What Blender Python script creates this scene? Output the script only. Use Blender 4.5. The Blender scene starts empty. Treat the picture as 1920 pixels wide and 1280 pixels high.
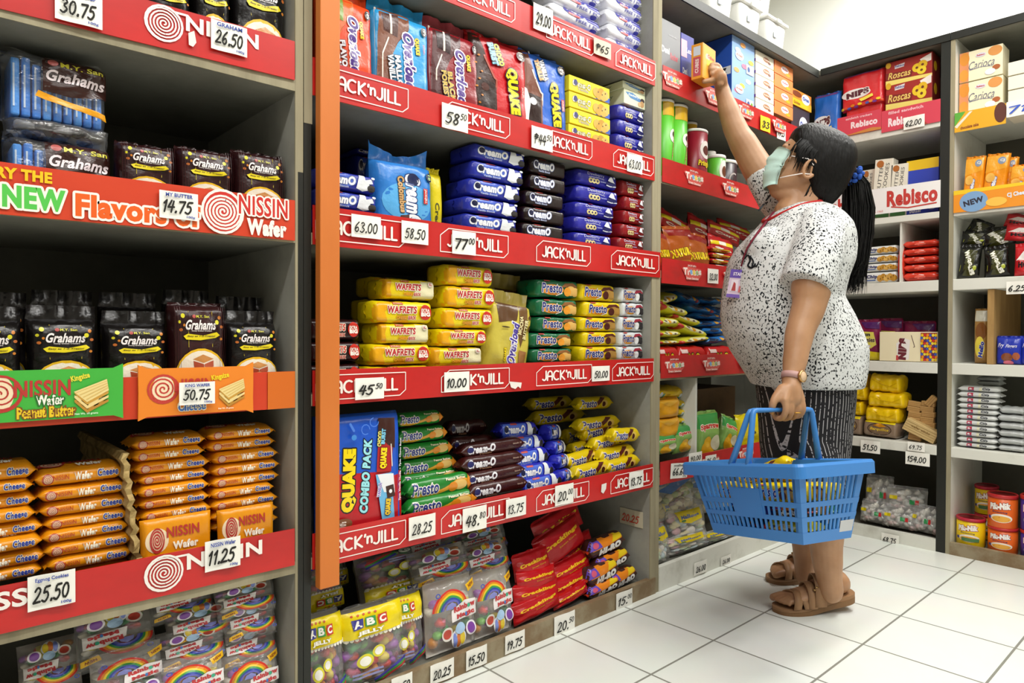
import bpy, bmesh, math, random
from math import sin, cos, pi, radians, sqrt
from mathutils import Vector, Matrix, Euler, noise

SC = bpy.context.scene
COL = SC.collection
RND = random.Random(11)

# ------------------------------------------------------------------ camera
CAM_POS = Vector((1.4279, 0.0, 0.90))
YAW, PITCH, ROLL, FPX = radians(47.854), radians(-0.676), radians(0.222), 1288.7
_f = Vector((-sin(YAW)*cos(PITCH), cos(YAW)*cos(PITCH), sin(PITCH)))
_r0 = Vector((cos(YAW), sin(YAW), 0)); _u0 = _r0.cross(_f)
CR = cos(ROLL)*_r0 + sin(ROLL)*_u0
CU = -sin(ROLL)*_r0 + cos(ROLL)*_u0
CF = _f
camd = bpy.data.cameras.new('camera'); camo = bpy.data.objects.new('camera', camd); COL.objects.link(camo)
camd.sensor_width = 36.0; camd.lens = FPX/1920*36.0; camd.clip_start = .05
camo.matrix_world = Matrix(((CR.x, CU.x, -CF.x, CAM_POS.x), (CR.y, CU.y, -CF.y, CAM_POS.y), (CR.z, CU.z, -CF.z, CAM_POS.z), (0, 0, 0, 1)))
SC.camera = camo

# ------------------------------------------------------------------ light
SC.view_settings.view_transform = 'Standard'; SC.view_settings.look = 'None'
SC.view_settings.gamma = 1; SC.view_settings.use_curve_mapping = False
SC.view_settings.exposure = -0.35
W = bpy.data.worlds.new('world'); SC.world = W; W.use_nodes = True
W.node_tree.nodes['Background'].inputs[0].default_value = (1, 1, .97, 1)
W.node_tree.nodes['Background'].inputs[1].default_value = .015

def area(name, loc, sx, sy, power, rot=(0, 0, 0), col=(1, .985, .95)):
    l = bpy.data.lights.new(name, 'AREA'); l.shape = 'RECTANGLE'; l.size = sx; l.size_y = sy
    l.energy = power; l.color = col
    o = bpy.data.objects.new(name, l); COL.objects.link(o); o.location = loc; o.rotation_euler = rot
    return o
for k, (lx, ly, pw) in enumerate([(1.15, -.55, 34), (1.15, .95, 34), (1.15, 2.35, 34), (2.45, .3, 26), (2.45, 2.1, 26)]):
    area('ceiling_tube_or_fill_light', (lx, ly, 2.83), .22, 1.2, pw)
area('ceiling_tube_or_fill_light', (.75, 3.30, 2.80), 1.2, .2, 40)  # added fill tube, out of view, to whiten the end wall above the shelves

# pixel of the 1920 x 1280 photo -> point on a real plane of the shop
def _ray(px, py): return (px-960)/FPX*CR - (py-640)/FPX*CU + CF
def on_x(px, py, X=0.0):
    d = _ray(px, py); return CAM_POS + d*((X-CAM_POS.x)/d.x)
def on_y(px, py, Y):
    d = _ray(px, py); return CAM_POS + d*((Y-CAM_POS.y)/d.y)
def on_z(px, py, Z=0.0):
    d = _ray(px, py); return CAM_POS + d*((Z-CAM_POS.z)/d.z)
def at_d(px, py, dep): return CAM_POS + _ray(px, py)*dep

# ------------------------------------------------------------------ materials
def lin(h):
    h = h.lstrip('#'); c = [int(h[i:i+2], 16)/255 for i in (0, 2, 4)]
    return tuple(x/12.92 if x <= .04045 else ((x+.055)/1.055)**2.4 for x in c) + (1,)
MATS = {}
def mat(hexc, kind='film'):
    key = hexc+kind
    if key in MATS: return MATS[key]
    m = bpy.data.materials.new(kind+'_'+hexc.lstrip('#')); m.use_nodes = True
    nt = m.node_tree; b = nt.nodes['Principled BSDF']
    b.inputs['Base Color'].default_value = lin(hexc)
    rough, bump, scale = {'film': (.27, .22, 38), 'card': (.5, .03, 60), 'paper': (.75, .02, 90), 'ink': (.8, 0, 1), 'wood': (.7, .12, 30), 'paint': (.42, .05, 14),
                          'plastic': (.35, .0, 1), 'cloth': (.9, .12, 220), 'metal': (.3, 0, 1), 'foil': (.3, .3, 45), 'rubber': (.6, .05, 90), 'lip': (.33, .10, 9)}[kind]
    b.inputs['Roughness'].default_value = rough
    if kind == 'metal': b.inputs['Metallic'].default_value = .9
    if kind == 'foil': b.inputs['Metallic'].default_value = .55
    if kind == 'cloth': b.inputs['Specular IOR Level'].default_value = .2
    if bump:
        tc = nt.nodes.new('ShaderNodeTexCoord'); n = nt.nodes.new('ShaderNodeTexNoise'); bp = nt.nodes.new('ShaderNodeBump')
        n.inputs['Scale'].default_value = scale; n.inputs['Detail'].default_value = 3
        bp.inputs['Strength'].default_value = bump; bp.inputs['Distance'].default_value = .01 if kind in ('film', 'foil') else .004
        nt.links.new(tc.outputs['Object'], n.inputs['Vector']); nt.links.new(n.outputs[0], bp.inputs['Height']); nt.links.new(bp.outputs[0], b.inputs['Normal'])
    MATS[key] = m; return m

def worn(name, c1, c2, scale=6, rough=.6, stretch=(1, 1, 1), thr=(.45, .6), bump=.1):
    """two-tone worn paint: c2 shows through c1 in noise-shaped patches"""
    if name in MATS: return MATS[name]
    m = bpy.data.materials.new(name); m.use_nodes = True; nt = m.node_tree; b = nt.nodes['Principled BSDF']
    tc = nt.nodes.new('ShaderNodeTexCoord'); mp = nt.nodes.new('ShaderNodeMapping'); n = nt.nodes.new('ShaderNodeTexNoise')
    cr = nt.nodes.new('ShaderNodeValToRGB'); bp = nt.nodes.new('ShaderNodeBump')
    mp.inputs['Scale'].default_value = stretch; n.inputs['Scale'].default_value = scale; n.inputs['Detail'].default_value = 6; n.inputs['Roughness'].default_value = .65
    cr.color_ramp.elements[0].position = thr[0]; cr.color_ramp.elements[1].position = thr[1]
    cr.color_ramp.elements[0].color = lin(c1); cr.color_ramp.elements[1].color = lin(c2)
    bp.inputs['Strength'].default_value = bump; bp.inputs['Distance'].default_value = .004
    L = nt.links.new
    L(tc.outputs['Object'], mp.inputs[0]); L(mp.outputs[0], n.inputs['Vector']); L(n.outputs[0], cr.inputs[0]); L(cr.outputs[0], b.inputs['Base Color'])
    L(n.outputs[0], bp.inputs['Height']); L(bp.outputs[0], b.inputs['Normal']); b.inputs['Roughness'].default_value = rough
    MATS[name] = m; return m

def clear_film(name='clear_film', haze=.10, gl=.16, tint='#ffffff'):
    if name in MATS: return MATS[name]
    m = bpy.data.materials.new(name); m.use_nodes = True; nt = m.node_tree; nt.nodes.clear()
    L = nt.links.new; N = nt.nodes.new
    out = N('ShaderNodeOutputMaterial'); tr = N('ShaderNodeBsdfTransparent'); gs = N('ShaderNodeBsdfGlossy'); df = N('ShaderNodeBsdfDiffuse')
    m1 = N('ShaderNodeMixShader'); m2 = N('ShaderNodeMixShader'); fr = N('ShaderNodeLayerWeight'); pw = N('ShaderNodeMath'); ad = N('ShaderNodeMath')
    tc = N('ShaderNodeTexCoord'); n = N('ShaderNodeTexNoise'); bp = N('ShaderNodeBump')
    n.inputs['Scale'].default_value = 34; n.inputs['Detail'].default_value = 3; bp.inputs['Strength'].default_value = .55; bp.inputs['Distance'].default_value = .012
    L(tc.outputs['Object'], n.inputs['Vector']); L(n.outputs[0], bp.inputs['Height'])
    for s in (gs, df): L(bp.outputs[0], s.inputs['Normal'])
    gs.inputs['Roughness'].default_value = .14; tr.inputs[0].default_value = lin(tint); fr.inputs[0].default_value = .5
    pw.operation = 'POWER'; pw.inputs[1].default_value = 4; L(fr.outputs['Facing'], pw.inputs[0])
    ad.operation = 'MULTIPLY_ADD'; ad.inputs[1].default_value = .6; ad.inputs[2].default_value = gl*.5; L(pw.outputs[0], ad.inputs[0])
    m1.inputs[0].default_value = haze; L(tr.outputs[0], m1.inputs[1]); L(df.outputs[0], m1.inputs[2])
    L(ad.outputs[0], m2.inputs[0]); L(m1.outputs[0], m2.inputs[1]); L(gs.outputs[0], m2.inputs[2]); L(m2.outputs[0], out.inputs[0])
    MATS[name] = m; return m

# ------------------------------------------------------------------ mesh builder
class MB:
    def __init__(s): s.v = []; s.f = []; s.m = []; s.sm = []; s.mats = []
    def mi(s, m):
        if m not in s.mats: s.mats.append(m)
        return s.mats.index(m)
    def add(s, vs, fs, m, smooth=False):
        o = len(s.v); s.v += [tuple(v) for v in vs]; k = s.mi(m)
        for f in fs: s.f.append([i+o for i in f]); s.m.append(k); s.sm.append(smooth)
    def box(s, x0, y0, z0, x1, y1, z1, m, bev=0.0):
        if bev <= 0:
            v = [(x, y, z) for z in (z0, z1) for y in (y0, y1) for x in (x0, x1)]
            s.add(v, [(0, 2, 3, 1), (4, 5, 7, 6), (0, 1, 5, 4), (2, 6, 7, 3), (0, 4, 6, 2), (1, 3, 7, 5)], m); return
        bm = bmesh.new(); bmesh.ops.create_cube(bm, size=1)
        for v in bm.verts: v.co = Vector(((x0+x1)/2+v.co.x*(x1-x0), (y0+y1)/2+v.co.y*(y1-y0), (z0+z1)/2+v.co.z*(z1-z0)))
        bmesh.ops.bevel(bm, geom=list(bm.edges), offset=bev, segments=2, profile=.5, affect='EDGES')
        s.bm(bm, m); bm.free()
    def bm(s, bm, m, smooth=False, mtx=None):
        bm.verts.index_update()
        s.add([(mtx @ v.co if mtx else v.co) for v in bm.verts], [[v.index for v in f.verts] for f in bm.faces], m, smooth)
    def tube(s, pts, r, m, n=8, caps=True, flat=1.0):
        """swept tube through points; r scalar or list"""
        P = [Vector(p) for p in pts]; rs = r if isinstance(r, (list, tuple)) else [r]*len(P)
        up = None; vs = []
        for i, p in enumerate(P):
            t = (P[min(i+1, len(P)-1)]-P[max(i-1, 0)]).normalized()
            if up is None:
                a = Vector((0, 0, 1)) if abs(t.z) < .9 else Vector((1, 0, 0)); up = (a - t*a.dot(t)).normalized()
            else: up = (up - t*up.dot(t)).normalized()
            si = t.cross(up)
            for k in range(n):
                a = 2*pi*k/n; vs.append(p + (up*cos(a)*flat + si*sin(a))*rs[i])
        fs = [(i*n+k, i*n+(k+1) % n, (i+1)*n+(k+1) % n, (i+1)*n+k) for i in range(len(P)-1) for k in range(n)]
        if caps: fs += [list(range(n-1, -1, -1)), [(len(P)-1)*n+k for k in range(n)]]
        s.add(vs, fs, m, True)
    def lathe(s, prof, m, n=24, c=(0, 0, 0)):
        vs = [(c[0]+r*cos(2*pi*k/n), c[1]+r*sin(2*pi*k/n), c[2]+z) for r, z in prof for k in range(n)]
        fs = [(i*n+k, i*n+(k+1) % n, (i+1)*n+(k+1) % n, (i+1)*n+k) for i in range(len(prof)-1) for k in range(n)]
        fs += [list(range(n-1, -1, -1)), [(len(prof)-1)*n+k for k in range(n)]]
        s.add(vs, fs, m, True)
    def ball(s, c, r, m, nu=12, nv=8, mtx=None):
        r = r if isinstance(r, (list, tuple)) else (r, r, r); vs = []
        for i in range(nv+1):
            for k in range(nu):
                th = pi*i/nv; ph = 2*pi*k/nu
                p = Vector((r[0]*sin(th)*cos(ph), r[1]*sin(th)*sin(ph), r[2]*cos(th)))
                if mtx: p = mtx @ p
                vs.append(p+Vector(c))
        s.add(vs, [(i*nu+k, (i+1)*nu+k, (i+1)*nu+(k+1) % nu, i*nu+(k+1) % nu) for i in range(nv) for k in range(nu)], m, True)
    def mesh(s, name):
        me = bpy.data.meshes.new(name); me.from_pydata(s.v, [], s.f)
        for m in s.mats: me.materials.append(m)
        me.polygons.foreach_set('material_index', s.m); me.polygons.foreach_set('use_smooth', s.sm); me.update()
        return me
    def build(s, name, parent=None, **tags):
        o = bpy.data.objects.new(name, s.mesh(name)); COL.objects.link(o)
        if parent: o.parent = parent
        tag(o, **tags); return o

def tag(o, label=None, cat=None, group=None, kind=None):
    if label: o['label'] = label
    if cat: o['category'] = cat
    if group: o['group'] = group
    if kind: o['kind'] = kind
    return o
def empty(name, loc=(0, 0, 0), rz=0, **t):
    o = bpy.data.objects.new(name, None); COL.objects.link(o); o.location = loc; o.rotation_euler = (0, 0, rz); return tag(o, **t)
def copy_tree(o, parent=None):
    c = o.copy(); COL.objects.link(c); c.parent = parent
    for ch in o.children: copy_tree(ch, c)
    return c

# ------------------------------------------------------------------ 2D lettering: triangles in a unit box
_T = {}
def text2d(s, bold=.03, shear=0.0):
    k = (s, bold, shear)
    if k in _T: return _T[k]
    cu = bpy.data.curves.new('lettering', 'FONT'); cu.body = s; cu.offset = bold; cu.shear = shear; cu.resolution_u = 3; cu.size = 1; cu.space_character = 1+bold*1.6
    ob = bpy.data.objects.new('lettering', cu); me = bpy.data.meshes.new_from_object(ob)
    v = [(p.co.x, p.co.y) for p in me.vertices]; f = [tuple(q.vertices) for q in me.polygons]
    bpy.data.objects.remove(ob); bpy.data.curves.remove(cu); bpy.data.meshes.remove(me)
    _T[k] = (v, f); return _T[k]
def text_box(s, bold, shear):
    v, f = text2d(s, bold, shear); xs = [p[0] for p in v]; ys = [p[1] for p in v]
    return min(xs), min(ys), max(xs), max(ys)

def smooth_line(pts, n=5):
    if len(pts) < 3: return pts
    out = []
    for i in range(len(pts)-1):
        p0 = pts[max(i-1, 0)]; p1 = pts[i]; p2 = pts[i+1]; p3 = pts[min(i+2, len(pts)-1)]
        for k in range(n):
            t = k/n
            out.append(tuple(.5*((2*p1[j]) + (-p0[j]+p2[j])*t + (2*p0[j]-5*p1[j]+4*p2[j]-p3[j])*t*t + (-p0[j]+3*p1[j]-3*p2[j]+p3[j])*t**3) for j in (0, 1)))
    out.append(pts[-1]); return out
def ribbon(pts, w):
    """flat stroke of width w with round joints -> verts, faces"""
    v = []; f = []
    for i in range(len(pts)-1):
        (x0, y0), (x1, y1) = pts[i], pts[i+1]; l = math.hypot(x1-x0, y1-y0)
        if l < 1e-7: continue
        nx, ny = -(y1-y0)/l*w/2, (x1-x0)/l*w/2; b = len(v)
        v += [(x0+nx, y0+ny), (x0-nx, y0-ny), (x1-nx, y1-ny), (x1+nx, y1+ny)]; f.append((b, b+1, b+2, b+3))
    st = 1 if len(pts) < 6 else 2
    for (x, y) in list(pts[::st])+[pts[-1]]:
        b = len(v); v += [(x+w/2*cos(2*pi*k/8), y+w/2*sin(2*pi*k/8)) for k in range(8)]; f.append(tuple(range(b, b+8)))
    return v, f
def arc(cx, cy, rx, ry, a0, a1, n=12): return [(cx+rx*cos(radians(a0+(a1-a0)*i/n)), cy+ry*sin(radians(a0+(a1-a0)*i/n))) for i in range(n+1)]
# hand-written digits and the round-ended shelf-strip capitals as strokes (height 1)
HAND = {
 '0': [arc(.3, .5, .25, .48, 100, 470, 16)], '1': [[(.12, .72), (.34, 1), (.26, 0)]],
 '2': [smooth_line([(.06, .78), (.25, 1), (.5, .85), (.4, .5), (.02, .02)])+[(.58, .05)]],
 '3': [smooth_line([(.08, .9), (.3, 1), (.5, .8), (.25, .55), (.55, .3), (.3, 0), (.02, .1)])],
 '4': [[(.3, 1), (.05, .4), (.62, .45)], [(.5, .95), (.4, 0)]],
 '5': [[(.58, 1), (.18, .97), (.12, .6)]+smooth_line([(.12, .6), (.4, .62), (.52, .32), (.3, 0), (.02, .1)])],
 '6': [smooth_line([(.45, 1), (.15, .65), (.05, .25), (.28, 0), (.5, .22), (.35, .48), (.08, .3)])],
 '7': [[(.05, .95), (.6, 1), (.25, 0)]], '8': [smooth_line([(.5, .85), (.3, 1), (.1, .8), (.48, .3), (.28, 0), (.06, .22), (.3, .55), (.5, .85)])],
 '9': [smooth_line([(.5, .75), (.3, .98), (.08, .72), (.3, .5), (.5, .78), (.42, .3), (.25, 0)])],
 '.': [[(.08, .0), (.16, .10), (.10, .08), (.14, .0)]], 'P': [[(.12, 0), (.12, 1)]+arc(.14, .75, .36, .25, 90, -90, 6), [(-.08, .85), (.6, .85)], [(-.08, .68), (.6, .68)]],
 'A': [[(.0, 0)]+smooth_line([(.02, .45), (.1, .85), (.32, 1), (.52, .85), (.56, .45), (.56, 0)]), [(.03, .42), (.55, .42)]],
 'J': [smooth_line([(.42, 1), (.42, .5), (.4, .18), (.22, .0), (.02, .12)])], 'C': [arc(.36, .5, .36, .5, 55, 305, 14)],
 'K': [[(.05, 1), (.05, 0)], [(.52, 1), (.08, .48), (.56, 0)]], "'": [[(.08, 1), (.05, .82)]],
 'n': [[(.05, .78), (.05, .22)], smooth_line([(.05, .55), (.15, .76), (.32, .76), (.38, .55), (.38, .22)])],
 'I': [[(.06, 1), (.06, 0)]], 'L': [[(.06, 1), (.06, 0), (.46, 0)]], ' ': []}
HADV = {'.': .3, "'": .2, 'I': .26, '1': .5, 'n': .54, 'J': .58, 'L': .58, 'C': .78, 'A': .74, 'K': .72}
def strokes2d(s, w=.12, gap=0.0, slant=0.0):
    k = (s, w, gap, slant, 'h')
    if k in _T: return _T[k]
    V = []; F = []; x = 0
    for c in s:
        for pl in HAND[c]:
            v, f = ribbon([(x+p[0]+slant*p[1], p[1]) for p in pl], w); b = len(V); V += v; F += [tuple(i+b for i in q) for q in f]
        x += HADV.get(c, .72)+gap
    _T[k] = (V, F); return _T[k]

# ------------------------------------------------------------------ printed matter laid on a surface
def decals(mb, el, w, h, fn, sub=True, base=.0006, step=.0004, kind='film'):
    """el: printed elements in fractions of a w x h face; fn(x, z, lift) -> 3D point on that face (x from -w/2, z from 0)"""
    def lay(V, F, lift, m, jit=False):
        if not jit: mb.add([fn(x, z, lift) for x, z in V], F, m, sub); return
        lf = [lift]*len(V)
        for k, f in enumerate(F):
            for i in f: lf[i] = lift+5e-6*(k % 37)
        mb.add([fn(x, z, l) for (x, z), l in zip(V, lf)], F, m, sub)
    for li, e in enumerate(el):
        lift = base+step*li; t = e[0]; V = []; F = []
        if t in 'tH':                     # t text cx cy len hgt col {rot,b,s,o}
            _, s, cx, cy, ln, hg, col = e[:7]; op = e[7] if len(e) > 7 else {}
            rot = op.get('rot', 0); b = op.get('b', .03); sh = op.get('s', 0)
            if t == 't': x0, y0, x1, y1 = text_box(s, b, sh); v, f = text2d(s, b, sh)
            else:
                v, f = strokes2d(s, op.get('w', .12), op.get('g', 0), sh)
                x0 = min(p[0] for p in v); x1 = max(p[0] for p in v); y0 = min(p[1] for p in v); y1 = max(p[1] for p in v)
            q = abs(abs(rot)-90) < 30
            Lm, Hm = (ln*h, hg*w) if q else (ln*w, hg*h); c_, s_ = cos(radians(rot)), sin(radians(rot)); arcv = op.get('arc', 0)
            V = []
            for p in v:
                a = ((p[0]-x0)/(x1-x0)-.5)*Lm; bb = ((p[1]-y0)/(y1-y0)-.5)*Hm
                bb += arcv*Hm*(1-(2*a/Lm)**2)
                V.append((cx*w-w/2+a*c_-bb*s_, cy*h+a*s_+bb*c_))
            if 'o' in op:
                cnt = {}
                for q_ in f:
                    for i in range(len(q_)):
                        k = (q_[i], q_[(i+1) % len(q_)]); kk = (min(k), max(k)); cnt[kk] = cnt.get(kk, 0)+1
                RV = []; RF = []
                for (i, j), c in cnt.items():
                    if c == 1:
                        v2, f2 = ribbon([V[i], V[j]], op.get('ow', .16)*Hm); n0 = len(RV); RV += v2; RF += [tuple(z+n0 for z in g) for g in f2]
                lay(RV, RF, lift-step*.7, mat(op['o'], kind), True)
            lay(V, f, lift, mat(col, kind), t == 'H')
            continue
        if t == 'r':
            _, u0, v0, u1, v1, col = e; nx, nz = (16, 12) if sub else (1, 1)
            V = [((u0+(u1-u0)*i/nx-.5)*w, (v0+(v1-v0)*j/nz)*h) for j in range(nz+1) for i in range(nx+1)]
            F = [(j*(nx+1)+i, j*(nx+1)+i+1, (j+1)*(nx+1)+i+1, (j+1)*(nx+1)+i) for j in range(nz) for i in range(nx)]
        elif t == 'e':
            _, cx, cy, rx, ry, col = e[:6]; ro = radians(e[6]) if len(e) > 6 else 0; nr, na = (4, 22) if sub else (1, 22)
            V = [(cx*w-w/2, cy*h)]
            for i in range(1, nr+1):
                for k in range(na):
                    a = 2*pi*k/na; ex, ez = rx*w*i/nr*cos(a), ry*h*i/nr*sin(a)
                    V.append((cx*w-w/2+ex*cos(ro)-ez*sin(ro), cy*h+ex*sin(ro)+ez*cos(ro)))
            F = [(0, 1+k, 1+(k+1) % na) for k in range(na)]
            F += [(1+(i-1)*na+k, 1+i*na+k, 1+i*na+(k+1) % na, 1+(i-1)*na+(k+1) % na) for i in range(1, nr) for k in range(na)]
        elif t == 'p':
            _, pts, col = e[:3]; cx = sum(p[0] for p in pts)/len(pts); cz = sum(p[1] for p in pts)/len(pts); nr = 7 if sub else 1
            if sub: pts = [(pts[i][0]+(pts[(i+1) % len(pts)][0]-pts[i][0])*k/6, pts[i][1]+(pts[(i+1) % len(pts)][1]-pts[i][1])*k/6) for i in range(len(pts)) for k in range(6)]
            n = len(pts)
            V = [((cx-.5)*w, cz*h)]
            for i in range(1, nr+1): V += [((cx+(p[0]-cx)*i/nr-.5)*w, (cz+(p[1]-cz)*i/nr)*h) for p in pts]
            F = [(0, 1+k, 1+(k+1) % n) for k in range(n)]
            F += [(1+(i-1)*n+k, 1+i*n+k, 1+i*n+(k+1) % n, 1+(i-1)*n+(k+1) % n) for i in range(1, nr) for k in range(n)]
        elif t == 'a':                    # annular arc, radii in fractions of h
            _, cx, cy, r0, r1, a0, a1, col = e[:8]; n = 20
            for i in range(n+1):
                a = radians(a0+(a1-a0)*i/n)
                for r in (r0, r1): V.append((cx*w-w/2+r*h*cos(a), cy*h+r*h*sin(a)))
            F = [(2*i, 2*i+1, 2*i+3, 2*i+2) for i in range(n)]
        elif t == 'l':                    # polyline, width in fractions of h
            _, pts, wd, col = e[:4]; V, F = ribbon([((u-.5)*w, v*h) for u, v in pts], wd*h)
        elif t == 's':                    # spiral
            _, cx, cy, r, turns, wd, col = e[:7]; n = int(turns*18)
            V, F = ribbon([(cx*w-w/2+r*h*(1-.93*i/n)*cos(2*pi*turns*i/n), cy*h-r*h*(1-.93*i/n)*sin(2*pi*turns*i/n)) for i in range(n+1)], wd*h)
        lay(V, F, lift, mat(col, kind), t in 'ls')

def up(el, q):
    """squeeze printed elements into the upper part of a face (the strip hides the rest)"""
    k = 1-q; o = []
    for e in el:
        e = list(e); t = e[0]
        if t in 'tH':
            op = e[7] if len(e) > 7 else {}; e[3] = q+k*e[3]
            if abs(abs(op.get('rot', 0))-90) < 30: e[4] *= k
            else: e[5] *= k
        elif t == 'e': e[2] = q+k*e[2]; e[4] *= k
        elif t == 'r': e[2] = q+k*e[2] if e[2] > .03 else e[2]; e[4] = q+k*e[4]
        elif t in 'pl': e[1] = [(u, q+k*v if v > .06 else v) for u, v in e[1]]
        elif t == 'a': e[2] = q+k*e[2]; e[3] *= k; e[4] *= k
        elif t == 's': e[2] = q+k*e[2]; e[3] *= k
        o.append(tuple(e))
    return o
def sgnpow(a, p): return math.copysign(abs(a)**p, a)
# ------------------------------------------------------------------ packs: local frame x width, y depth (front at y=0), z height from 0
TYPES = {}
def reg(key, mb, w, h, d, name): TYPES[key] = dict(me=mb.mesh(name), w=w, h=h, d=d, name=name, kids=[]); return TYPES[key]

def t_bar(key, name, w, h, d, body, el=(), top=(), n=5, ends='fin', seed=0, amp=.0016, k='film', endcol=None):
    """flow-wrapped bar lying on its broad side, print on the long narrow side that faces the shopper"""
    mb = MB(); hy, hz = d/2, h/2
    def sc(x):
        t = min(1, abs(2*x/w))
        if ends == 'fin': a = 1-max(0, (t-.80)/.20)**1.6; return max(a, .08), 1-.10*max(0, (t-.8)/.2)
        if ends == 'tuck': a = 1-.30*max(0, (t-.90)/.10)**2; return a, a
        a = 1-.05*max(0, (t-.95)/.05)**2; return a, a
    def nz(x, z, y): return amp*noise.noise(Vector((x*42+seed*7.1, z*42, y*30+seed)))
    def front(x, z, lift=0):
        x = max(-w*.5, min(w*.5, x)); a, b = sc(x); q = max(-.985, min(.985, (z-hz)/(hz*a)))
        return (x, hy-hy*b*(1-abs(q)**n)**(1/n)-lift+nz(x, z, 0), hz+q*hz*a)
    def topf(x, y, lift=0):
        a, b = sc(x); q = max(-.97, min(.97, (y-hy)/(hy*b)))
        return (x, hy+q*hy*b, hz+hz*a*(1-abs(q)**n)**(1/n)+lift+.0006)
    nu, nv = 22, 28
    us = [-1+2*i/nu for i in range(nu+1)]; us = [sgnpow(u, .8) for u in us]
    vs = []
    for u in us:
        x = u*w/2; a, b = sc(x)
        for j in range(nv):
            th = 2*pi*j/nv; cy = sgnpow(cos(th), 2/n); cz = sgnpow(sin(th), 2/n)
            y = -hy*b*cy; z = hz*a*cz
            vs.append((x, hy+y+nz(x, z+hz, 0 if cy > 0 else 1), hz+z+(nz(x, y, 3) if abs(cz) > .9 else 0)))
    fs = [(i*nv+j, i*nv+(j+1) % nv, (i+1)*nv+(j+1) % nv, (i+1)*nv+j) for i in range(nu) for j in range(nv)]
    fs += [list(range(nv-1, -1, -1)), [nu*nv+j for j in range(nv)]]
    mb.add(vs, fs, mat(body, k), True)
    if ends in ('fin', 'tuck'):
        for s in (-1, 1):
            fw = w*.045 if ends == 'fin' else w*.02; m = 10; P = []; x0 = s*w*.495; a, b = sc(x0)
            hh = .88*hy*b
            for j in range(m+1):
                y = hy-hh+2*hh*j/m
                if ends == 'fin': P += [(x0, y, hz+.0008), (x0+s*fw*(1-.25*(j % 2)), y, hz-.004-.002*sin(j*1.7+seed))]
                else:
                    z = hz*(1-a*.85)+2*hz*a*.85*j/m; P += [(x0, hy, z), (x0+s*fw, hy-.006*(1+sin(j*.9)), z)]
            mb.add(P, [(2*j, 2*j+1, 2*j+3, 2*j+2) for j in range(m)], mat(endcol or body, k), True)
    decals(mb, el, w, h, front, kind=k)
    if top: decals(mb, top, w, d, topf, kind=k)
    T = reg(key, mb, w, h, d, name); T['fin'] = {'fin': .05, 'tuck': .02}.get(ends, 0); return T

def t_pouch(key, name, w, h, d, body, el=(), pu=4, pv=2.6, seal=.06, seed=0, amp=.003, k='film', sealcol=None, clear=False, ears=0.0, back=None):
    """upright pillow pouch with crimped top and bottom seals"""
    mb = MB(); m = body if clear else mat(body, k)
    def F(u, v): return max(0, 1-abs(u)**pu)**(1/pu*1.4)*max(0, 1-abs(v)**pv)**(1/pv)
    def nz(x, z, s=0): return amp*noise.noise(Vector((x*24+seed*3.3, z*24, seed+s)))*1.3
    def half(x, z, s, lift=0):
        u = max(-1, min(1, 2*x/w)); v = max(-1, min(1, 2*(z/h)-1)); f = F(u, v)
        return d/2 - s*(d/2*f + nz(x, z, s)*min(1, f*2) + .0012 + lift)
    def front(x, z, lift=0):
        x = max(-.495*w, min(.495*w, x)); z = max(.004*h, min(.996*h, z)); return (x, half(x, z, 1, lift), z)
    nu, nv = 18, 20
    us = [sgnpow(-1+2*i/nu, .8) for i in range(nu+1)]; vv = [sgnpow(-1+2*j/nv, .8) for j in range(nv+1)]
    for s in (1, -1):
        vs = [(u*w/2*(1-.02*(1-abs(v))), half(u*w/2, (v+1)/2*h, s), (v+1)/2*h) for v in vv for u in us]
        fs = [(j*(nu+1)+i, j*(nu+1)+i+1, (j+1)*(nu+1)+i+1, (j+1)*(nu+1)+i) for j in range(nv) for i in range(nu)]
        if s < 0: fs = [f[::-1] for f in fs]
        mb.add(vs, fs, m if s > 0 or not clear else mat(back or '#dedbd2', k), True)
    sm = m if clear and not sealcol else mat(sealcol or (body if not clear else '#dddddd'), k)
    if seal > 0:
        for zz, sg in ((h, 1), (0, -1)):
            if sg < 0: continue
            P = []; n = 16
            for i in range(n+1):
                x = -w/2+w*i/n; e = ears*abs(2*i/n-1)**2*w
                y = d/2+.004*sin(i*1.9+seed); P += [(x, d/2-.0012, zz), (x, d/2+.0012, zz), (x*(1-.02), y-.001, zz+sg*seal*h*.5+e*.6), (x*.985, y*1.0+.006*sin(i*1.1+seed), zz+sg*(seal*h+e))]
            mb.add(P, [q for i in range(n) for q in ((4*i, 4*i+4, 4*i+6, 4*i+2), (4*i+2, 4*i+6, 4*i+7, 4*i+3), (4*i+1, 4*i+2, 4*i+6, 4*i+5))], sm, True)
    decals(mb, el, w, h, front, kind=k)
    T = reg(key, mb, w, h, d, name); T['hx'] = 1+(seal+ears*w/h if seal > 0 else 0); return T

def t_box(key, name, w, h, d, body, el=(), side=(), top=(), bev=.0015, k='card', right=()):
    mb = MB(); mb.box(-w/2, 0, 0, w/2, d, h, mat(body, k), bev)
    kw = dict(sub=False, base=.0003, step=.00015, kind=k)
    decals(mb, el, w, h, lambda x, z, l: (x, -l, z), **kw)
    decals(mb, side, d, h, lambda x, z, l: (-w/2-l, d/2-x, z), **kw)
    decals(mb, right, d, h, lambda x, z, l: (w/2+l, d/2+x, z), **kw)
    decals(mb, top, w, d, lambda x, y, l: (x, y, h+l), **kw)
    return reg(key, mb, w, h, d, name)

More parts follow.
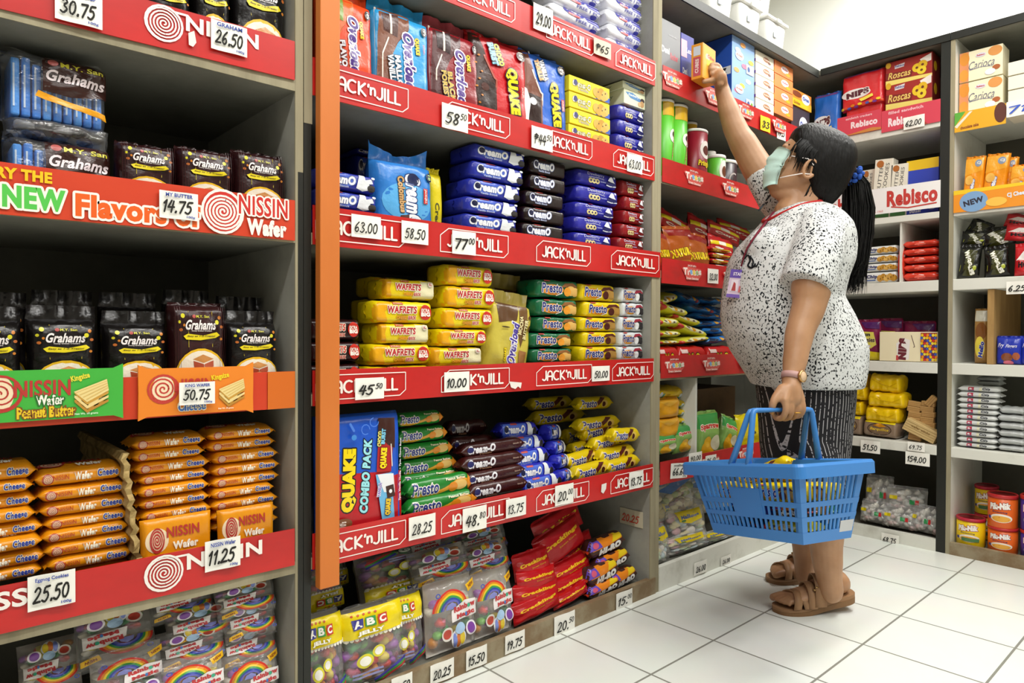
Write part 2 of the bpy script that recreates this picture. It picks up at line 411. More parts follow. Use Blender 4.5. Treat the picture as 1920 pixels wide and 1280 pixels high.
def t_can(key, name, r, h, body, el=(), lid='#f2f0ea', rim='#c9c9c4', lidh=.008):
    mb = MB(); c = (0, r, 0)
    mb.lathe([(r*.97, 0), (r, .002), (r, h-.006)], mat(body, 'plastic'), 32, c)
    mb.lathe([(r*1.02, h-.006), (r*1.02, h-.003), (r*.98, h-.001)], mat(rim, 'metal'), 32, c)
    mb.lathe([(r*1.04, h-lidh), (r*1.045, h-.002), (r*1.0, h), (r*.9, h), (r*.88, h-.002), (0.001, h-.002)], mat(lid, 'plastic'), 32, c)
    def fn(x, z, l):
        a = max(-1.45, min(1.45, x/r)); q = r+l; return (q*sin(a), r-q*cos(a), z)
    decals(mb, el, 2*r, h, fn, kind='plastic')
    return reg(key, mb, 2*r, h, 2*r, name)

def put(key, loc, rot=(0, 0, 0), scale=(1, 1, 1), label=None, cat=None, group=None, name=None):
    T = TYPES[key]; o = bpy.data.objects.new(name or T['name'], T['me']); COL.objects.link(o)
    o.location = loc; o.rotation_euler = rot; o.scale = scale; tag(o, label, cat, group)
    for nm, me, kd in T['kids']:
        c = bpy.data.objects.new(nm, me); COL.objects.link(c); c.parent = o
        if kd: c['kind'] = kd
    return o
ORD = ['topmost', 'second from top', 'third from top', 'fourth from top', 'fifth from top', 'sixth from top', 'seventh from top', 'eighth from top', 'ninth from top', 'tenth from top', 'eleventh from top', 'twelfth from top']
def fit(a, b, bays, T):
    g = .004+(b-a)*T.get('fin', 0)
    for lo, hi in bays:
        if lo <= (a+b)/2 <= hi: return max(a, lo+g), min(b, hi-g)
    return a, b
LB = ((-.53, .655), (.692, 1.938), (1.987, 3.22))
def settle(o, T, z0, h, dscale, lean, boards, floor, tilt=0):
    """keep a pack between the board it stands on and the board above"""
    zc = z0+h/2; under = max([b for b in boards if b <= zc] or [floor]); over = min([b for b in boards if b > zc] or [2.10+BT])-BT
    drop = T['d']*dscale*sin(-lean) if lean < 0 else 0
    lo = under+.0022
    if z0 < lo or z0-lo < .014: h += z0-lo; z0 = lo; drop += T['w']*o.scale[0]/2*abs(sin(tilt))
    z0 += drop; h = min(h, (over-.004-z0)/T.get('hx', 1))
    o.location.z = z0; o.scale[2] = h/T['h']
def left_pack(key, p0, p1, yt, yb, X=-.03, label=None, cat='pack', group=None, tilt=0, turn=0, dscale=1.0, lean=0, zbase=None):
    """front face on the plane x = X between photo columns p0, p1 and rows yt, yb (taken at its middle)"""
    T = TYPES[key]; pm = (p0+p1)/2; ym = (yt+yb)/2
    a = on_x(p0, ym, X); b = on_x(p1, ym, X)
    for lo, hi in LB:                     # seen past a bay's end panel only as deep as that panel lets one look
        if lo < a.y+.03 < hi < b.y and X < -.04:
            X = min(-.035, max(X, on_y(p1, ym, hi-.012).x)); a = on_x(p0, ym, X); b = on_x(p1, ym, X)
    t = on_x(pm, yt, X); u = on_x(pm, yb, X)
    a, b = fit(a.y, b.y, LB, T)
    z0 = u.z if zbase is None else zbase; w = b-a; h = t.z-z0
    o = put(key, (X, (a+b)/2, z0), (lean, tilt, pi/2+turn), (w/T['w'], dscale, h/T['h']), label, cat, group)
    settle(o, T, z0, h, dscale, lean, BZ, .066 if a > 1.97 else .035, tilt); return o
def back_pack(key, p0, p1, yt, yb, Y=3.25, label=None, cat='pack', group=None, tilt=0, turn=0, dscale=1.0, lean=0, zbase=None):
    T = TYPES[key]; pm = (p0+p1)/2; ym = (yt+yb)/2
    a = on_y(p0, ym, Y); b = on_y(p1, ym, Y); t = on_y(pm, yt, Y); u = on_y(pm, yb, Y)
    a, b = fit(a.x, b.x, ((-.5, .50), (.551, 1.48)), T)
    z0 = u.z if zbase is None else zbase; w = b-a; h = t.z-z0
    o = put(key, ((a+b)/2, Y, z0), (lean, tilt, turn), (w/T['w'], dscale, h/T['h']), label, cat, group)
    settle(o, T, z0, h, dscale, lean, [q[1]+.0 for q in BB], .036, tilt); return o
def left_stack(key, rows, X, what, where, cat, group, dscale=1.0, jit=.0):
    """rows: (p0, p1, ytop, ybottom) from the top down"""
    n = len(rows)
    for i, r in enumerate(rows):
        o = 'bottom' if i == n-1 and n > 2 else ORD[i]
        left_pack(key, r[0], r[1], r[2], r[3], X+RND.uniform(-jit, jit), '%s, %s of the stack %s' % (what, o, where), cat, group, turn=RND.uniform(-1, 1)*jit*3, dscale=dscale)
def back_stack(key, rows, Y, what, where, cat, group, dscale=1.0, jit=.0):
    n = len(rows)
    for i, r in enumerate(rows):
        o = 'bottom' if i == n-1 and n > 2 else ORD[i]
        back_pack(key, r[0], r[1], r[2], r[3], Y+RND.uniform(-jit, jit), '%s, %s of the stack %s' % (what, o, where), cat, group, turn=RND.uniform(-1, 1)*jit*3, dscale=dscale)
# ------------------------------------------------------------------ room
def tile_mat():
    m = bpy.data.materials.new('white_floor_tile'); m.use_nodes = True; nt = m.node_tree; b = nt.nodes['Principled BSDF']; L = nt.links.new; N = nt.nodes.new
    tc = N('ShaderNodeTexCoord'); mp = N('ShaderNodeMapping'); br = N('ShaderNodeTexBrick'); n = N('ShaderNodeTexNoise'); mx = N('ShaderNodeMix'); bp = N('ShaderNodeBump')
    mp.inputs['Location'].default_value = (-.034, .027, 0)
    br.offset = 0; br.inputs['Scale'].default_value = 1; br.inputs['Brick Width'].default_value = .303; br.inputs['Row Height'].default_value = .303
    br.inputs['Mortar Size'].default_value = .0035; br.inputs['Mortar Smooth'].default_value = .2; br.inputs['Bias'].default_value = -.3
    br.inputs['Color1'].default_value = lin('#eef1ea'); br.inputs['Color2'].default_value = lin('#e6eae2'); br.inputs['Mortar'].default_value = lin('#8f8f86')
    n.inputs['Scale'].default_value = 5; n.inputs['Detail'].default_value = 6
    mx.data_type = 'RGBA'; mx.blend_type = 'MULTIPLY'; mx.inputs['Factor'].default_value = .10
    L(tc.outputs['Object'], mp.inputs[0]); L(mp.outputs[0], br.inputs['Vector']); L(tc.outputs['Object'], n.inputs['Vector'])
    L(br.outputs['Color'], mx.inputs['A']); L(n.outputs['Color'], mx.inputs['B']); L(mx.outputs['Result'], b.inputs['Base Color'])
    bp.inputs['Strength'].default_value = .4; bp.inputs['Distance'].default_value = .002; bp.invert = True
    L(br.outputs['Fac'], bp.inputs['Height']); L(bp.outputs[0], b.inputs['Normal']); b.inputs['Roughness'].default_value = .28
    return m
WHITE_WALL = mat('#f4f4ee', 'wood')
mb = MB(); mb.box(-1.2, -2.6, -.12, 3.6, 4.2, 0, tile_mat()); mb.build('floor', kind='structure')
mb = MB(); mb.box(-1.2, -2.6, 2.9, 3.6, 4.2, 3.0, WHITE_WALL); mb.build('ceiling', kind='structure')
mb = MB(); mb.box(-.76, -2.6, 0, -.66, 4.2, 2.9, WHITE_WALL); mb.build('wall_left', kind='structure')
mb = MB(); mb.box(-.66, 3.74, 0, 3.5, 3.84, 2.9, WHITE_WALL); mb.build('wall_back', kind='structure')
mb = MB(); mb.box(3.4, -2.6, 0, 3.5, 3.74, 2.9, mat('#8a857a', 'wood')); mb.build('wall_right', kind='structure')
mb = MB(); mb.box(-.66, -2.6, 0, 3.4, -2.5, 2.9, mat('#8a857a', 'wood')); mb.build('wall_front', kind='structure')

# ------------------------------------------------------------------ shelving
GREY = worn('scuffed_grey_board', '#807f74', '#66645a', 5, .6, thr=(.4, .75), bump=.05)  # darker than the side panels: shelf-interior shade put into the colour
SIDE = worn('scuffed_side_panel', '#a3a298', '#84827a', 5, .6, thr=(.4, .75), bump=.05)
BACKM = worn('shaded_back_panel', '#55544a', '#45443b', 4, .7, thr=(.4, .75), bump=.05)  # interior shade painted into the colour of the back panels
WOOD = worn('raw_plywood_edge', '#a39a7e', '#7d755c', 9, .75, (1, 1, .12), (.35, .7))
BLACK = worn('scuffed_black_tape', '#161812', '#6c6b5c', 14, .5, (1, 1, .35), (.66, .80))
WHITE = worn('white_painted_board', '#dcdcd2', '#b3b1a4', 7, .5, (1, 1, 1), (.55, .85), .05)
RED = worn('red_shelf_strip', '#c5201d', '#a81a19', 3, .32, (1, 1, 2), (.4, .8), .04)
RED2 = worn('faded_red_shelf_strip', '#c22325', '#9d2a26', 5, .32, (1, 1, 2), (.4, .75), .04)
ORG = worn('red_orange_card_strip', '#cf3f1d', '#c53418', 3, .4, (1, 1, 2), (.4, .8), .03)
BROWN = worn('brown_kick_board', '#7d6648', '#94876c', 6, .6, (1, 1, 1), (.45, .6), .08)
LV = [(.373, .453), (.737, .816), (1.095, 1.182), (1.424, 1.507), (1.748, 1.832)]     # strip bottom, strip top
BT = .026                                                                              # shelf board thickness
BZ = [a+BT for a, b in LV]                                                             # top face of each board
DEP = .55
def unit_left(name, label, y0, y1, top, lips, pl, pr, base_h=.055, depth=DEP, base_mat=None):
    """a bay against the left wall: front edge on x=0, runs from y0 to y1"""
    u = empty(name, (0, (y0+y1)/2, 0), 0, label=label, cat='shelf', group='open shelving bays'); oy = (y0+y1)/2
    def part(nm, m): m.build(nm, u); return m
    for (a, b, mm) in (pl, pr):
        if mm is None: continue
        m = MB(); m.box(-depth, a-oy, 0, -.004, b-oy, top, SIDE); m.box(-.004, a-oy, 0, 0.0, b-oy, top, mm); part('side_panel', m)
    m = MB(); m.box(-depth-.015, y0-oy, 0, -depth, y1-oy, top, BACKM); part('back_panel', m)
    i0, i1 = pl[1]-oy, pr[0]-oy
    m = MB(); m.box(-depth, i0, .0, -.002, i1, base_h-.02, GREY); m.box(-.016, pl[1]-oy-.0, 0, .004, pr[1]-oy, base_h, base_mat or BROWN); part('base_board', m)
    for z in BZ:
        m = MB(); m.box(-depth, i0, z-BT, -.003, i1, z, GREY); m.box(-.003, i0, z-BT, -.0005, i1, z, WOOD); part('shelf_board', m)
    m = MB(); m.box(-depth, pl[0]-oy, top, -.002, pr[1]-oy, top+.022, GREY); part('top_board', m)
    m = MB(); m.box(-.0015, pl[0]-oy, top-.008, .004, pr[1]-oy, top+.026, BLACK); part('top_trim', m)
    return u, oy
def strip(u, oy, y0, y1, lv, m, el=(), x=0.0, th=.004, name='shelf_strip', skew=(0, 0), lip_top=None):
    z0, z1 = LV[lv]; z1 = lip_top or z1; w = y1-y0; h = z1-z0; mb = MB()
    yc = (y0+y1)/2
    def P(xx, yy, zz): t = (yy-y0)/w; return (xx, yy-oy, zz+skew[0]*(1-t)+skew[1]*t)
    n = 12; vs = []; 
    for i in range(n+1):
        yy = y0+w*i/n; wb = .0012*sin(i*2.1+lv)
        vs += [P(x+.001, yy, z0), P(x+th+wb, yy, z0), P(x+th+wb, yy, z1+.0006*sin(i*1.3)), P(x+.001, yy, z1)]
    fs = [(4*i+a, 4*i+4+a, 4*i+4+(a+1) % 4, 4*i+(a+1) % 4) for i in range(n) for a in range(4)] + [(0, 1, 2, 3), (4*n+3, 4*n+2, 4*n+1, 4*n)]
    mb.add(vs, fs, m)
    decals(mb, el, w, h, lambda a, z, l: P(x+th+.0014+l, yc+a, z0+z), sub=False, base=.0003, step=.0003, kind='lip')
    return mb.build(name, u)

WHT = '#f3ece4'
def jj(cu, w, h=.70, cv=.5, col=WHT):
    """the framed capitals on the strip: cu, w fractions of the strip length"""
    x0, x1, v0, v1 = cu-w/2, cu+w/2, cv-h/2, cv+h/2; c = w*.07
    return [('l', [(x0+c*1.6, v1), (x1, v1), (x1, v0+.16), (x1-c, v0), (x0, v0), (x0, v1-.22), (x0+c*1.6, v1)], .028, col),
            ('H', "JACK'nJILL", cu, cv, w*.82, h*.56, col, {'w': .17})]
def nissin(cu, cw, cv=.5, col=WHT, H=.86, L=None, txt='NISSIN', tcol=None):
    """spiral disc with the capitals running out of its top; cw is fraction per unit height"""
    r = H/2; L = L or H*2.1*cw
    return [('s', cu, cv, r, 5.2, .035, col), ('a', cu, cv, r-.03, r+.02, 0, 360, col),
            ('l', [(cu+r*cw*.6, cv+r*.80), (cu+r*cw*1.25, cv+r*.80)], .05, col),
            ('t', txt, cu+r*cw*1.15+L/2, cv+.18*H, L, .46*H, tcol or col, {'b': .03})]
def frac(y, y0, y1): return (y-y0)/(y1-y0)
def span(p0, p1, py, y0, y1):
    a = on_x(p0, py).y; b = on_x(p1, py).y; return ((a+b)/2-y0)/(y1-y0), (b-a)/(y1-y0)

# bay with the orange wafers (nearest)
Y1A, Y1B = -.55, .673
U1, O1 = unit_left('shelf_unit', 'grey shelving bay with wafer and graham packs, nearest the camera', Y1A, Y1B, 2.11, [], (-.55, -.53, WOOD), (.655, .673, WOOD))
mb = MB(); mb.box(-.002, .661-O1, .0, .0005, .673-O1, 1.25, BLACK); mb.build('joint_cover', U1)
ya, yb = -.53, .652
def s1(p, py): return frac(on_x(p, py).y, ya, yb)
cw1 = .085/(yb-ya)
strip(U1, O1, ya, yb, 3, RED, nissin(s1(306, 60), cw1, .56, H=.80), skew=(.0, .022), name='shelf_strip')
strip(U1, O1, ya, yb, 2, ORG, [('t', 'TRY THE', (s1(-32, 345)+s1(97, 355))/2, .80, s1(97, 355)-s1(-32, 345), .22, '#f2c21c', {'b': .05}),
      ('t', 'NEW', (s1(3, 385)+s1(122, 395))/2, .36, s1(122, 395)-s1(3, 385), .44, '#57c24f', {'b': .05, 'o': '#f4efe2', 'ow': .2}),
      ('t', 'Flavors of', (s1(140, 395)+s1(374, 410))/2, .33, s1(374, 410)-s1(140, 395), .48, '#e5601f', {'b': .05, 'o': '#f6f0e4', 'ow': .2})]
      + [('e', s1(416, 392), .52, .50*cw1, .52, '#f6f0e4'), ('e', s1(416, 392), .52, .44*cw1, .46, '#c9302a'), ('s', s1(416, 392), .52, .42, 5, .045, '#f6f0e4'),
         ('t', 'NISSIN', s1(492, 385), .74, .088, .46, '#c9302a', {'b': .02, 'o': '#f6f0e4', 'ow': .16}), ('t', 'Wafer', s1(498, 420), .24, .072, .40, '#f6f0e4', {'b': .06})], skew=(-.004, .004), name='shelf_strip')
strip(U1, O1, ya, yb, 1, ORG, [('r', s1(500, 730), 0, 1, 1, '#d2691e')], name='shelf_strip')
strip(U1, O1, ya, yb, 0, RED, nissin(s1(306, 1075), cw1, .55, H=.84) + nissin(s1(-150, 1130), cw1, .55, H=.84), skew=(.02, .02), name='shelf_strip')
strip(U1, O1, ya, yb, 4, RED, name='shelf_strip')

# middle bay with the red framed strips
Y2A, Y2B = .6745, 1.966
U2, O2 = unit_left('shelf_unit', 'grey shelving bay with red framed-capital strips and the upright orange batten', Y2A, Y2B, 2.11, [], (.6745, .692, BLACK), (1.938, 1.966, WOOD))
mb = MB(); mb.box(-.001, .6745-O2, 1.36, .0005, .694-O2, 2.11, WOOD); mb.build('joint_cover', U2)
ya, yb = .694, 1.945
LOGO = [[(598, 763, 150), (830, 953, 230), (1022, 1107, 270), (1147, 1222, 300)], [(590, 757, 430), (823, 950, 460), (1003, 1104, 480), (1143, 1232, 490)],
        [(590, 758, 720), (825, 952, 712), (1003, 1106, 705), (1145, 1222, 696)], [(590, 758, 1022), (825, 952, 965), (1003, 1101, 925), (1142, 1221, 900)], [(856, 963, 20), (1022, 1112, 60), (1152, 1226, 115)]]
for lv, li in ((3, 0), (2, 1), (1, 2), (0, 3), (4, 4)):
    e2 = yb+(.035 if lv == 2 else .0); el = []
    for p0, p1, py in LOGO[li]:
        c, w = span(p0, p1, py, ya, e2); el += jj(c, w)
    strip(U2, O2, ya, e2, lv, RED, el, name='shelf_strip')
mb = MB(); a = on_x(589, 1072, .02); 
mb.box(.0092, .697, .335, .033, .7445, 1.9, worn('orange_painted_batten', '#d0742a', '#bf6620', 4, .5, (1, 1, .3), (.4, .8), .05), .002)
ob = mb.build('wooden_batten', label='bright orange painted upright batten fixed across the red strips', cat='batten')

# far bay with the cans
Y3A, Y3B = 1.9665, 3.205
U3, O3 = unit_left('shelf_unit', 'grey shelving bay with chip cans and snack bags behind the woman', Y3A, Y3B, 2.10, [], (1.9665, 1.987, WOOD), (3.205, 3.205, None), base_h=.085, base_mat=WHITE)
ya, yb = 1.990, 3.19
def treats(cu, cv=.52, col='#f0dcd2'):
    k = .13/(yb-ya)*1.0; c6 = ['#e8837a', '#7fb0dc', '#e9cf5a', '#8cc48a', '#e8ddd2', '#d9a0c0']
    el = [('t', "JACK'nJILL", cu, cv+.30, k*.42, .10, col, {'b': .03}),
          ('p', [(cu-k*.5, cv+.18), (cu-k*.2, cv+.26), (cu+k*.45, cv+.2), (cu+k*.5, cv-.02), (cu+k*.30, cv-.28), (cu-k*.25, cv-.3), (cu-k*.36, cv-.05)], '#cf5a52'),
          ('t', 'Treats', cu, cv+.06, k*.86, .30, col, {'b': .06})]
    for i, ch in enumerate('reats'): el.append(('t', ch, cu-k*.20+k*.145*i, cv+.05, k*.12, .20, c6[i], {'b': .04}))
    return el+[('t', 'Dream Selection', cu, cv-.22, k*.6, .10, col, {'b': .03})]
def s3(p, py): return frac(on_x(p, py).y, ya, yb)
SK3 = [(0, 0), (.008, .004), (-.018, -.02), (.005, -.02), (.0, -.012)]
for lv, ps in ((4, [(1258, 155), (1335, 180), (1394, 205), (1455, 235)]), (3, [(1299, 325), (1366, 345), (1430, 375)]), (2, [(1295, 515), (1368, 522), (1420, 530)]), (1, [(1262, 690), (1330, 685), (1395, 685)]), (0, [(1330, 850), (1395, 840)])):
    el = []
    for p, py in ps: el += treats(s3(p, py))
    strip(U3, O3, ya, yb, lv, RED2, el, skew=SK3[lv], name='shelf_strip')

# bays on the end wall, front edge on y=YB
YB = 3.222
def unit_back(name, label, x0, x1, top, pl, pr, boards, depth=.46, base_h=.05, base_mat=None):
    ox = (x0+x1)/2; u = empty(name, (ox, YB, 0), 0, label=label, cat='shelf', group='open shelving bays')
    for a, b, mm in (pl, pr):
        if mm is None: continue
        m = MB(); m.box(a-ox, .004, 0, b-ox, depth, top, WHITE); m.box(a-ox, 0, 0, b-ox, .004, top, mm); m.build('side_panel', u)
    m = MB(); m.box(x0-ox, depth, 0, x1-ox, depth+.015, top, BACKM); m.build('back_panel', u)
    i0, i1 = pl[1]-ox, pr[0]-ox
    m = MB(); m.box(i0, .02, 0, i1, depth, base_h-.015, GREY); m.box(i0-.0, -.002, 0, i1, .02, base_h, base_mat or WHITE); m.build('base_board', u)
    for z0, z1 in boards:
        m = MB(); m.box(i0, 0, z0, i1, depth, z1, WHITE, .002); m.build('shelf_board', u)
    m = MB(); m.box(pl[0]-ox, 0, top, pr[1]-ox, depth, top+.02, GREY); m.build('top_board', u)
    m = MB(); m.box(max(pl[0], .006)-ox, -.005, top-.006, pr[1]-ox, .004, top+.024, BLACK); m.build('top_trim', u)
    return u, ox
BB = [(.400, .440), (.740, .784), (1.083, 1.128), (1.385, 1.412), (1.762, 1.80)]
U4, O4 = unit_back('shelf_unit', 'white shelving bay on the end wall beside the black taped post', -.50, .535, 2.11, (-.50, -.50, None), (.5, .534, BLACK), BB)
U5, O5 = unit_back('shelf_unit', 'white shelving bay on the end wall holding orange tins and silver packs', .535, 1.5, 2.11, (.535, .551, WOOD), (1.48, 1.5, WOOD), BB, base_mat=BROWN)
for u_, ox, x0, x1 in ((U4, O4, .022, .499), (U5, O5, .551, 1.48)): pass
# ------------------------------------------------------------------ kinds of pack
def sp_logo(cx, cy, asp, H, L, col, txt='NISSIN', th=.5, b=.03, wd=.05):
    """spiral mark with capitals; asp = face height/width"""
    r = H/2
    return [('e', cx, cy, (r+.02)*asp, r+.02, '#efd9b4'), ('s', cx, cy, r, 3, wd*.6, col), ('a', cx, cy, r-.01, r+.035, 0, 360, col), ('t', txt, cx+r*asp*1.05+L/2, cy+.12*H, L, th*H, col, {'b': b})]
# bay 1 ------------------------------------------------------------
t_bar('wafer', 'wafer_pack', .155, .030, .085, '#e2920f', sp_logo(.13, .45, .19, .55, .17, '#b3332e', b=.0, wd=.05) + [
    ('t', 'Wafer', .515, .5, .20, .46, '#f5efdc', {'b': .05, 'o': '#d98a20', 'ow': .12}), ('t', 'Cheese', .79, .55, .24, .42, '#2b3f96', {'b': .06, 'o': '#f3e3b0', 'ow': .12})],
    top=sp_logo(.2, .5, .55, .5, .42, '#b3332e', wd=.04)+[('t', 'Wafer', .6, .25, .3, .2, '#f5efdc', {'b': .05})], n=2.6, seed=1)
t_pouch('wafer_face', 'wafer_pack', .155, .085, .026, '#e2920f', up([('e', .21, .48, .16, .30, '#efd9b4'), ('s', .21, .48, .28, 3.5, .028, '#b3332e'), ('a', .21, .48, .27, .31, 0, 360, '#b3332e'),
    ('t', 'NISSIN', .57, .64, .46, .26, '#b3332e', {'b': .03}), ('t', 'Wafer', .60, .30, .36, .20, '#f5efdc', {'b': .05})], .40), pu=8, pv=4, seal=0, seed=3, amp=.0015)
def graham(body, dark):
    return [('r', .30, .40, .74, .92, dark), ('l', [(.30, .92), (.30, .46)], .008, '#b5a32e'), ('l', [(.74, .92), (.74, .46)], .008, '#b5a32e'),
        ('e', .40, .855, .032, .024, '#b0504a'), ('t', 'M.Y. San', .56, .855, .24, .035, '#c9c23a', {'b': .03}),
        ('t', 'Grahams', .52, .745, .56, .13, '#efe7e4', {'b': .03, 's': .35}), ('t', 'Honey Graham Crackers', .53, .665, .36, .022, '#d8d0cc'),
        ('p', [(.20, .60), (.28, .63), (.55, .605), (.80, .65), (.86, .61), (.78, .575), (.5, .545), (.25, .555)], '#e3cf1e'), ('t', 'Easy as 1-2-Treats!', .52, .595, .50, .028, '#6b5a18', {'s': .2}),
        ('e', .52, .10, .46, .34, '#e8b81e'), ('e', .52, .085, .44, .325, '#f0e7d2'), ('p', [(.36, .30), (.55, .36), (.75, .30), (.56, .25)], '#c88a4a'),
        ('p', [(.37, .28), (.56, .235), (.56, .16), (.38, .20)], '#a8482c'), ('p', [(.57, .235), (.74, .28), (.74, .20), (.57, .16)], '#b5563a'), ('p', [(.36, .16), (.56, .11), (.75, .16), (.57, .20)], '#d8b070'),
        ('e', .26, .13, .11, .06, '#b04a2e')] + [('e', *q) for q in [(.18, .86, .035, .03, '#d8d02a'), (.12, .78, .025, .02, '#d8d02a'), (.20, .74, .02, .018, '#c77a2a'), (.85, .84, .028, .025, '#c77a2a'), (.80, .78, .035, .03, '#d8d02a'),
        (.88, .72, .03, .02, '#b5642a'), (.14, .68, .03, .02, '#b5642a'), (.86, .56, .025, .018, '#c77a2a')]]
t_pouch('graham_black', 'biscuit_pouch', .165, .215, .07, '#0f0c0c', up(graham('#0f0c0c', '#171010'), .16), seal=.16, seed=5, amp=.004, pu=5, pv=3.2)
t_pouch('graham_brown', 'biscuit_pouch', .165, .215, .07, '#2a0e10', up(graham('#2a0e10', '#331316'), .18) + [('r', x, .0, x+.006, .98, '#3d181b') for x in (.05, .09, .13, .84, .88, .92, .96)], seal=.03, seed=6, amp=.003, pu=7, pv=4.5)
# clear bag of blue sleeves
CF_ = clear_film('clear_film', .05, .10)
t_pouch('graham_bag', 'biscuit_bag', .23, .19, .14, CF_, [('p', [(.34, .43), (.60, .40), (.97, .48), (.97, .97), (.34, .97)], '#33150f'), ('e', .44, .88, .05, .05, '#b8605c'), ('t', 'M.Y. San', .72, .87, .42, .08, '#c9c23a', {'b': .03}), ('t', 'Grahams', .66, .68, .58, .18, '#efe0e4', {'b': .03, 's': .3}),
    ('p', [(.27, .33), (.45, .27), (.97, .14), (.95, .24), (.5, .35), (.30, .42)], '#e8a01e')], pu=6, pv=5, seal=.10, clear=True, sealcol=None, seed=8, amp=.007, ears=.04)
mb = MB()
for i in range(9):
    x = -.100+.0225*i; mb.box(x, .018, .006, x+.019, .122, .168+.008*sin(i*2.3), mat('#3f86e0' if i % 3 else '#4f9aec', 'film'), .005)
    mb.box(x+.004, .0165, .03, x+.008, .0178, .15, mat('#c9dcf2', 'film'))
TYPES['graham_bag']['kids'].append(('biscuit_sleeves', mb.mesh('biscuit_sleeves'), None))

# bay 2 ------------------------------------------------------------
def overload(body, dark, mid, flav, fcol, num='#2a2024', swirl='#e9dcd0'):
    return [('p', [(.10, 1.0), (.62, .99), (.60, .80), (.42, .62), (.30, .42), (.24, .02), (.04, .02), (.06, .5)], mid), ('p', [(.14, .92), (.42, .95), (.40, .66), (.16, .70)], dark),
        ('r', .27, .68, .305, .94, swirl), ('l', [(.06, .02), (.05, .97)], .018, '#d8cdbd'), ('l', [(.14, .02), (.13, .4), (.24, .62)], .016, swirl),
        ('t', 'Overload', .60, .38, .74, .20, '#4a2a86', {'rot': -87, 'b': .05, 's': .3, 'o': '#f2eef0', 'ow': .20}), ('t', 'QUAKE', .74, .62, .22, .085, '#f3d31c', {'rot': -87, 'b': .06, 'o': '#6a4a10', 'ow': .1}),
        ('t', flav[0], .40, .22, .40, .10, fcol, {'rot': -82, 'b': .05, 'o': '#3a3a44', 'ow': .14}), ('t', flav[1], .28, .22, .38, .10, fcol, {'rot': -82, 'b': .05, 'o': '#3a3a44', 'ow': .14}),
        ('e', .87, .84, .055, .06, num), ('t', "10's", .88, .84, .09, .05, '#f5f0ea', {'rot': -87, 'b': .04}), ('t', 'JACKnJILL', .85, .60, .13, .03, '#e86a5a', {'rot': -87})]
t_pouch('overload_orange', 'cake_pouch', .15, .205, .075, '#e84a1c', up(overload('#e84a1c', '#7d9a3a', '#d86a2c', ('FLAVOR', 'PANDAN'), '#e8e4ea'), .20), pu=6, pv=5, seal=.13, seed=11, amp=.004)
t_pouch('overload_blue', 'cake_pouch', .15, .205, .075, '#2b9ad6', up(overload('#2b9ad6', '#4a2218', '#7b4a34', ('MALLO', 'VANILLA'), '#e8eef4'), .20), pu=7, pv=6, seal=.16, seed=12, amp=.003)
t_pouch('overload_red', 'cake_pouch', .15, .205, .075, '#8c1420', up(overload('#8c1420', '#2a0c10', '#4d1a1c', ('BLACK', 'FOREST'), '#d8b45a'), .20), pu=7, pv=6, seal=.15, seed=13, amp=.003, sealcol='#a8424c')
def quake(body, bar, a, b, cream=None):
    return [('p', [(.0, .0), (.40, .0), (.40, .45), (.24, .68), (.10, 1), (.0, 1)], bar), ('p', [(.06, .04), (.36, .03), (.37, .40), (.10, .42)], '#2a1310'), ('e', .20, .32, .07, .05, cream or '#4a221a'),
        ('l', [(.17, .99), (.20, .7), (.36, .47), (.40, .45), (.41, .0)], .02, '#e8ddd6' if cream else '#b4584a')] + ([('p', [(.0, .5), (.08, .46), (.14, .30), (.06, .04), (.0, .0)], '#eef0f0')] if cream else [('e', .1+.05*sin(i*2.1), .1+.1*i, .02, .012, '#c87a2a') for i in range(7)]) + [
        ('t', 'QUAKE', .68, .36, .60, .21, '#f7dc0c', {'rot': -85, 'b': .08, 'o': '#1c1416', 'ow': .16}), ('t', a, .44, .78, .28, .10, '#e8e04a' if not cream else '#e8eaf6', {'rot': -72, 'b': .07, 'o': '#202a3a', 'ow': .2}),
        ('t', b, .33, .76, .28, .11, '#8fd0ea' if not cream else '#e8a05a', {'rot': -72, 'b': .07, 'o': '#202a3a', 'ow': .2}), ('e', .84, .86, .085, .065, '#3a221c'), ('t', "10's", .84, .86, .11, .08, '#f0ead8', {'rot': -85, 'b': .04}),
        ('r', .82, .30, .89, .46, '#c42a2a'), ('t', 'JACKnJILL', .855, .38, .14, .04, '#f5e6e0', {'rot': -85})]
t_pouch('quake_red', 'cake_pouch', .15, .215, .07, '#c4161f', up(quake('#c4161f', '#3a1a12', 'CHOCO', 'BURST'), .20), pu=7, pv=6, seal=.06, seed=14, amp=.003)
t_pouch('quake_blue', 'cake_pouch', .15, .215, .07, '#2563c9', up(quake('#2563c9', '#7a4a3a', 'VANILLA', 'THRILLS', '#f2f2f2'), .20), pu=7, pv=6, seal=.04, seed=15, amp=.003)
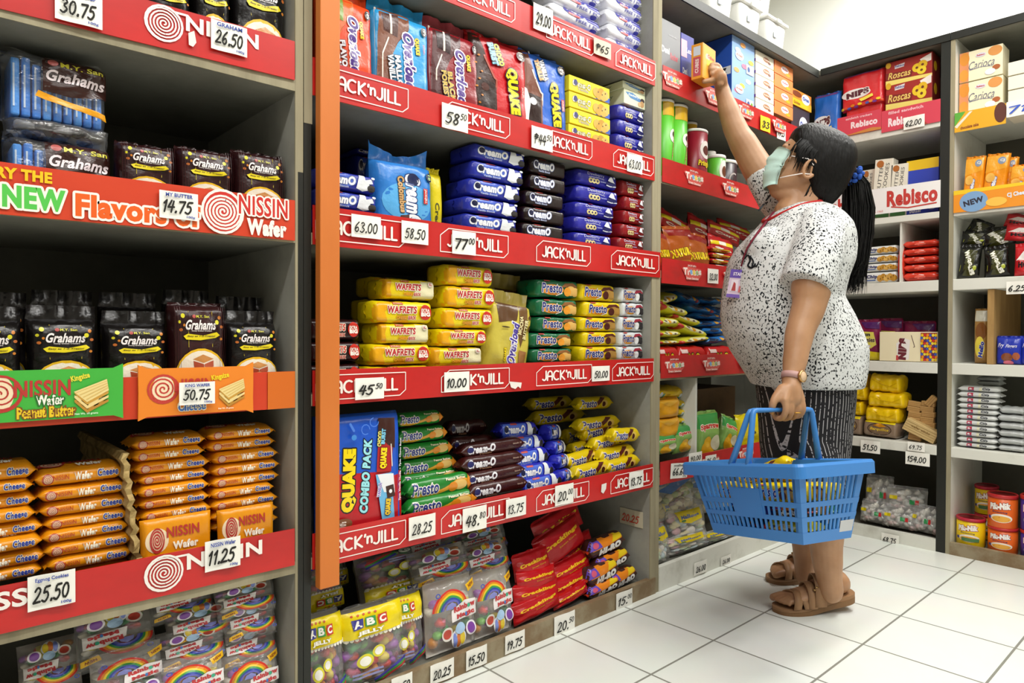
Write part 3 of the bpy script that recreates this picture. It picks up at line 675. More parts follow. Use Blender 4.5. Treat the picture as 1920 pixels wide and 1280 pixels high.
t_box('carton_yellow', 'biscuit_carton', .155, .045, .12, '#f0d814', [('p', [(.0, 0), (.55, 0), (1, .10), (1, .0)], '#2a5ac0'), ('p', [(.6, .0), (1, .35), (1, .0)], '#2a5ac0'), ('t', 'Cream-O', .30, .58, .44, .40, '#f5f2ea', {'b': .05, 's': .15, 'o': '#9a9230', 'ow': .14}), ('e', .15, .62, .045, .2, '#3a3a7a'), ('t', 'Vanilla', .33, .27, .26, .2, '#b4b0a0', {'b': .03}),
    ('e', .66, .45, .09, .32, '#d8ac4a'), ('e', .78, .5, .09, .34, '#c8962f'), ('e', .88, .42, .09, .32, '#dcb65a'), ('e', .72, .25, .08, .25, '#cf9f3c'), ('e', .83, .2, .08, .2, '#d8ac4a'), ('e', .70, .5, .012, .05, '#4a2a14'), ('e', .80, .4, .012, .05, '#4a2a14'), ('e', .88, .55, .012, .05, '#4a2a14')],
    side=[('r', .1, .2, .9, .8, '#d8c010')], top=[('r', .1, .2, .9, .8, '#e0c812')])
t_box('carton_white', 'biscuit_carton', .155, .05, .19, '#e4e8c8', [('p', [(.06, .80), (.40, .88), (.86, .55), (.72, .40), (.30, .48)], '#5a8cc0'), ('t', 'Dewberry', .45, .68, .5, .2, '#e8eef0', {'b': .03, 's': .2}), ('e', .86, .55, .10, .16, '#4a3a3c'), ('e', .84, .30, .10, .22, '#c49a6a'), ('e', .72, .25, .07, .16, '#d8b486')], side=[('t', 'Dewberry', .5, .6, .5, .35, '#8a9a7a', {'s': .2})])
def dewberry(c, c2): return [('t', 'Dewberry', .44, .74, .42, .24, '#cfd0ea', {'b': .0}), ('l', [(.26, .55), (.5, .60), (.64, .54)], .03, '#cfd0ea'), ('e', .30, .33, .055, .17, '#dccb8c'), ('e', .38, .33, .055, .17, '#e6d79c'), ('e', .46, .33, .055, .17, '#dccb8c'),
    ('e', .30, .33, .02, .07, c2), ('e', .38, .33, .02, .07, c2), ('e', .46, .33, .02, .07, c2), ('t', 'Sandwich', .60, .36, .14, .10, '#a0a4d0'), ('r', .30, .90, .40, .98, '#c03a3a'),
    ('p', [(.72, .52), (.76, .72), (.79, .82), (.83, .80), (.86, .55), (.90, .42), (.80, .46)], '#eceef4'), ('e', .88, .78, .02, .07, '#eceef4'), ('e', .80, .30, .13, .14, c2), ('l', [(.68, .2), (.78, .16), (.92, .2)], .06, '#dfe2ee')]
t_bar('dewberry_blue', 'biscuit_pack', .15, .052, .12, '#28289a', dewberry('#28289a', '#1a1c5c'), ends='tuck', n=6, seed=21)
t_bar('dewberry_red', 'biscuit_pack', .15, .052, .12, '#8e1a1e', dewberry('#8e1a1e', '#6a1216'), ends='tuck', n=6, seed=22)
def creamo(body, glow): return [('e', .36, .55, .30, .40, glow), ('t', 'CreamO', .36, .56, .56, .50, '#f4f4f6', {'b': .05, 's': .22, 'o': '#5a6a9a' if glow != '#3a2420' else '#3a4a7a', 'ow': .14}), ('e', .15, .58, .055, .18, '#10143c'), ('t', 'Vanilla Biscuit', .36, .20, .32, .12, '#b8c4e8'), ('r', .26, .90, .42, .99, '#c0504a')]
MILK = [('p', [(.70, .95), (.78, .98), (.80, .7), (.90, .80), (.93, .55), (.86, .5), (.90, .2), (.76, .06), (.64, .18), (.66, .42)], '#dfe3e6'), ('e', .90, .26, .07, .20, '#2a2626'), ('e', .93, .86, .03, .07, '#dfe3e6')]
t_bar('cream_blue', 'biscuit_pack', .155, .052, .12, '#26309c', creamo('#26309c', '#3f5cc4')+MILK, ends='tuck', n=7, seed=23)
t_bar('cream_brown', 'biscuit_pack', .155, .052, .12, '#1c0c0a', creamo('#1c0c0a', '#2a1614'), ends='tuck', n=7, seed=24)
t_pouch('cream_pouch', 'biscuit_pouch', .165, .20, .085, '#2f7ccc', up([('e', .5, .35, .42, .30, '#57a8e0'), ('t', 'CreamO', .60, .40, .80, .26, '#f4f4f6', {'rot': -88, 'b': .05, 's': .25, 'o': '#1c3a7a', 'ow': .12}), ('e', .60, .72, .10, .10, '#14204c'), ('e', .62, .06, .085, .08, '#dfeaf4'), ('e', .62, .06, .05, .05, '#3a78c0'),
    ('t', 'Colombus', .40, .46, .56, .11, '#c9a06a', {'rot': -86, 'b': .05, 'o': '#3a2416', 'ow': .16}), ('p', [(.30, .0), (.36, .13), (.52, .16), (.50, .0)], '#4a2018'), ('r', .76, .36, .84, .60, '#c42a2a'), ('t', 'JACKnJILL', .80, .48, .22, .05, '#f5e6e0', {'rot': -88}), ('e', .90, .80, .07, .07, '#16244c'), ('t', '10', .90, .80, .09, .06, '#c8e890', {'rot': -88, 'b': .05})], .22), pu=5, pv=4, seal=.10, seed=25, amp=.004, ears=.16)
t_pouch('slim_yellow', 'snack_pouch', .07, .2, .05, '#dcc814', [('t', 'Cream', .5, .4, .4, .3, '#4a4a20', {'rot': -88})], seed=26)
def wafrets(o, tcol='#b02a2c', sub='BRIX', flav='CHEESE', foil=False):
    return o+[('r', .30, .86, .47, .97, '#b83a20'), ('t', 'JACKnJILL', .385, .915, .15, .07, '#f0d8a0'), ('t', 'WAFRETS', .45, .62, .50, .34, tcol, {'b': .05, 's': .12, 'o': '#f4ecd8', 'ow': .14}), ('t', flav, .44, .26, .18, .15, '#e8a020', {'b': .05, 'o': '#8a4a14', 'ow': .1}), ('t', sub, .62, .26, .14, .17, tcol, {'b': .05, 'o': '#f4ecd8', 'ow': .14}),
        ('e', .85, .52, .105, .36, '#c42a1c'), ('t', 'EXTRA', .85, .62, .15, .15, '#f6efe2', {'b': .04}), ('t', 'BIG', .85, .43, .16, .20, '#f6efe2', {'b': .06})]
t_bar('wafrets_yellow', 'wafer_brick', .16, .058, .10, '#e6cc0c', wafrets([('p', [(.0, 1), (.30, 1), (.16, .5), (.22, 0), (.0, 0)], '#e6a60e'), ('p', [(.22, .0), (.5, .22), (.62, .0)], '#e6a60e')]), ends='tuck', n=5, seed=27, amp=.0025, endcol='#d8c21c')
t_bar('wafrets_glare', 'wafer_brick', .16, .058, .10, '#e0c60e', wafrets([('p', [(.0, 1), (.14, 1), (.10, .5), (.14, 0), (.0, 0)], '#d69a12'), ('p', [(.50, .0), (.70, .95), (.98, 1), (.98, .0)], '#ddd6ae')])[:-3]+[('e', .88, .80, .05, .14, '#d8cabc'), ('t', 'XL', .88, .80, .06, .12, '#b02a2c')], ends='tuck', n=5, seed=28, amp=.0025, endcol='#d8c21c')  # pale area at one end is film glare painted into the print
t_bar('wafrets_brown', 'wafer_brick', .16, .058, .10, '#2a0c0e', wafrets([], '#c43a30', flav='CHOCO'), ends='tuck', n=5, seed=29, amp=.002)
t_pouch('overload_gold', 'cake_pouch', .15, .205, .085, '#c9b84a', up([('p', [(.12, .98), (.62, .97), (.56, .72), (.40, .70), (.16, .66)], '#5a3c22'), ('p', [(.62, .97), (.86, .97), (.80, .60), (.70, .30), (.62, .5)], '#6a4a24'), ('t', 'Overload', .52, .36, .68, .17, '#4a3a9a', {'rot': 86, 'b': .05, 's': .3, 'o': '#f2eef0', 'ow': .18}), ('t', 'MOCHA', .66, .66, .30, .09, '#e8d8a0', {'rot': 84, 'b': .05, 'o': '#2e1e12', 'ow': .14}), ('t', 'BUTTER', .78, .60, .32, .09, '#e8d8a0', {'rot': 84, 'b': .05, 'o': '#2e1e12', 'ow': .14}),
    ('t', 'QUAKE', .36, .17, .22, .07, '#e8d01c', {'rot': 86, 'b': .06, 'o': '#6a4a10', 'ow': .1}), ('p', [(.62, .02), (.84, .02), (.84, .24), (.66, .26)], '#9a6a3a'), ('e', .90, .80, .05, .03, '#4a2a18'), ('e', .88, .62, .03, .05, '#4a2a18'), ('e', .30, .6, .09, .012, '#4a3a20')], .16), pu=5, pv=4, seal=.16, seed=30, amp=.006, sealcol='#c2ae58')
def presto(or_, cookie, cap, capcol):
    return [('e', .36, .44, .27, .30, or_), ('p', [(.52, .55), (.66, .84), (.86, .88), (.98, .62), (.80, .70), (.62, .60)], capcol), ('e', .80, .42, .12, .28, cookie), ('e', .90, .36, .09, .26, cookie), ('e', .71, .36, .085, .26, cap), ('l', [(.44, .12), (.58, .26)], .05, '#f0ece4'),
        ('t', 'Presto', .34, .52, .48, .56, '#2a3274', {'b': .035, 'arc': .05, 's': .08, 'o': '#f3efe6', 'ow': .08}), ('r', .16, .90, .30, .97, '#c8504a')]
t_bar('presto_green', 'biscuit_pack', .15, .054, .10, '#12603c', presto('#dc8a2c', '#d8ac5c', '#e0952c', '#8a5a2c'), ends='tuck', n=6, seed=31, amp=.002)
t_bar('presto_yellow', 'biscuit_pack', .15, .054, .10, '#e2c60e', presto('#e08a1c', '#a8803c', '#4a1e18', '#54241c'), ends='tuck', n=6, seed=32, amp=.002, endcol='#cdb81e')
t_bar('presto_white', 'biscuit_pack', .15, .054, .10, '#d4d8da', presto('#e0951c', '#2c2a2c', '#eceeee', '#94283a'), ends='tuck', n=6, seed=33, amp=.003)
def roll(el): return el
t_bar('roll_green', 'biscuit_roll', .15, .042, .042, '#1f7d2a', [('p', [(.0, .28), (.25, .18), (.55, .45), (.8, .86), (.98, .6), (.98, .45), (.8, .7), (.6, .3), (.3, .05), (.0, .15)], '#e0a02c'), ('e', .78, .48, .11, .26, '#e0b868'), ('e', .67, .42, .07, .24, '#e08a1e'), ('e', .94, .5, .05, .4, '#e08a1e'),
    ('t', 'Presto', .26, .55, .38, .6, '#2a3a84', {'b': .03, 's': .15, 'o': '#f3ece0', 'ow': .12}), ('t', 'Peanut Butter', .72, .82, .3, .12, '#f0e0c0')], n=2.3, seed=34, amp=.0012)
t_bar('roll_brown', 'biscuit_roll', .15, .042, .042, '#3a100e', [('t', 'Cream-O', .30, .55, .42, .56, '#e9e6ea', {'b': .05, 's': .2, 'o': '#4a3a4a', 'ow': .1}), ('e', .13, .56, .05, .2, '#2a2a60'), ('t', 'Vanilla', .36, .2, .2, .14, '#c89a7a'), ('t', 'biscuit 10', .86, .6, .14, .12, '#b49a8a')], n=2.6, seed=35, amp=.002)
t_bar('roll_blue', 'biscuit_roll', .15, .05, .045, '#2226a8', [('r', .06, .08, .66, .92, '#4a6ad0'), ('t', 'Cream-O', .36, .58, .52, .5, '#f4f4f6', {'b': .05, 's': .2, 'o': '#3a4a9a', 'ow': .1}), ('e', .14, .6, .05, .2, '#10143c'), ('t', 'Vanilla', .36, .22, .3, .14, '#c8d4f0'), ('r', .26, .86, .42, .95, '#c0504a'), ('p', [(.70, .98), (.78, .98), (.80, .6), (.86, .7), (.86, .3), (.76, .1), (.68, .3)], '#dfe3e6'), ('e', .87, .4, .06, .3, '#2a2626')], n=2.6, seed=36, amp=.002)
t_bar('roll_yellow', 'biscuit_roll', .15, .042, .042, '#dcc00c', [('t', 'Presto', .30, .5, .44, .6, '#2c3488', {'b': .03, 's': .15, 'o': '#f3ece0', 'ow': .12}), ('p', [(.52, .6), (.66, .95), (.78, .9), (.66, .6), (.56, .3)], '#5a241c'), ('e', .74, .45, .09, .3, '#e0bc5a'), ('e', .72, .42, .05, .2, '#4a1e14'), ('l', [(.42, .12), (.56, .28)], .07, '#e88a2c')], n=2.3, seed=37, amp=.0014)
t_pouch('combo', 'cake_combo_pouch', .19, .23, .06, '#1d55c4', up([('p', [(.01, .50), (.99, .44), (.99, .02), (.01, .02)], '#b81822'),
    ('t', 'QUAKE', .34, .42, .56, .17, '#f7dc0c', {'rot': 86, 'b': .09, 'o': '#1c1416', 'ow': .16}), ('t', 'COMBO PACK', .53, .44, .66, .10, '#9adfe6', {'rot': 84, 'b': .06, 's': .1, 'o': '#14182c', 'ow': .2}), ('r', .145, .30, .20, .50, '#c42a2a'), ('t', 'JACKnJILL', .172, .40, .19, .04, '#f5e6e0', {'rot': 88}),
    ('p', [(.66, .46), (.70, .95), (.90, .94), (.84, .45)], '#b0201f'), ('p', [(.68, .80), (.69, .95), (.90, .94), (.89, .66), (.80, .70)], '#3a1812'), ('t', 'CHOCO', .70, .76, .14, .05, '#e8dc6a', {'rot': 84, 'b': .06, 'o': '#203040', 'ow': .2}), ('t', 'BURST', .745, .78, .14, .05, '#7fcbe8', {'rot': 84, 'b': .06, 'o': '#203040', 'ow': .2}), ('t', 'QUAKE', .75, .58, .19, .09, '#f7dc0c', {'rot': 84, 'b': .08, 'o': '#7a1414', 'ow': .16}), ('l', [(.84, .70), (.85, .5)], .01, '#e8dcd0'),
    ('p', [(.64, .44), (.84, .44), (.88, .03), (.74, .03)], '#6ab4e0'), ('p', [(.66, .44), (.86, .43), (.88, .25), (.74, .27)], '#e8eaee'), ('p', [(.76, .32), (.86, .33), (.88, .22), (.78, .21)], '#3a1a14'), ('e', .82, .27, .02, .018, '#f0f0f0'), ('t', 'QUAKE', .79, .13, .15, .07, '#f0c81c', {'rot': 84, 'b': .08, 'o': '#3a3a4a', 'ow': .16}), ('t', 'VANILLA', .68, .30, .13, .04, '#8a7ac0', {'rot': 80, 'b': .06, 'o': '#f0eef4', 'ow': .2}),
    ('t', '7pcs. Vanilla Thrills + 7pcs. Choco Burst', .95, .46, .58, .035, '#e8e4ea', {'rot': 88, 'b': .03}), ('e', .24, .05, .11, .05, '#7a4a2a'), ('t', "10's", .24, .05, .05, .08, '#f0e8dc', {'rot': 86, 'b': .04}), ('l', [(.10, .90), (.14, .86), (.11, .83), (.15, .80)], .008, '#4d80dc'), ('l', [(.34, .92), (.38, .86)], .02, '#4d80dc'), ('l', arc(.52, .86, .05, .045, 0, 300, 8), .007, '#4d80dc'), ('l', arc(.16, .68, .06, .05, 20, 330, 8), .007, '#4d80dc'), ('e', .38, .80, .03, .025, '#3f8ad8'), ('l', arc(.62, .92, .05, .04, 100, 360, 8), .007, '#4d80dc')], .13),
    pu=9, pv=8, seal=0, seed=38, amp=.0016)
# jelly bags: clear film, printed header, jelly pieces inside
def fill(key, cols, n, w, h, d, seed, r=(.012, .018), zmax=.8, name='jelly_filling', round_=True):
    rn = random.Random(seed); mb = MB()
    for i in range(n):
        c = rn.choice(cols); q = rn.uniform(*r); x = rn.uniform(-.40, .40)*w; z = rn.uniform(.07, zmax)*h
        s = max(.15, 1-(2*x/w)**4)*max(.15, 1-(2*z/h-1)**4); y = d/2-d*.42*s*rn.uniform(.35, 1)+q*.75
        mt = Euler((rn.uniform(0, 3), rn.uniform(0, 3), rn.uniform(0, 3))).to_matrix()
        if round_ and rn.random() < .6: mb.ball((x, y, z), (q, q, q*.8), mat(c, 'plastic'), 10, 6, mt)
        else:
            bm = bmesh.new(); bmesh.ops.create_cone(bm, segments=10, radius1=q, radius2=q*.55, depth=q*1.5, cap_ends=True)
            mb.bm(bm, mat(c, 'plastic'), True, Matrix.Translation((x, y, z)) @ mt.to_4x4()); bm.free()
    TYPES[key]['kids'].append((name, mb.mesh(name), 'stuff'))
JC = ['#e23a32', '#6fbf3a', '#e8962a', '#9a4fb0', '#e8d23a', '#d86a8a', '#4aa860']
CJ = clear_film('clear_bag_film', .15, .12)
t_pouch('abc', 'jelly_bag', .19, .27, .07, CJ, [('p', [(.05+.075*i-.04, .68), (.05+.075*i+.04, .68), (.05+.075*i+.03, .63), (.05+.075*i, .615), (.05+.075*i-.03, .63)], '#f0ecdc') for i in range(13)]+[('r', .01, .66, .99, .99, '#ecd40e')] + [('e', .14+.09*i, .945, .02, .014, '#d05a3a') for i in range(5)] + [
    ('r', .12, .78, .30, .90, '#3a3a8a'), ('t', 'A', .21, .84, .15, .09, '#f4f0e6', {'b': .05}), ('r', .33, .78, .49, .90, '#3f9a4a'), ('t', 'B', .41, .84, .12, .09, '#f4f0e6', {'b': .05}), ('r', .52, .78, .68, .90, '#c8392e'), ('t', 'C', .60, .84, .12, .09, '#f4f0e6', {'b': .05}), ('t', 'JELLY', .40, .715, .42, .06, '#fbf7ea', {'b': .06, 'o': '#a89a2a', 'ow': .2}),
    ('a', .28, .36, .06, .09, 0, 360, '#d8cf3a'), ('e', .28, .36, .085, .06, '#f0eee0'), ('a', .5, .44, .05, .075, 0, 360, '#d8cf3a'), ('e', .5, .44, .07, .05, '#eceae0'), ('r', .08, .20, .56, .225, '#8a8ab4'), ('r', .08, .155, .56, .18, '#8a8ab4'), ('e', .24, .05, .10, .045, '#e0e4dc'), ('t', '12', .24, .05, .09, .035, '#3a3a3a'), ('p', [(.4, .10), (.95, .26), (.95, .22), (.42, .06)], '#3a3a9a'), ('p', [(.42, .06), (.95, .22), (.95, .185), (.44, .03)], '#3f8f3f'), ('p', [(.44, .03), (.95, .185), (.95, .155), (.5, .01)], '#c03a3a')], pu=5, pv=4, seal=.03, clear=True, seed=41, amp=.005)
fill('abc', JC, 34, .19, .27, .07, 2, (.016, .024), .66)
def rainbow(cx, cy, r):
    o = []
    for i, c in enumerate(['#d8342a', '#e8861e', '#ecd02a', '#3f9a4a', '#2f4fa8', '#6a6ac4']): o.append(('a', cx, cy, r*(1-.10*(i+1)), r*(1-.10*i), 0, 180, c))
    return o+[('p', [(cx+x*r, cy+z*r) for x, z in [(.38, 0), (.3, .25), (0, .38), (-.3, .25), (-.38, 0)]], '#8d92d8')]
t_pouch('rainbow', 'jelly_bag', .19, .25, .06, CJ, rainbow(.42, .62, .27)+[('p', [(.40, .44), (.95, .46), (.95, .68), (.70, .70), (.42, .60)], '#ece6e4'), ('t', 'Rainbow', .69, .615, .46, .085, '#c23a3e', {'b': .07, 'rot': 5}), ('t', 'Magic', .70, .50, .38, .085, '#c23a3e', {'b': .07, 'rot': 5}), ('e', .78, .61, .03, .03, '#3fae8a'), ('e', .72, .5, .02, .03, '#3f7ac0'), ('p', [(.74, .90), (.98, .96), (.98, .86), (.78, .80)], '#e8b41e'), ('t', 'NEW', .87, .885, .15, .045, '#8a3a1a', {'b': .04, 'rot': 15}),
    ('e', .30, .30, .11, .10, '#e9e2da'), ('e', .30, .30, .08, .07, '#c84a3a'), ('e', .52, .20, .15, .14, '#e4e6ea'), ('e', .52, .17, .05, .10, '#d8793a'), ('e', .60, .19, .05, .09, '#e8cc3a'), ('e', .44, .19, .04, .10, '#7a8ad0'), ('e', .78, .30, .11, .10, '#ece6ee'), ('e', .78, .30, .08, .075, '#7a3f9a'), ('e', .55, .34, .10, .08, '#a8c8e8'), ('a', .14, .86, .02, .035, 0, 360, '#4a5ab0')], pu=5, pv=4, seal=.05, clear=True, seed=42, amp=.006)
fill('rainbow', JC+['#d8d8e8', '#e8e0d0'], 26, .19, .25, .06, 3, (.014, .021), .75)
t_pouch('red_crisp', 'snack_bag', .17, .19, .07, '#b50f16', [('t', 'Cracklings', .5, .62, .80, .17, '#e8b81c', {'b': .06, 's': .2, 'rot': 8}), ('t', 'Sweet Corn', .6, .44, .4, .06, '#d89a1c', {'rot': 8})], pu=3, pv=2.4, seal=.07, seed=43, amp=.007)
t_bar('hero', 'choco_bar', .125, .05, .05, '#43251f', [('p', [(.0, .45), (.0, 1), (1, 1), (1, .72), (.5, .5)], '#e8861e'), ('p', [(.0, .5), (.0, 1), (.25, 1), (.35, .55)], '#6a4fc0'), ('p', [(.6, .6), (.7, 1), (1, 1), (1, .78)], '#e8c81e'), ('e', .16, .74, .08, .16, '#d85a7a'), ('t', 'HI-RO', .56, .36, .62, .38, '#ecebe8', {'b': .10, 'rot': 6, 's': .1})], n=2.6, seed=44, amp=.002, endcol='#b0301a')
t_bar('magic', 'cracker_pack', .14, .055, .09, '#e9eaf0', [('p', [(.60, .95), (.98, .92), (.98, .5), (.72, .55)], '#6a6ac8'), ('e', .45, .75, .2, .25, '#4a4aa8'), ('t', 'Magic', .45, .8, .3, .24, '#f2eef2', {'b': .05, 's': .2}), ('r', .34, .5, .56, .64, '#d8606a'), ('t', 'FREE 1 PC', .72, .35, .44, .2, '#5a5aa8', {'b': .02}), ('e', .86, .14, .07, .1, '#4a4aa8'), ('r', .7, .70, .95, .76, '#9a9ad0')], ends='fin', n=3, seed=45, amp=.003)

# bay 3 ------------------------------------------------------------
t_box('grey_box', 'cereal_box', .14, .21, .10, '#85868a', [('t', 'Deni', .34, .56, .34, .10, '#f0f0f0', {'b': .04}), ('t', 'Rocher', .72, .50, .34, .10, '#d86a74', {'b': .03}), ('t', 'chocolate wafers', .66, .80, .36, .03, '#b8b8bc')], top=[('r', .5, .2, 1, .9, '#c0504a')])
t_box('violet_box', 'cereal_box', .10, .18, .10, '#3c3f9c', [('t', 'Deni', .30, .40, .34, .10, '#f0f0f0', {'b': .04}), ('t', 'Rocher', .68, .32, .40, .10, '#d86a74', {'b': .03}), ('r', .0, .62, .45, .9, '#e8b0c0'), ('t', 'Lexus', .65, .75, .5, .09, '#d8d8f0', {'s': .2})])
t_box('orange_box', 'snack_box', .085, .15, .05, '#e89a2c', [('r', .08, .06, .92, .95, '#f0a838'), ('e', .36, .66, .16, .10, '#e8b0a0'), ('r', .30, .42, .96, .60, '#e8c81c'), ('t', 'Cubes', .62, .70, .5, .10, '#d8482a', {'b': .05}), ('r', .50, .30, .9, .40, '#8a6a3a')], side=[('r', .18, .08, .82, .62, '#c2505a'), ('r', .2, .66, .8, .92, '#cfd4dc'), ('t', 'CUBES', .5, .36, .4, .3, '#f0d8d0', {'rot': 88, 'b': .04})], bev=.002)
t_box('blue_case', 'snack_case', .11, .32, .20, '#2f5fc0', [('r', .0, .0, 1, 1, '#8fb4e8')] + [(('e', .22+.28*(i % 3)+.06*sin(i), .08+.085*i, .12, .03, ['#f0d84a', '#e8eef6', '#f0a85a', '#d87a9a'][i % 4])) for i in range(11)] + [('e', .32, .78, .18, .055, '#f4f4f8'), ('t', 'Krispi', .32, .78, .26, .035, '#d8604a', {'b': .05}), ('e', .32, .36, .18, .055, '#f4f4f8'), ('t', 'Krispi', .32, .36, .26, .035, '#d8604a', {'b': .05}), ('r', .62, .60, .95, .72, '#eef0e6'), ('e', .72, .66, .06, .035, '#3a5a9a'), ('r', .62, .16, .95, .28, '#eef0e6'), ('e', .72, .22, .06, .035, '#3a5a9a'), ('e', .87, .22, .05, .03, '#6aae3a')],
    side=[('r', .0, .0, 1, 1, '#2a58bc'), ('r', .7, .52, .98, .62, '#e8ecf0'), ('t', 'Z', .84, .57, .1, .07, '#16181c', {'b': .08})])
t_box('cream_box', 'cracker_box', .09, .072, .14, '#ece6d2', [('e', .58, .55, .18, .22, '#b07a5a'), ('t', 'Voice', .58, .56, .30, .16, '#e8e0d0', {'b': .04}), ('e', .74, .36, .08, .10, '#8a5a4a')], side=[('r', .0, .0, 1, .25, '#7a4a9a')])
t_box('peach_box', 'cracker_box', .09, .072, .14, '#e88a4a', [('e', .55, .55, .20, .26, '#efe6e8'), ('t', 'Voice', .55, .58, .30, .16, '#a83a5a', {'b': .06}), ('e', .72, .28, .12, .12, '#e8b02a')], side=[('r', .0, .5, 1, .9, '#c83a3a'), ('r', .0, .1, 1, .4, '#e8c42a')])
t_box('cookie_box', 'cookie_box', .12, .12, .09, '#3d3238', [('e', .66, .56, .24, .24, '#d8dce8'), ('t', 'Oreo', .66, .58, .38, .16, '#4a5aa0', {'b': .08}), ('e', .62, .28, .18, .10, '#e0b8c0')], side=[('e', .5, .5, .3, .4, '#d8dce8'), ('t', 'Oreo', .5, .5, .55, .25, '#3a4a9a', {'b': .06, 'rot': 80})])
t_box('cookie_box_flat', 'cookie_box', .15, .055, .10, '#d8882c', [('r', 0, 0, 1, .42, '#e8b81c'), ('e', .72, .62, .20, .32, '#d8dce8'), ('t', 'Oreo', .72, .64, .30, .26, '#4a5aa0', {'b': .08}), ('e', .3, .74, .22, .18, '#7a3a1c'), ('t', 'Golden', .3, .2, .3, .2, '#9a6a1a', {'b': .04})])
def can(body, flav=None, fc='#e8c41c'):
    o = [('e', .50, .72, .34, .095, '#f2efe8'), ('e', .42, .755, .12, .03, '#5a2a20'), ('e', .60, .70, .12, .03, '#5a2a20'), ('t', 'Pringles', .50, .53, .78, .075, '#f0d21c', {'b': .05, 's': .15, 'o': '#3a1a14', 'ow': .12})]
    return [o[0], o[3]] + (flav or [])
t_can('can_red', 'chip_can', .035, .235, '#c81e26', can(0)+[('r', .0, .90, 1, .985, '#e8b81e'), ('p', [(.1, .02), (.9, .02), (.9, .28), (.5, .36), (.1, .3)], '#e88a2a'), ('e', .5, .12, .3, .05, '#ecc24a')])
t_can('can_green', 'chip_can', .036, .235, '#5cc22e', [('r', .0, .80, 1, .97, '#dcae1e'), ('e', .66, .56, .30, .085, '#f2efe8'), ('e', .68, .58, .14, .035, '#1e2a1a'), ('t', 'Pringles', .60, .40, .50, .07, '#c42a26', {'b': .05, 'rot': 80, 'o': '#f0ece0', 'ow': .14}), ('e', .74, .13, .12, .05, '#e8d88a')])
t_can('can_maroon', 'chip_can', .037, .185, '#8a1226', [('e', .58, .66, .34, .15, '#efe9e4'), ('e', .58, .65, .2, .08, '#5a241c'), ('t', 'Pringles', .55, .42, .80, .12, '#eccf1c', {'b': .05, 's': .15, 'o': '#3a1014', 'ow': .12}), ('p', [(.25, .02), (.8, .02), (.75, .28), (.35, .28)], '#d88a8a'), ('e', .55, .1, .16, .06, '#e8c85a')])
t_can('can_small', 'chip_can', .034, .10, '#58b02c', [('e', .55, .60, .36, .27, '#efe9e4'), ('e', .55, .58, .2, .14, '#6a3a24'), ('t', 'Pringles', .55, .14, .8, .16, '#eccf1c', {'b': .05, 's': .15, 'o': '#3a4a14', 'ow': .12})])
t_can('can_dark', 'chip_can', .034, .10, '#26141c', [('a', .45, .45, .16, .20, 60, 280, '#b8b0ac'), ('e', .55, .3, .1, .06, '#8a3a3a'), ('t', 'P', .75, .12, .25, .2, '#eccf1c', {'b': .08})])
t_can('can_wine', 'chip_can', .034, .10, '#7c1428', [('e', .5, .6, .3, .2, '#e0d0d0')], lid='#e0d4da')
t_pouch('chips_brown', 'chip_bag', .15, .20, .06, '#a8531a', [('p', [(.02, .98), (.98, .98), (.9, .78), (.1, .8)], '#8a1a16'), ('t', 'NATURAL', .50, .36, .90, .22, '#f0d41c', {'b': .09, 'rot': 10, 'o': '#6a2a10', 'ow': .08}), ('e', .5, .1, .3, .05, '#d88a3a')], pu=3.5, pv=2.6, seal=.08, seed=51, amp=.007)
t_pouch('chips_red', 'chip_bag', .15, .20, .06, '#b01418', [('p', [(.02, .66), (.98, .80), (.98, .58), (.02, .44)], '#e8d21c'), ('p', [(.3, .70), (.6, .75), (.6, .55), (.3, .5)], '#f0ece0'), ('t', 'Curls', .5, .30, .7, .16, '#f0e0d0', {'b': .06})], pu=3.5, pv=2.6, seal=.08, seed=52, amp=.006)
t_bar('snack_red', 'snack_pack', .12, .035, .10, '#b01c1c', [('r', .05, .1, .95, .5, '#e8cc2a'), ('t', 'cheese', .5, .3, .6, .3, '#b01c1c', {'b': .04}), ('e', .4, .72, .2, .2, '#e8e0d8')], n=2.4, seed=53)
t_bar('bag_yellow', 'snack_bag', .16, .045, .14, '#d6d23c', [('p', [(.2, .55), (.5, .85), (.85, .7), (.8, .4), (.4, .3)], '#e8e6c0'), ('e', .5, .55, .06, .2, '#e0a01c'), ('e', .32, .6, .05, .1, '#6a5a4a'), ('e', .7, .5, .04, .1, '#6a5a4a'), ('e', .08, .4, .08, .3, '#b8302a')], n=2.0, seed=54, amp=.006)
t_bar('bag_blue', 'snack_bag', .16, .045, .14, '#2f74b8', [('p', [(.0, .5), (.3, .9), (.5, .6), (.3, .3)], '#22304a'), ('e', .62, .6, .05, .2, '#d8a03a'), ('e', .75, .45, .06, .2, '#a83a3a'), ('p', [(.5, .2), (.8, .35), (.95, .2), (.7, .05)], '#5a9ad8')], n=2.0, seed=55, amp=.006)
t_bar('strip_red', 'snack_pack', .12, .04, .10, '#bc1c1a', [('t', 'N.O.', .55, .45, .5, .5, '#ecd41c', {'b': .10, 'o': '#3a1a10', 'ow': .16}), ('r', .08, .7, .3, .85, '#e8d0c8')], n=3, seed=56)
t_bar('loaf_yellow', 'bread_pack', .15, .05, .10, '#e8c412', [('p', [(.0, .2), (.3, .5), (.25, .0)], '#3f9a7a'), ('e', .16, .4, .06, .2, '#d8e4ea'), ('l', [(.3, .7), (.9, .6)], .04, '#c89c0c'), ('l', [(.35, .35), (.95, .3)], .04, '#c89c0c')], n=2.4, seed=57, amp=.006)
t_pouch('paper_orange', 'bread_pack', .13, .10, .05, '#dc9c1e', [('p', [(.1, .9), (.5, .6), (.9, .9)], '#e6b03a'), ('l', [(.0, .5), (.5, .62), (1, .45)], .02, '#c0820f')], pu=3, pv=3, seal=.08, seed=58, amp=.008)
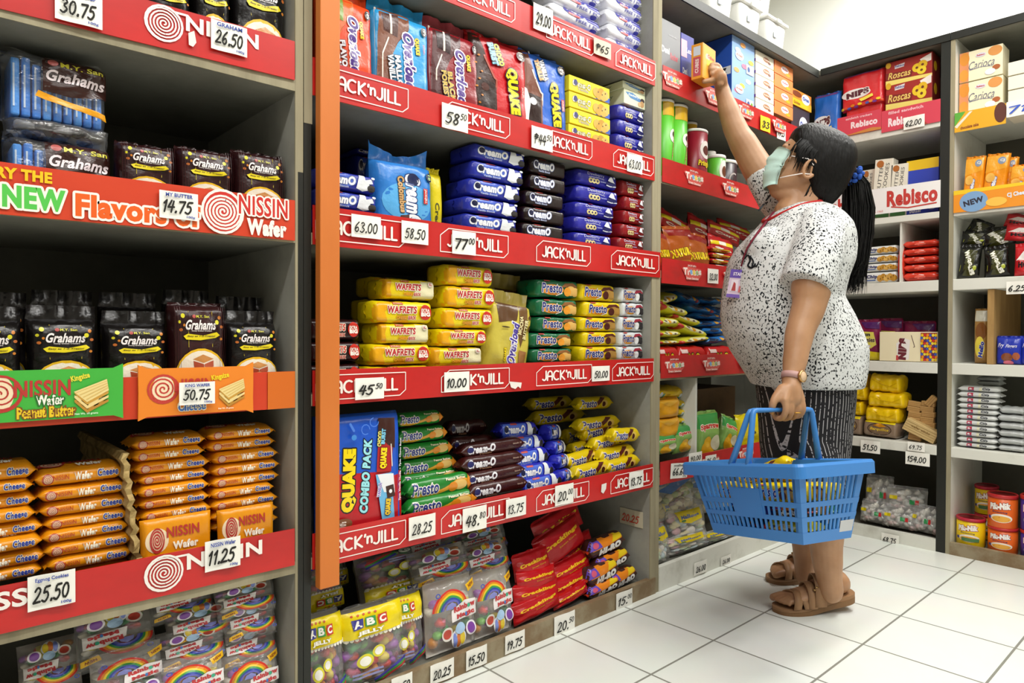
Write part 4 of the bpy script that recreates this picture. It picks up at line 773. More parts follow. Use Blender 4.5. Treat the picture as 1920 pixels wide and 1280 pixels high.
t_pouch('chick', 'candy_bag', .13, .17, .05, '#8ab45a', [('r', .0, .72, 1, 1, '#3f9a4a'), ('t', 'Sparrow', .5, .72, .8, .15, '#c8302a', {'b': .07, 'arc': .2, 'o': '#f0ecd8', 'ow': .14}), ('e', .38, .26, .26, .2, '#e8ac1e'), ('e', .38, .44, .15, .11, '#ecb822'), ('e', .72, .4, .2, .16, '#dcd8b8')], seal=.06, seed=59, amp=.005)
MC = ['#e8c8c4', '#cfe4c0', '#f0e6b4', '#e6b4bc', '#c8dce0', '#f2ece2']
t_pouch('mallow', 'marshmallow_bag', .20, .23, .10, CJ, [('p', [(.15, .99), (.85, .99), (.8, .72), (.5, .64), (.2, .74)], '#dcc41c'), ('t', 'Mallows', .5, .84, .5, .1, '#5a6a9a', {'b': .06}), ('e', .3, .75, .06, .03, '#4a7a4a')], pu=4, pv=3, seal=.05, clear=True, seed=60, amp=.008)
fill('mallow', MC, 46, .20, .23, .10, 5, (.018, .026), .92, 'marshmallow_filling')
t_pouch('twist_bag', 'candy_bag', .20, .24, .10, CJ, [('p', [(.05, .7), (.6, .95), (.95, .85), (.3, .6)], '#4a6a9a')], pu=3, pv=2.4, seal=.08, clear=True, seed=61, amp=.01)
fill('twist_bag', ['#8a6a3a', '#b8a86a', '#5a7aa0', '#9aa85a', '#7a3a2a', '#c8b88a'], 40, .20, .24, .10, 6, (.016, .024), .9, 'candy_filling')

# end wall ----------------------------------------------------------
def nips(c): return [('p', [(.02, 1), (.98, 1), (.9, .95), (.1, .95)], '#7a4a8a'), ('e', .36, .42, .34, .14, '#efeaea'), ('t', 'NIPS', .40, .42, .54, .17, '#5a2430', {'b': .09, 's': .1, 'rot': 9, 'o': '#f0e8e4', 'ow': .14})] + [('e', .04+.085*i, .05+.03*sin(i*2.7)+.006*i, .05, .035, ['#e8c41c', '#d84a2a', '#4a5ab0', '#e88a2a', '#7a3a8a'][i % 5]) for i in range(12)] + [('p', [(.45, .24), (.75, .32), (.78, .24), (.5, .16)], '#f0dc4a')]
t_pouch('nips_red', 'candy_pouch', .17, .20, .06, '#d8282e', nips(0), pu=8, pv=6, seal=.04, seed=71, amp=.004)
t_pouch('nips_blue', 'candy_pouch', .17, .20, .06, '#2a6cc8', nips(0), pu=8, pv=6, seal=.04, seed=72, amp=.004)
t_box('roscas', 'biscuit_box', .19, .10, .10, '#a02018', [('p', [(0, 0), (1, 0), (1, .12), (0, .22)], '#ecd870'), ('p', [(0, .22), (.56, .17), (.6, .45), (0, .55)], '#7a1812'), ('t', 'Roscas', .30, .40, .50, .28, '#e8c86a', {'b': .02, 's': .25}), ('p', [(.20, .80), (.42, .84), (.40, .68), (.2, .66)], '#e0d8d8'), ('t', 'Rebisco', .31, .76, .2, .10, '#5a5a9a', {'b': .04}), ('p', [(.74, .8), (.98, .95), (.98, .65), (.8, .6)], '#f0e8e0'),
    ('e', .68, .48, .10, .18, '#e8c41c'), ('e', .80, .56, .10, .18, '#e0b414'), ('e', .78, .34, .10, .17, '#ecd02a'), ('e', .68, .48, .03, .05, '#6a2a12'), ('e', .80, .56, .03, .05, '#6a2a12'), ('e', .78, .34, .03, .05, '#6a2a12'), ('e', .06, .86, .06, .12, '#d8a81c')], right=[('r', 0, 0, 1, 1, '#7a1a16'), ('e', .4, .5, .2, .2, '#e8c41c')])
t_box('carioca', 'biscuit_box', .19, .125, .10, '#ece4c2', [('r', .0, .0, .22, 1, '#d88a5a'), ('e', .12, .77, .115, .22, '#d88a2a'), ('e', .11, .22, .105, .2, '#dc9434'), ('e', .83, .83, .16, .16, '#d8924a'), ('t', 'Carioca', .52, .50, .60, .26, '#6a6a78', {'b': .0, 's': .4}), ('l', [(.24, .36), (.5, .40), (.78, .34)], .018, '#8a8a98'), ('e', .5, .80, .12, .07, '#d8d4e0'), ('t', 'Rebisco', .5, .80, .18, .06, '#b83a3a', {'b': .05}), ('e', .86, .28, .09, .08, '#a85a2a'), ('e', .72, .17, .12, .1, '#e4e4ea')])
t_box('plain_box', 'biscuit_box', .19, .085, .10, '#ece6d2', [('r', .62, .3, .8, .7, '#a8403a'), ('e', .9, .5, .08, .3, '#d8b070')])
t_box('shortbread', 'biscuit_box', .09, .20, .06, '#e9e4d2', [('t', 'BUTTER', .34, .68, .44, .20, '#2a2a2e', {'rot': 84, 'b': .0}), ('t', 'COOKIES', .66, .70, .46, .20, '#2a2a2e', {'rot': 84, 'b': .0}), ('e', .30, .92, .2, .06, '#b0682a'), ('e', .74, .36, .2, .08, '#d88a2a'), ('e', .56, .18, .28, .10, '#e0a04a'), ('p', [(.05, .02), (.95, .02), (.95, .10), (.05, .2)], '#5a9a5a'), ('e', .24, .17, .18, .08, '#c23a42')])
t_box('combi', 'biscuit_case', .19, .22, .12, '#2c42b4', [('r', 0, .82, 1, 1, '#e8c018'), ('t', 'Choco', .2, .36, .28, .09, '#e8d8c0', {'b': .03}), ('t', 'COMBINATION', .62, .30, .70, .10, '#e8c41c', {'b': .05, 's': .2, 'rot': 6}), ('t', 'Butter', .3, .10, .4, .1, '#e8e4ea', {'b': .03, 's': .2}), ('e', .8, .14, .14, .06, '#b8c4e8')])
t_bar('chip_white', 'cookie_pack', .15, .048, .10, '#dcdeda', [('t', 'Chip', .34, .55, .30, .4, '#3a3f6a', {'b': .06}), ('r', .2, .2, .44, .3, '#4a6aa0')] + [('e', .56+.09*i, .4+.1*(i % 2), .08, .32, ['#c89a4a', '#b8862f', '#d8ac5a'][i % 3]) for i in range(5)] + [('e', .58+.07*i, .35+.12*(i % 3), .012, .06, '#4a2a14') for i in range(6)], ends='tuck', n=6, seed=73)
t_bar('red_pack', 'snack_pack', .15, .05, .10, '#cf3a26', [('l', [(.05, .7), (.3, .8), (.6, .62), (.95, .74)], .08, '#ecd8d4'), ('e', .5, .42, .16, .2, '#e86a5a'), ('l', [(.2, .25), (.5, .32), (.9, .22)], .05, '#8a1a14')], n=2.6, seed=74, amp=.005, k='film')
t_box('nips_box', 'candy_case', .20, .11, .12, '#ebe0bc', [('p', [(.36, .04), (.52, .06), (.54, .72), (.42, .8), (.30, .6), (.32, .12)], '#e9e4e0'), ('t', 'NIPS', .41, .42, .74, .15, '#6a2430', {'rot': 86, 'b': .10}), ('l', [(.56, .88), (.62, .5), (.6, .48)], .02, '#5a3a3a'), ('r', .30, .03, .34, .2, '#c44a4a'), ('r', .72, .03, .99, .97, '#a83a1c')] + [('e', .745+.045*(i % 6)+.012*((i//6) % 2), .08+.09*(i//6), .022, .05, ['#e8c41c', '#c82a2a', '#e88a1c', '#5a2a6a', '#3a5ab0', '#e8d24a'][(i*7+i//3) % 6]) for i in range(60)])
t_pouch('purple_bag', 'candy_bag', .17, .22, .05, '#7a1a44', [('p', [(.2, .74), (.8, .72), (.9, .4), (.7, .3), (.15, .36)], '#d8cc5a'), ('t', 'Fun', .5, .66, .36, .10, '#3a3a3a', {'b': .07}), ('t', 'Gummies', .5, .52, .7, .12, '#4a3a3a', {'b': .07, 'o': '#e8dc8a', 'ow': .14}), ('t', 'Grape', .45, .36, .5, .10, '#d8d0e0', {'b': .06}), ('p', [(.0, .0), (1, .0), (1, .2), (.5, .24), (0, .4)], '#d8c41c'), ('p', [(.3, .98), (.98, .98), (.98, .8), (.5, .82)], '#4a1a5a')], seal=.05, seed=75)
t_bar('bread_yellow', 'bread_pack', .17, .075, .12, '#ecc40e', [('l', [(.1, .2), (.3, .7), (.6, .3), (.9, .6)], .03, '#d0a408'), ('l', [(.1, .7), (.5, .45), (.92, .3)], .03, '#d0a408')], n=3, seed=76, amp=.009, ends='tuck')
t_bar('barquillo', 'wafer_bag', .17, .075, .12, '#8a7460', [('e', .5, .5, .36, .36, '#4a382c'), ('e', .5, .5, .33, .31, '#7a624a'), ('t', 'Barquillos', .5, .48, .56, .22, '#d8b43a', {'b': .04, 's': .2}), ('p', [(.3, .7), (.5, .88), (.7, .7), (.5, .62)], '#c8861e'), ('r', 0, .86, 1, 1, '#d8c41c')], n=4, seed=77, amp=.004, ends='tuck')
t_box('wafer_stick', 'wafer_stick', .075, .022, .022, '#c29a60', [('l', [(.0, .33), (1, .33)], .05, '#8a6232'), ('l', [(.0, .66), (1, .66)], .05, '#8a6232')], top=[('l', [(.0, .5), (1, .5)], .06, '#9a7038')])
t_box('wafer_tray', 'wafer_tray', .17, .05, .05, '#ccb078', [('l', [(.02, .2+.2*i), (.98, .2+.2*i)], .03, '#9a7a44') for i in range(4)]+[('t', 'wafer sticks', .5, .6, .6, .2, '#8a6a3a')])
t_pouch('white_bag', 'candy_bag', .20, .16, .08, clear_film('milky_film', .22, .16), [('r', .1, .5, .3, .66, '#dcc81c'), ('p', [(.6, .55), (.72, .55), (.72, .35), (.6, .35)], '#2a8a4a'), ('p', [(.73, .55), (.82, .55), (.82, .35), (.73, .35)], '#c42a2a')], pu=3, pv=2.4, seal=.14, clear=True, seed=78, amp=.012)
fill('white_bag', ['#e8e4da', '#dfe2dc', '#f0ece0', '#e8c8c4'], 34, .20, .16, .08, 8, (.016, .024), .9, 'candy_filling')
t_pouch('cheese_orange', 'cracker_pack', .10, .20, .04, '#ec9418', up([('p', [(.05, .95), (.95, .98), (.95, .7), (.05, .6)], '#f0a832'), ('e', .70, .86, .18, .08, '#8a9ab0'), ('t', 'CJ', .72, .86, .2, .07, '#e8e4dc', {'b': .05}), ('t', 'Cheese', .42, .30, .44, .22, '#e8ecf4', {'rot': 82, 'b': .08, 'o': '#3a6ab0', 'ow': .2}), ('e', .3, .5, .2, .1, '#f0bc5a')], .10), pu=8, pv=7, seal=.03, seed=79, amp=.003)
t_pouch('wiggles', 'chip_bag', .14, .20, .05, '#10100c', [('p', [(.25, .06), (.62, .04), (.86, .86), (.42, .92)], '#3a3a14'), ('t', 'WIGGLES', .54, .48, .84, .22, '#efeee6', {'rot': -72, 'b': .08, 'o': '#8a8a3a', 'ow': .10}), ('l', [(.2, .9), (.12, .2)], .02, '#7a7a2a'), ('e', .8, .3, .08, .08, '#a8b03a')], seal=.09, seed=80, amp=.007)
t_pouch('spicy_red', 'chip_bag', .14, .20, .05, '#b81a22', [('p', [(.1, .5), (.4, .8), (.9, .75), (.9, .5)], '#e8e0dc'), ('t', 'HOT', .5, .35, .6, .2, '#1a1214', {'b': .08})], seal=.09, seed=81, amp=.007)
t_bar('silver_pack', 'cookie_pack', .15, .026, .09, '#d0d2d0', [('r', .26, .25, .39, .82, '#b02a44'), ('r', .255, .2, .395, .3, '#3a4a9a'), ('t', 'Mr.', .325, .55, .08, .3, '#ece8ea', {'b': .05}), ('t', 'Chip', .68, .55, .18, .5, '#2a2c34', {'b': .05}), ('r', .52, .2, .58, .8, '#dcd8b8')], n=2.4, seed=82, amp=.002)
t_bar('plain_silver', 'cookie_pack', .12, .034, .09, '#b6b9b8', [('l', [(.1, .6), (.5, .7), (.9, .55)], .05, '#d8dad8')], n=2.2, seed=83, amp=.004)
def tin(c): return [('t', 'Pik-Nik', .5, .66, .74, .20, '#f4f0ea', {'b': .09, 's': .1, 'rot': 5, 'o': '#a03018', 'ow': .16}), ('e', .55, .30, .38, .13, '#f0e6da'), ('e', .55, .28, .32, .09, '#e8a83a'), ('l', [(.3, .28), (.5, .33), (.8, .26)], .02, '#c87a1c'), ('t', 'Shoestring', .5, .48, .5, .06, '#2a2a5a', {'b': .03}), ('e', .14, .3, .06, .05, '#3a3a8a')]
t_can('tin_orange', 'snack_tin', .05, .11, '#e0621a', tin(0), lid='#b8282a', rim='#b8282a', lidh=.012)
t_can('tin_yellow', 'snack_tin', .05, .11, '#ecc814', tin(0)+[('r', .3, .2, .9, .32, '#4a7a4a')], lid='#b8243a', rim='#b8243a', lidh=.012)
t_can('tin_violet', 'snack_tin', .05, .11, '#3a3596', tin(0), lid='#c8302a', rim='#c8302a', lidh=.012)
t_pouch('blue_bag', 'candy_bag', .15, .14, .05, '#2436a8', [('t', 'Fry', .22, .68, .26, .2, '#dcdcf0', {'b': .02, 's': .4}), ('t', 'Fingers', .62, .66, .44, .16, '#dcdcf0', {'b': .02, 's': .4}), ('e', .45, .26, .22, .16, '#8a4a2a'), ('e', .8, .3, .14, .14, '#a85a3a'), ('e', .5, .06, .2, .08, '#e0708a')], seal=.05, seed=84)
t_pouch('hello_pack', 'wafer_pouch', .09, .26, .05, '#9a7238', [('r', .1, .78, .95, .98, '#c0bca8'), ('e', .55, .6, .4, .16, '#7a4a1c'), ('e', .45, .30, .34, .2, '#e0cc4a'), ('t', 'Hello', .55, .26, .3, .3, '#2a3a9a', {'rot': 78, 'b': .08, 'o': '#e8e4d0', 'ow': .12})], seal=.02, seed=85)
# ------------------------------------------------------------------ stock on the left wall, nearest bay
P_ = left_pack
def flip_pack(key, p0, p1, yt, yb, X, label, cat, group, flip=False, lean=0, turn=0, dscale=1, tilt=0, back=False):
    o = (back_pack if back else left_pack)(key, p0, p1, yt, yb, X, label, cat, group, dscale=dscale, lean=lean, turn=turn, tilt=tilt)
    if flip:
        h = TYPES[key]['h']*o.scale[2]; o.rotation_euler = (-lean, pi+tilt, o.rotation_euler[2]); o.location.z += h*cos(lean)
        if lean: o.location += Vector((-1, 0, 0) if not back else (0, 1, 0))*h*sin(-lean)
    return o
g = 'graham packs on the upper shelf'
P_('graham_brown', 222, 330, 268, 372, -.03, 'dark brown biscuit pouch beside the clear bag of blue sleeves', 'biscuit pack', g, zbase=BZ[2])
P_('graham_brown', 335, 438, 278, 380, -.03, 'middle of the three dark brown biscuit pouches above the new flavors strip', 'biscuit pack', g, zbase=BZ[2])
P_('graham_brown', 442, 536, 285, 385, -.03, 'dark brown biscuit pouch beside the grey end panel, above the spiral disc', 'biscuit pack', g, zbase=BZ[2])
g = 'clear bags of blue sleeves'
P_('graham_bag', 12, 215, 262, 350, -.04, 'clear bag of blue biscuit sleeves, lower of two, partly behind the strip', 'biscuit bag', g, zbase=BZ[2])
P_('graham_bag', 8, 207, 82, 228, -.06, 'clear bag of blue biscuit sleeves, upper of two', 'biscuit bag', g, dscale=.9)
P_('graham_bag', -190, 2, 85, 232, -.05, 'clear bag of blue sleeves cut off by the photo edge on the upper shelf', 'biscuit bag', g, turn=.1)
P_('graham_bag', -200, 6, 262, 345, -.05, 'clear bag of blue sleeves cut off by the photo edge, low behind the strip', 'biscuit bag', g, zbase=BZ[2])
T = t_pouch('dark_bag', 'biscuit_bag', .23, .10, .16, clear_film('dull_film', .07, .22), pu=4, pv=2.4, seal=.2, clear=True, seed=90, amp=.012)
fill('dark_bag', ['#1c1c22', '#23232c', '#15161a', '#2c2426', '#8a8c90'], 26, .23, .10, .14, 9, (.016, .026), .85, 'biscuit_filling', False)
P_('dark_bag', 15, 218, 222, 262, -.035, 'clear bag of black biscuits squeezed between the two clear bags of blue sleeves', 'biscuit bag', None)
P_('dark_bag', -170, 6, 228, 266, -.03, 'clear bag of black biscuits at the photo edge under the blue sleeves', 'biscuit bag', None)
g = 'black graham pouches'
for p0, p1, yt, key, l in [(-95, 44, 600, 'graham_black', 'black biscuit pouch cut off by the photo edge above the green wafer card'), (52, 186, 598, 'graham_black', 'black biscuit pouch standing behind the green wafer card'),
        (196, 318, 606, 'graham_black', 'black biscuit pouch above the gap between the green and orange cards'), (322, 424, 572, 'graham_brown', 'dark brown biscuit pouch taller than the black ones behind the orange card'), (428, 524, 604, 'graham_black', 'black biscuit pouch beside the end panel behind the orange card')]:
    P_(key, p0, p1, yt, 760, -.03 if key == 'graham_black' else -.024, l, 'biscuit pack', g, zbase=BZ[1])
for i, (p0, p1, yt) in enumerate([(-80, 55, 575), (62, 180, 572), (190, 300, 575), (312, 400, 570), (412, 500, 580)]):
    P_('graham_black', p0, p1, yt, 760, -.135, ['dark biscuit pouch in the second row at the photo edge', 'dark biscuit pouch in the second row behind the green card pouch', 'dark biscuit pouch in the second row, third along', 'dark biscuit pouch in the second row behind the tall brown pouch', 'dark biscuit pouch in the second row beside the end panel'][i], 'biscuit pack', 'second row of black pouches', zbase=BZ[1])
for p0, p1, l in [(268, 362, 'black pouch on the top shelf above the spiral mark, cut off by the photo'), (366, 436, 'black pouch on the top shelf above the 26.50 card'), (440, 544, 'black pouch on the top shelf beside the end panel')]:
    P_('graham_black', p0, p1, -52, 60, -.03, l, 'biscuit pack', 'black pouches on the top shelf', zbase=BZ[3])

# cut-out cards of the flow packs on the third strip
def card(name, p0, p1, yt, yb, X, col, el, label):
    pm, ym = (p0+p1)/2, (yt+yb)/2; a, b = on_x(p0, ym, X), on_x(p1, ym, X); z0, z1 = on_x(pm, yb, X).z, on_x(pm, yt, X).z; w, h = b.y-a.y, z1-z0; mb = MB()
    pr = [(-.5, -.04), (-.43, .03), (.43, .03), (.5, -.04), (.497, .3), (.5, .6), (.5, 1.05), (.43, .97), (-.43, .97), (-.5, 1.05), (-.497, .5)]
    v = [(x*w, 0, z*h) for x, z in pr]+[(x*w, .005, z*h) for x, z in pr]; n = len(pr)
    mb.add(v, [list(range(n)), list(range(2*n-1, n-1, -1))]+[((i+1) % n, i, n+i, n+(i+1) % n) for i in range(n)], mat(col, 'card'))
    decals(mb, el, w, h, lambda x, z, l: (x, -l, z), sub=False, base=.0003, step=.0002, kind='card')
    o = mb.build(name, label=label, cat='display card', group='wafer display cards'); o.location = (X, (a.y+b.y)/2, z0); o.rotation_euler = (0, 0, pi/2); return o
def wafer_pic(x, y, s, asp):
    pts = lambda q: [(x+u*s*asp, y+v*s) for u, v in q]
    o = []
    for k in range(3): o += [('p', pts([(-.5, .06-.13*k), (-.12, -.30-.13*k), (.55, .02-.13*k), (.55, .10-.13*k), (-.10, -.2-.13*k), (-.5, .14-.13*k)]), ['#c8963a', '#e9cf8a', '#b8842e'][k])]
    return [o[2], o[1], o[0], ('p', pts([(-.52, .12), (.5, .48), (.56, .12), (-.12, -.22)]), '#ecd48e')]+[('l', pts([(-.44+.1*i, .06-.075*i+.03), (.5+.012*i, .42-.07*i)]), .012, '#d9b766') for i in range(4)]
card('display_card', -62, 231, 690, 790, .012, '#3fae3a', sp_logo(.19, .55, .26, .62, .36, '#b8332c', wd=.045, b=.03) + [('t', 'Wafer', .50, .40, .19, .20, '#f4f0e2', {'b': .06, 'o': '#2a6a2a', 'ow': .12}), ('t', 'Peanut Butter', .48, .18, .38, .22, '#e8c41c', {'b': .07, 'o': '#7a4a14', 'ow': .12}), ('t', 'Kingsize', .70, .80, .13, .14, '#e8d83a', {'b': .04, 'rot': 14}), ('t', 'Net Wt. 50 grams', .74, .10, .16, .05, '#d8ecd0')] + wafer_pic(.77, .46, .62, .36),
     'green wafer pack display card fixed on the third strip')
card('display_card', 259, 475, 686, 778, .012, '#e8821c', sp_logo(.20, .56, .33, .52, .34, '#c0392e', wd=.05, b=.03) + [('t', 'Wafer', .46, .40, .2, .18, '#f4f0e2', {'b': .06}), ('t', 'Cheese', .44, .20, .24, .2, '#3a6ab4', {'b': .07, 'o': '#f0e4c0', 'ow': .12}), ('t', 'Kingsize', .69, .76, .16, .14, '#ecd41c', {'b': .04, 'rot': 10}), ('t', 'Net Wt. 50 grams', .74, .10, .14, .05, '#f6e0c0')] + wafer_pic(.79, .44, .56, .40),
     'orange wafer pack display card fixed on the third strip')

g = 'orange wafer packs'
S3 = [(249, 386, 815, 842), (250, 384, 839, 863), (254, 394, 860, 886), (261, 393, 882, 906), (261, 393, 904, 929), (262, 393, 927, 951), (265, 397, 949, 974), (265, 397, 972, 998), (265, 397, 996, 1020)]
S4 = [(392, 516, 800, 823), (391, 516, 821, 844), (400, 522, 843, 867), (399, 525, 865, 889), (399, 525, 887, 911), (399, 515, 909, 932), (399, 522, 930, 953), (399, 522, 951, 973), (399, 522, 971, 992)]
S2 = [(66, 236, 874, 908), (72, 241, 906, 936), (75, 242, 934, 964), (84, 243, 960, 988), (79, 242, 984, 1012), (84, 250, 1008, 1038), (90, 250, 1034, 1064), (92, 252, 1062, 1090)]
S1 = [(-110, 68, 872, 908), (-115, 62, 904, 934), (-112, 68, 930, 962), (-112, 66, 958, 990), (-100, 80, 984, 1014), (-100, 80, 1012, 1044), (-95, 86, 1040, 1072), (-98, 78, 1068, 1098)]
left_stack('wafer', S3, -.05, 'orange wafer pack', 'right after the cardboard divider', 'wafer pack', g, jit=.006)
left_stack('wafer', S4, -.05, 'orange wafer pack', 'against the end panel', 'wafer pack', g, jit=.006)
left_stack('wafer', S2, -.05, 'orange wafer pack', 'just before the cardboard divider', 'wafer pack', g, jit=.006)
left_stack('wafer', S1, -.05, 'orange wafer pack', 'at the photo edge', 'wafer pack', g, jit=.006)
P_('wafer_face', 266, 400, 970, 1042, -.02, 'orange wafer pack standing on edge in front of the stack after the divider', 'wafer pack', 'upright orange wafer packs', zbase=BZ[0], lean=-.05)
P_('wafer_face', 412, 518, 952, 1014, -.02, 'orange wafer pack standing on edge in front of the stack by the end panel', 'wafer pack', 'upright orange wafer packs', zbase=BZ[0], lean=-.05)
mb = MB(); n = 24; CB = worn('corrugated_card', '#b59a62', '#8d7440', 40, .8)
a = on_x(247, 915, -.02); v = []
for i in range(n+1):
    z = BZ[0]+.0015+.27*i/n; yy = a.y+.018-.03*i/n+.0035*sin(i*2.4)
    v += [(-.02+.003*sin(i*1.7), yy-.005, z), (-.02+.003*sin(i*2.9), yy+.005, z), (-.42, yy+.005, z), (-.42, yy-.005, z)]
mb.add(v, [(4*i+k, 4*i+(k+1) % 4, 4*i+4+(k+1) % 4, 4*i+4+k) for i in range(n) for k in range(4)]+[(0, 3, 2, 1), (4*n, 4*n+1, 4*n+2, 4*n+3)], CB)
mb.build('cardboard_divider', label='ragged corrugated cardboard divider between the orange wafer stacks', cat='divider')
g = 'rainbow jelly bags in the nearest bay'
RB = [(290, 408, 1092, 1178, 1, -.10), (418, 526, 1092, 1172, 1, -.10), (322, 448, 1150, 1222, 1, -.075), (432, 527, 1146, 1214, 1, -.075), (150, 302, 1160, 1262, 1, -.10), (308, 432, 1196, 1268, 1, -.06), (424, 528, 1192, 1262, 1, -.06), (176, 312, 1232, 1330, 0, -.06), (300, 428, 1244, 1350, 0, -.03), (428, 530, 1236, 1345, 0, -.03), (40, 160, 1225, 1320, 1, -.12)]
RL = ['upside-down rainbow bag topmost after the gap, under the spiral mark', 'upside-down rainbow bag topmost beside the end panel', 'upside-down rainbow bag second from top under the spiral mark', 'upside-down rainbow bag second from top beside the end panel', 'upside-down rainbow bag alone at the edge of the dark gap', 'upside-down rainbow bag third from top under the spiral mark', 'upside-down rainbow bag third from top beside the end panel', 'rainbow bag low in front of the dark gap', 'upright rainbow bag at the bottom edge under the spiral mark', 'upright rainbow bag at the bottom edge beside the end panel', 'rainbow bag deep in the dark gap']
for q, l in zip(RB, RL): flip_pack('rainbow', q[0], q[1], q[2], q[3], q[5], 'clear '+l, 'jelly bag', g, bool(q[4]), lean=-.45 if q[4] else -.12)

# ------------------------------------------------------------------ middle bay, top down
g = 'cracker packs on the top shelf'
left_stack('magic', [(1030, 1126, -34, -6), (1034, 1128, -8, 20), (1030, 1128, 18, 46), (1036, 1128, 44, 74)], -.05, 'white and violet cracker pack', 'over the 29.00 card', 'cracker pack', g, jit=.006)
left_stack('magic', [(1136, 1213, -22, 4), (1138, 1212, 3, 30), (1136, 1213, 28, 56), (1140, 1213, 54, 82), (1138, 1214, 80, 110)], -.05, 'white and violet cracker pack', 'next to the end panel', 'cracker pack', g, jit=.006)
g = 'cake pouches'
for k, p0, p1, yt, l in [('overload_orange', 604, 704, -8, 'orange-red cake pouch beside the orange batten'), ('overload_blue', 704, 810, 24, 'light blue cake pouch with chocolate cake picture'), ('overload_red', 806, 904, 58, 'dark red cake pouch beside the light blue one'), ('quake_red', 889, 994, 62, 'bright red cake pouch with large yellow capitals'), ('quake_blue', 984, 1068, 88, 'royal blue cake pouch with large yellow capitals')]:
    P_(k, p0, p1, yt, yt+150, -.03, l, 'cake pouch', g, zbase=BZ[3], lean=-.04)
left_stack('carton_yellow', [(1067, 1143, 153, 181), (1067, 1143, 183, 211), (1068, 1144, 213, 241), (1066, 1143, 243, 268)], -.03, 'yellow biscuit carton', 'beside the royal blue cake pouch', 'carton', 'yellow biscuit cartons')
left_stack('carton_white', [(1168, 1227, 147, 175), (1170, 1229, 176, 203)], -.03, 'pale cream biscuit carton', 'on the dark blue packs', 'carton', 'cream biscuit cartons')
left_stack('dewberry_blue', [(1160, 1226, 204, 231), (1160, 1228, 231, 257), (1158, 1222, 257, 286)], -.03, 'dark blue biscuit pack', 'under the cream cartons', 'biscuit pack', 'dark blue packs under the cream cartons')
# second shelf
g = 'blue cream biscuit packs'
left_stack('cream_blue', [(592, 706, 322, 356), (592, 708, 359, 393), (592, 708, 396, 428)], -.03, 'blue cream biscuit pack', 'behind the orange batten', 'biscuit pack', g)
P_('cream_blue', 668, 726, 248, 292, -.30, 'blue cream biscuit pack high at the rear behind the light blue pouch', 'biscuit pack', g)
P_('cream_blue', 668, 726, 294, 336, -.30, 'blue cream biscuit pack under the high one at the rear', 'biscuit pack', g)
P_('cream_blue', 668, 726, 338, 386, -.30, 'blue cream biscuit pack lowest of three at the rear', 'biscuit pack', g)
P_('cream_pouch', 709, 818, 302, 415, -.03, 'light blue biscuit pouch with crumpled open top', 'biscuit pack', 'tall pouches', zbase=BZ[2], lean=-.03)
P_('slim_yellow', 806, 832, 322, 420, -.07, 'thin yellow bag wedged behind the light blue pouch', 'snack bag', None, zbase=BZ[2])
left_stack('cream_blue', [(888, 986, 274, 306), (886, 983, 309, 340), (880, 977, 341, 372), (874, 973, 374, 403), (872, 970, 405, 434), (872, 970, 436, 462)], -.03, 'blue cream biscuit pack', 'beside the light blue pouch', 'biscuit pack', g, jit=.002)
left_stack('cream_brown', [(995, 1062, 298, 330), (996, 1062, 331, 360), (988, 1058, 361, 389), (984, 1060, 391, 419), (982, 1058, 421, 450)], -.03, 'dark brown biscuit pack', 'next to the blue cream packs', 'biscuit pack', 'dark brown cream biscuit packs', jit=.002)
left_stack('dewberry_blue', [(1084, 1158, 321, 350), (1084, 1160, 352, 381), (1082, 1152, 382, 408), (1080, 1150, 408, 436), (1080, 1147, 438, 464)], -.03, 'dark blue biscuit pack', 'next to the dark brown packs', 'biscuit pack', 'dark blue biscuit packs', jit=.002)
left_stack('dewberry_red', [(1166, 1226, 342, 370), (1172, 1223, 371, 396), (1170, 1223, 397, 421), (1166, 1221, 422, 446), (1160, 1214, 447, 472)], -.03, 'dark red biscuit pack', 'next to the end panel', 'biscuit pack', 'dark red biscuit packs', jit=.002)
# third shelf
left_stack('wafrets_brown', [(574, 676, 598, 638), (574, 678, 640, 680), (574, 678, 682, 722)], -.03, 'dark brown wafer brick', 'behind the orange batten', 'wafer brick', 'dark brown wafer bricks')
g = 'yellow wafer bricks'
for i, (k, p0, p1, yt, yb, X) in enumerate([('wafrets_glare', 722, 816, 524, 561, -.045), ('wafrets_yellow', 703, 812, 565, 606, -.03), ('wafrets_glare', 712, 806, 606, 644, -.03), ('wafrets_yellow', 698, 808, 645, 684, -.03), ('wafrets_yellow', 692, 806, 686, 724, -.03)]):
    P_(k, p0, p1, yt, yb, X, 'yellow wafer brick, %s of the stack over the 45.50 card' % (ORD[i] if i < 4 else 'bottom'), 'wafer brick', g, turn=RND.uniform(-.02, .02))
for i, (k, p0, p1, yt, yb) in enumerate([('wafrets_yellow', 838, 926, 498, 536), ('wafrets_yellow', 838, 929, 537, 577), ('wafrets_yellow', 833, 925, 578, 615), ('wafrets_yellow', 826, 914, 617, 649), ('wafrets_glare', 812, 906, 651, 686), ('wafrets_yellow', 812, 905, 688, 722)]):
    P_(k, p0, p1, yt, yb, -.03, 'yellow wafer brick, %s of the stack over the 10.00 card' % (ORD[i] if i < 5 else 'bottom'), 'wafer brick', g, turn=RND.uniform(-.02, .02))
for i, (p0, p1, yt, yb) in enumerate([(700, 772, 520, 556), (690, 760, 562, 600), (690, 760, 602, 640), (690, 760, 642, 680)]):
    P_('wafrets_yellow', p0, p1, yt, yb, -.145, 'yellow wafer brick in the shaded second row, %s' % ORD[i], 'wafer brick', 'second row of yellow bricks')
P_('overload_gold', 914, 994, 572, 684, -.03, 'gold cake pouch leaning beside the green packs', 'cake pouch', 'gold cake pouches', zbase=BZ[1], tilt=.10)
P_('overload_gold', 920, 985, 540, 680, -.13, 'gold cake pouch standing behind the leaning one', 'cake pouch', 'gold cake pouches', zbase=BZ[1], tilt=.04)
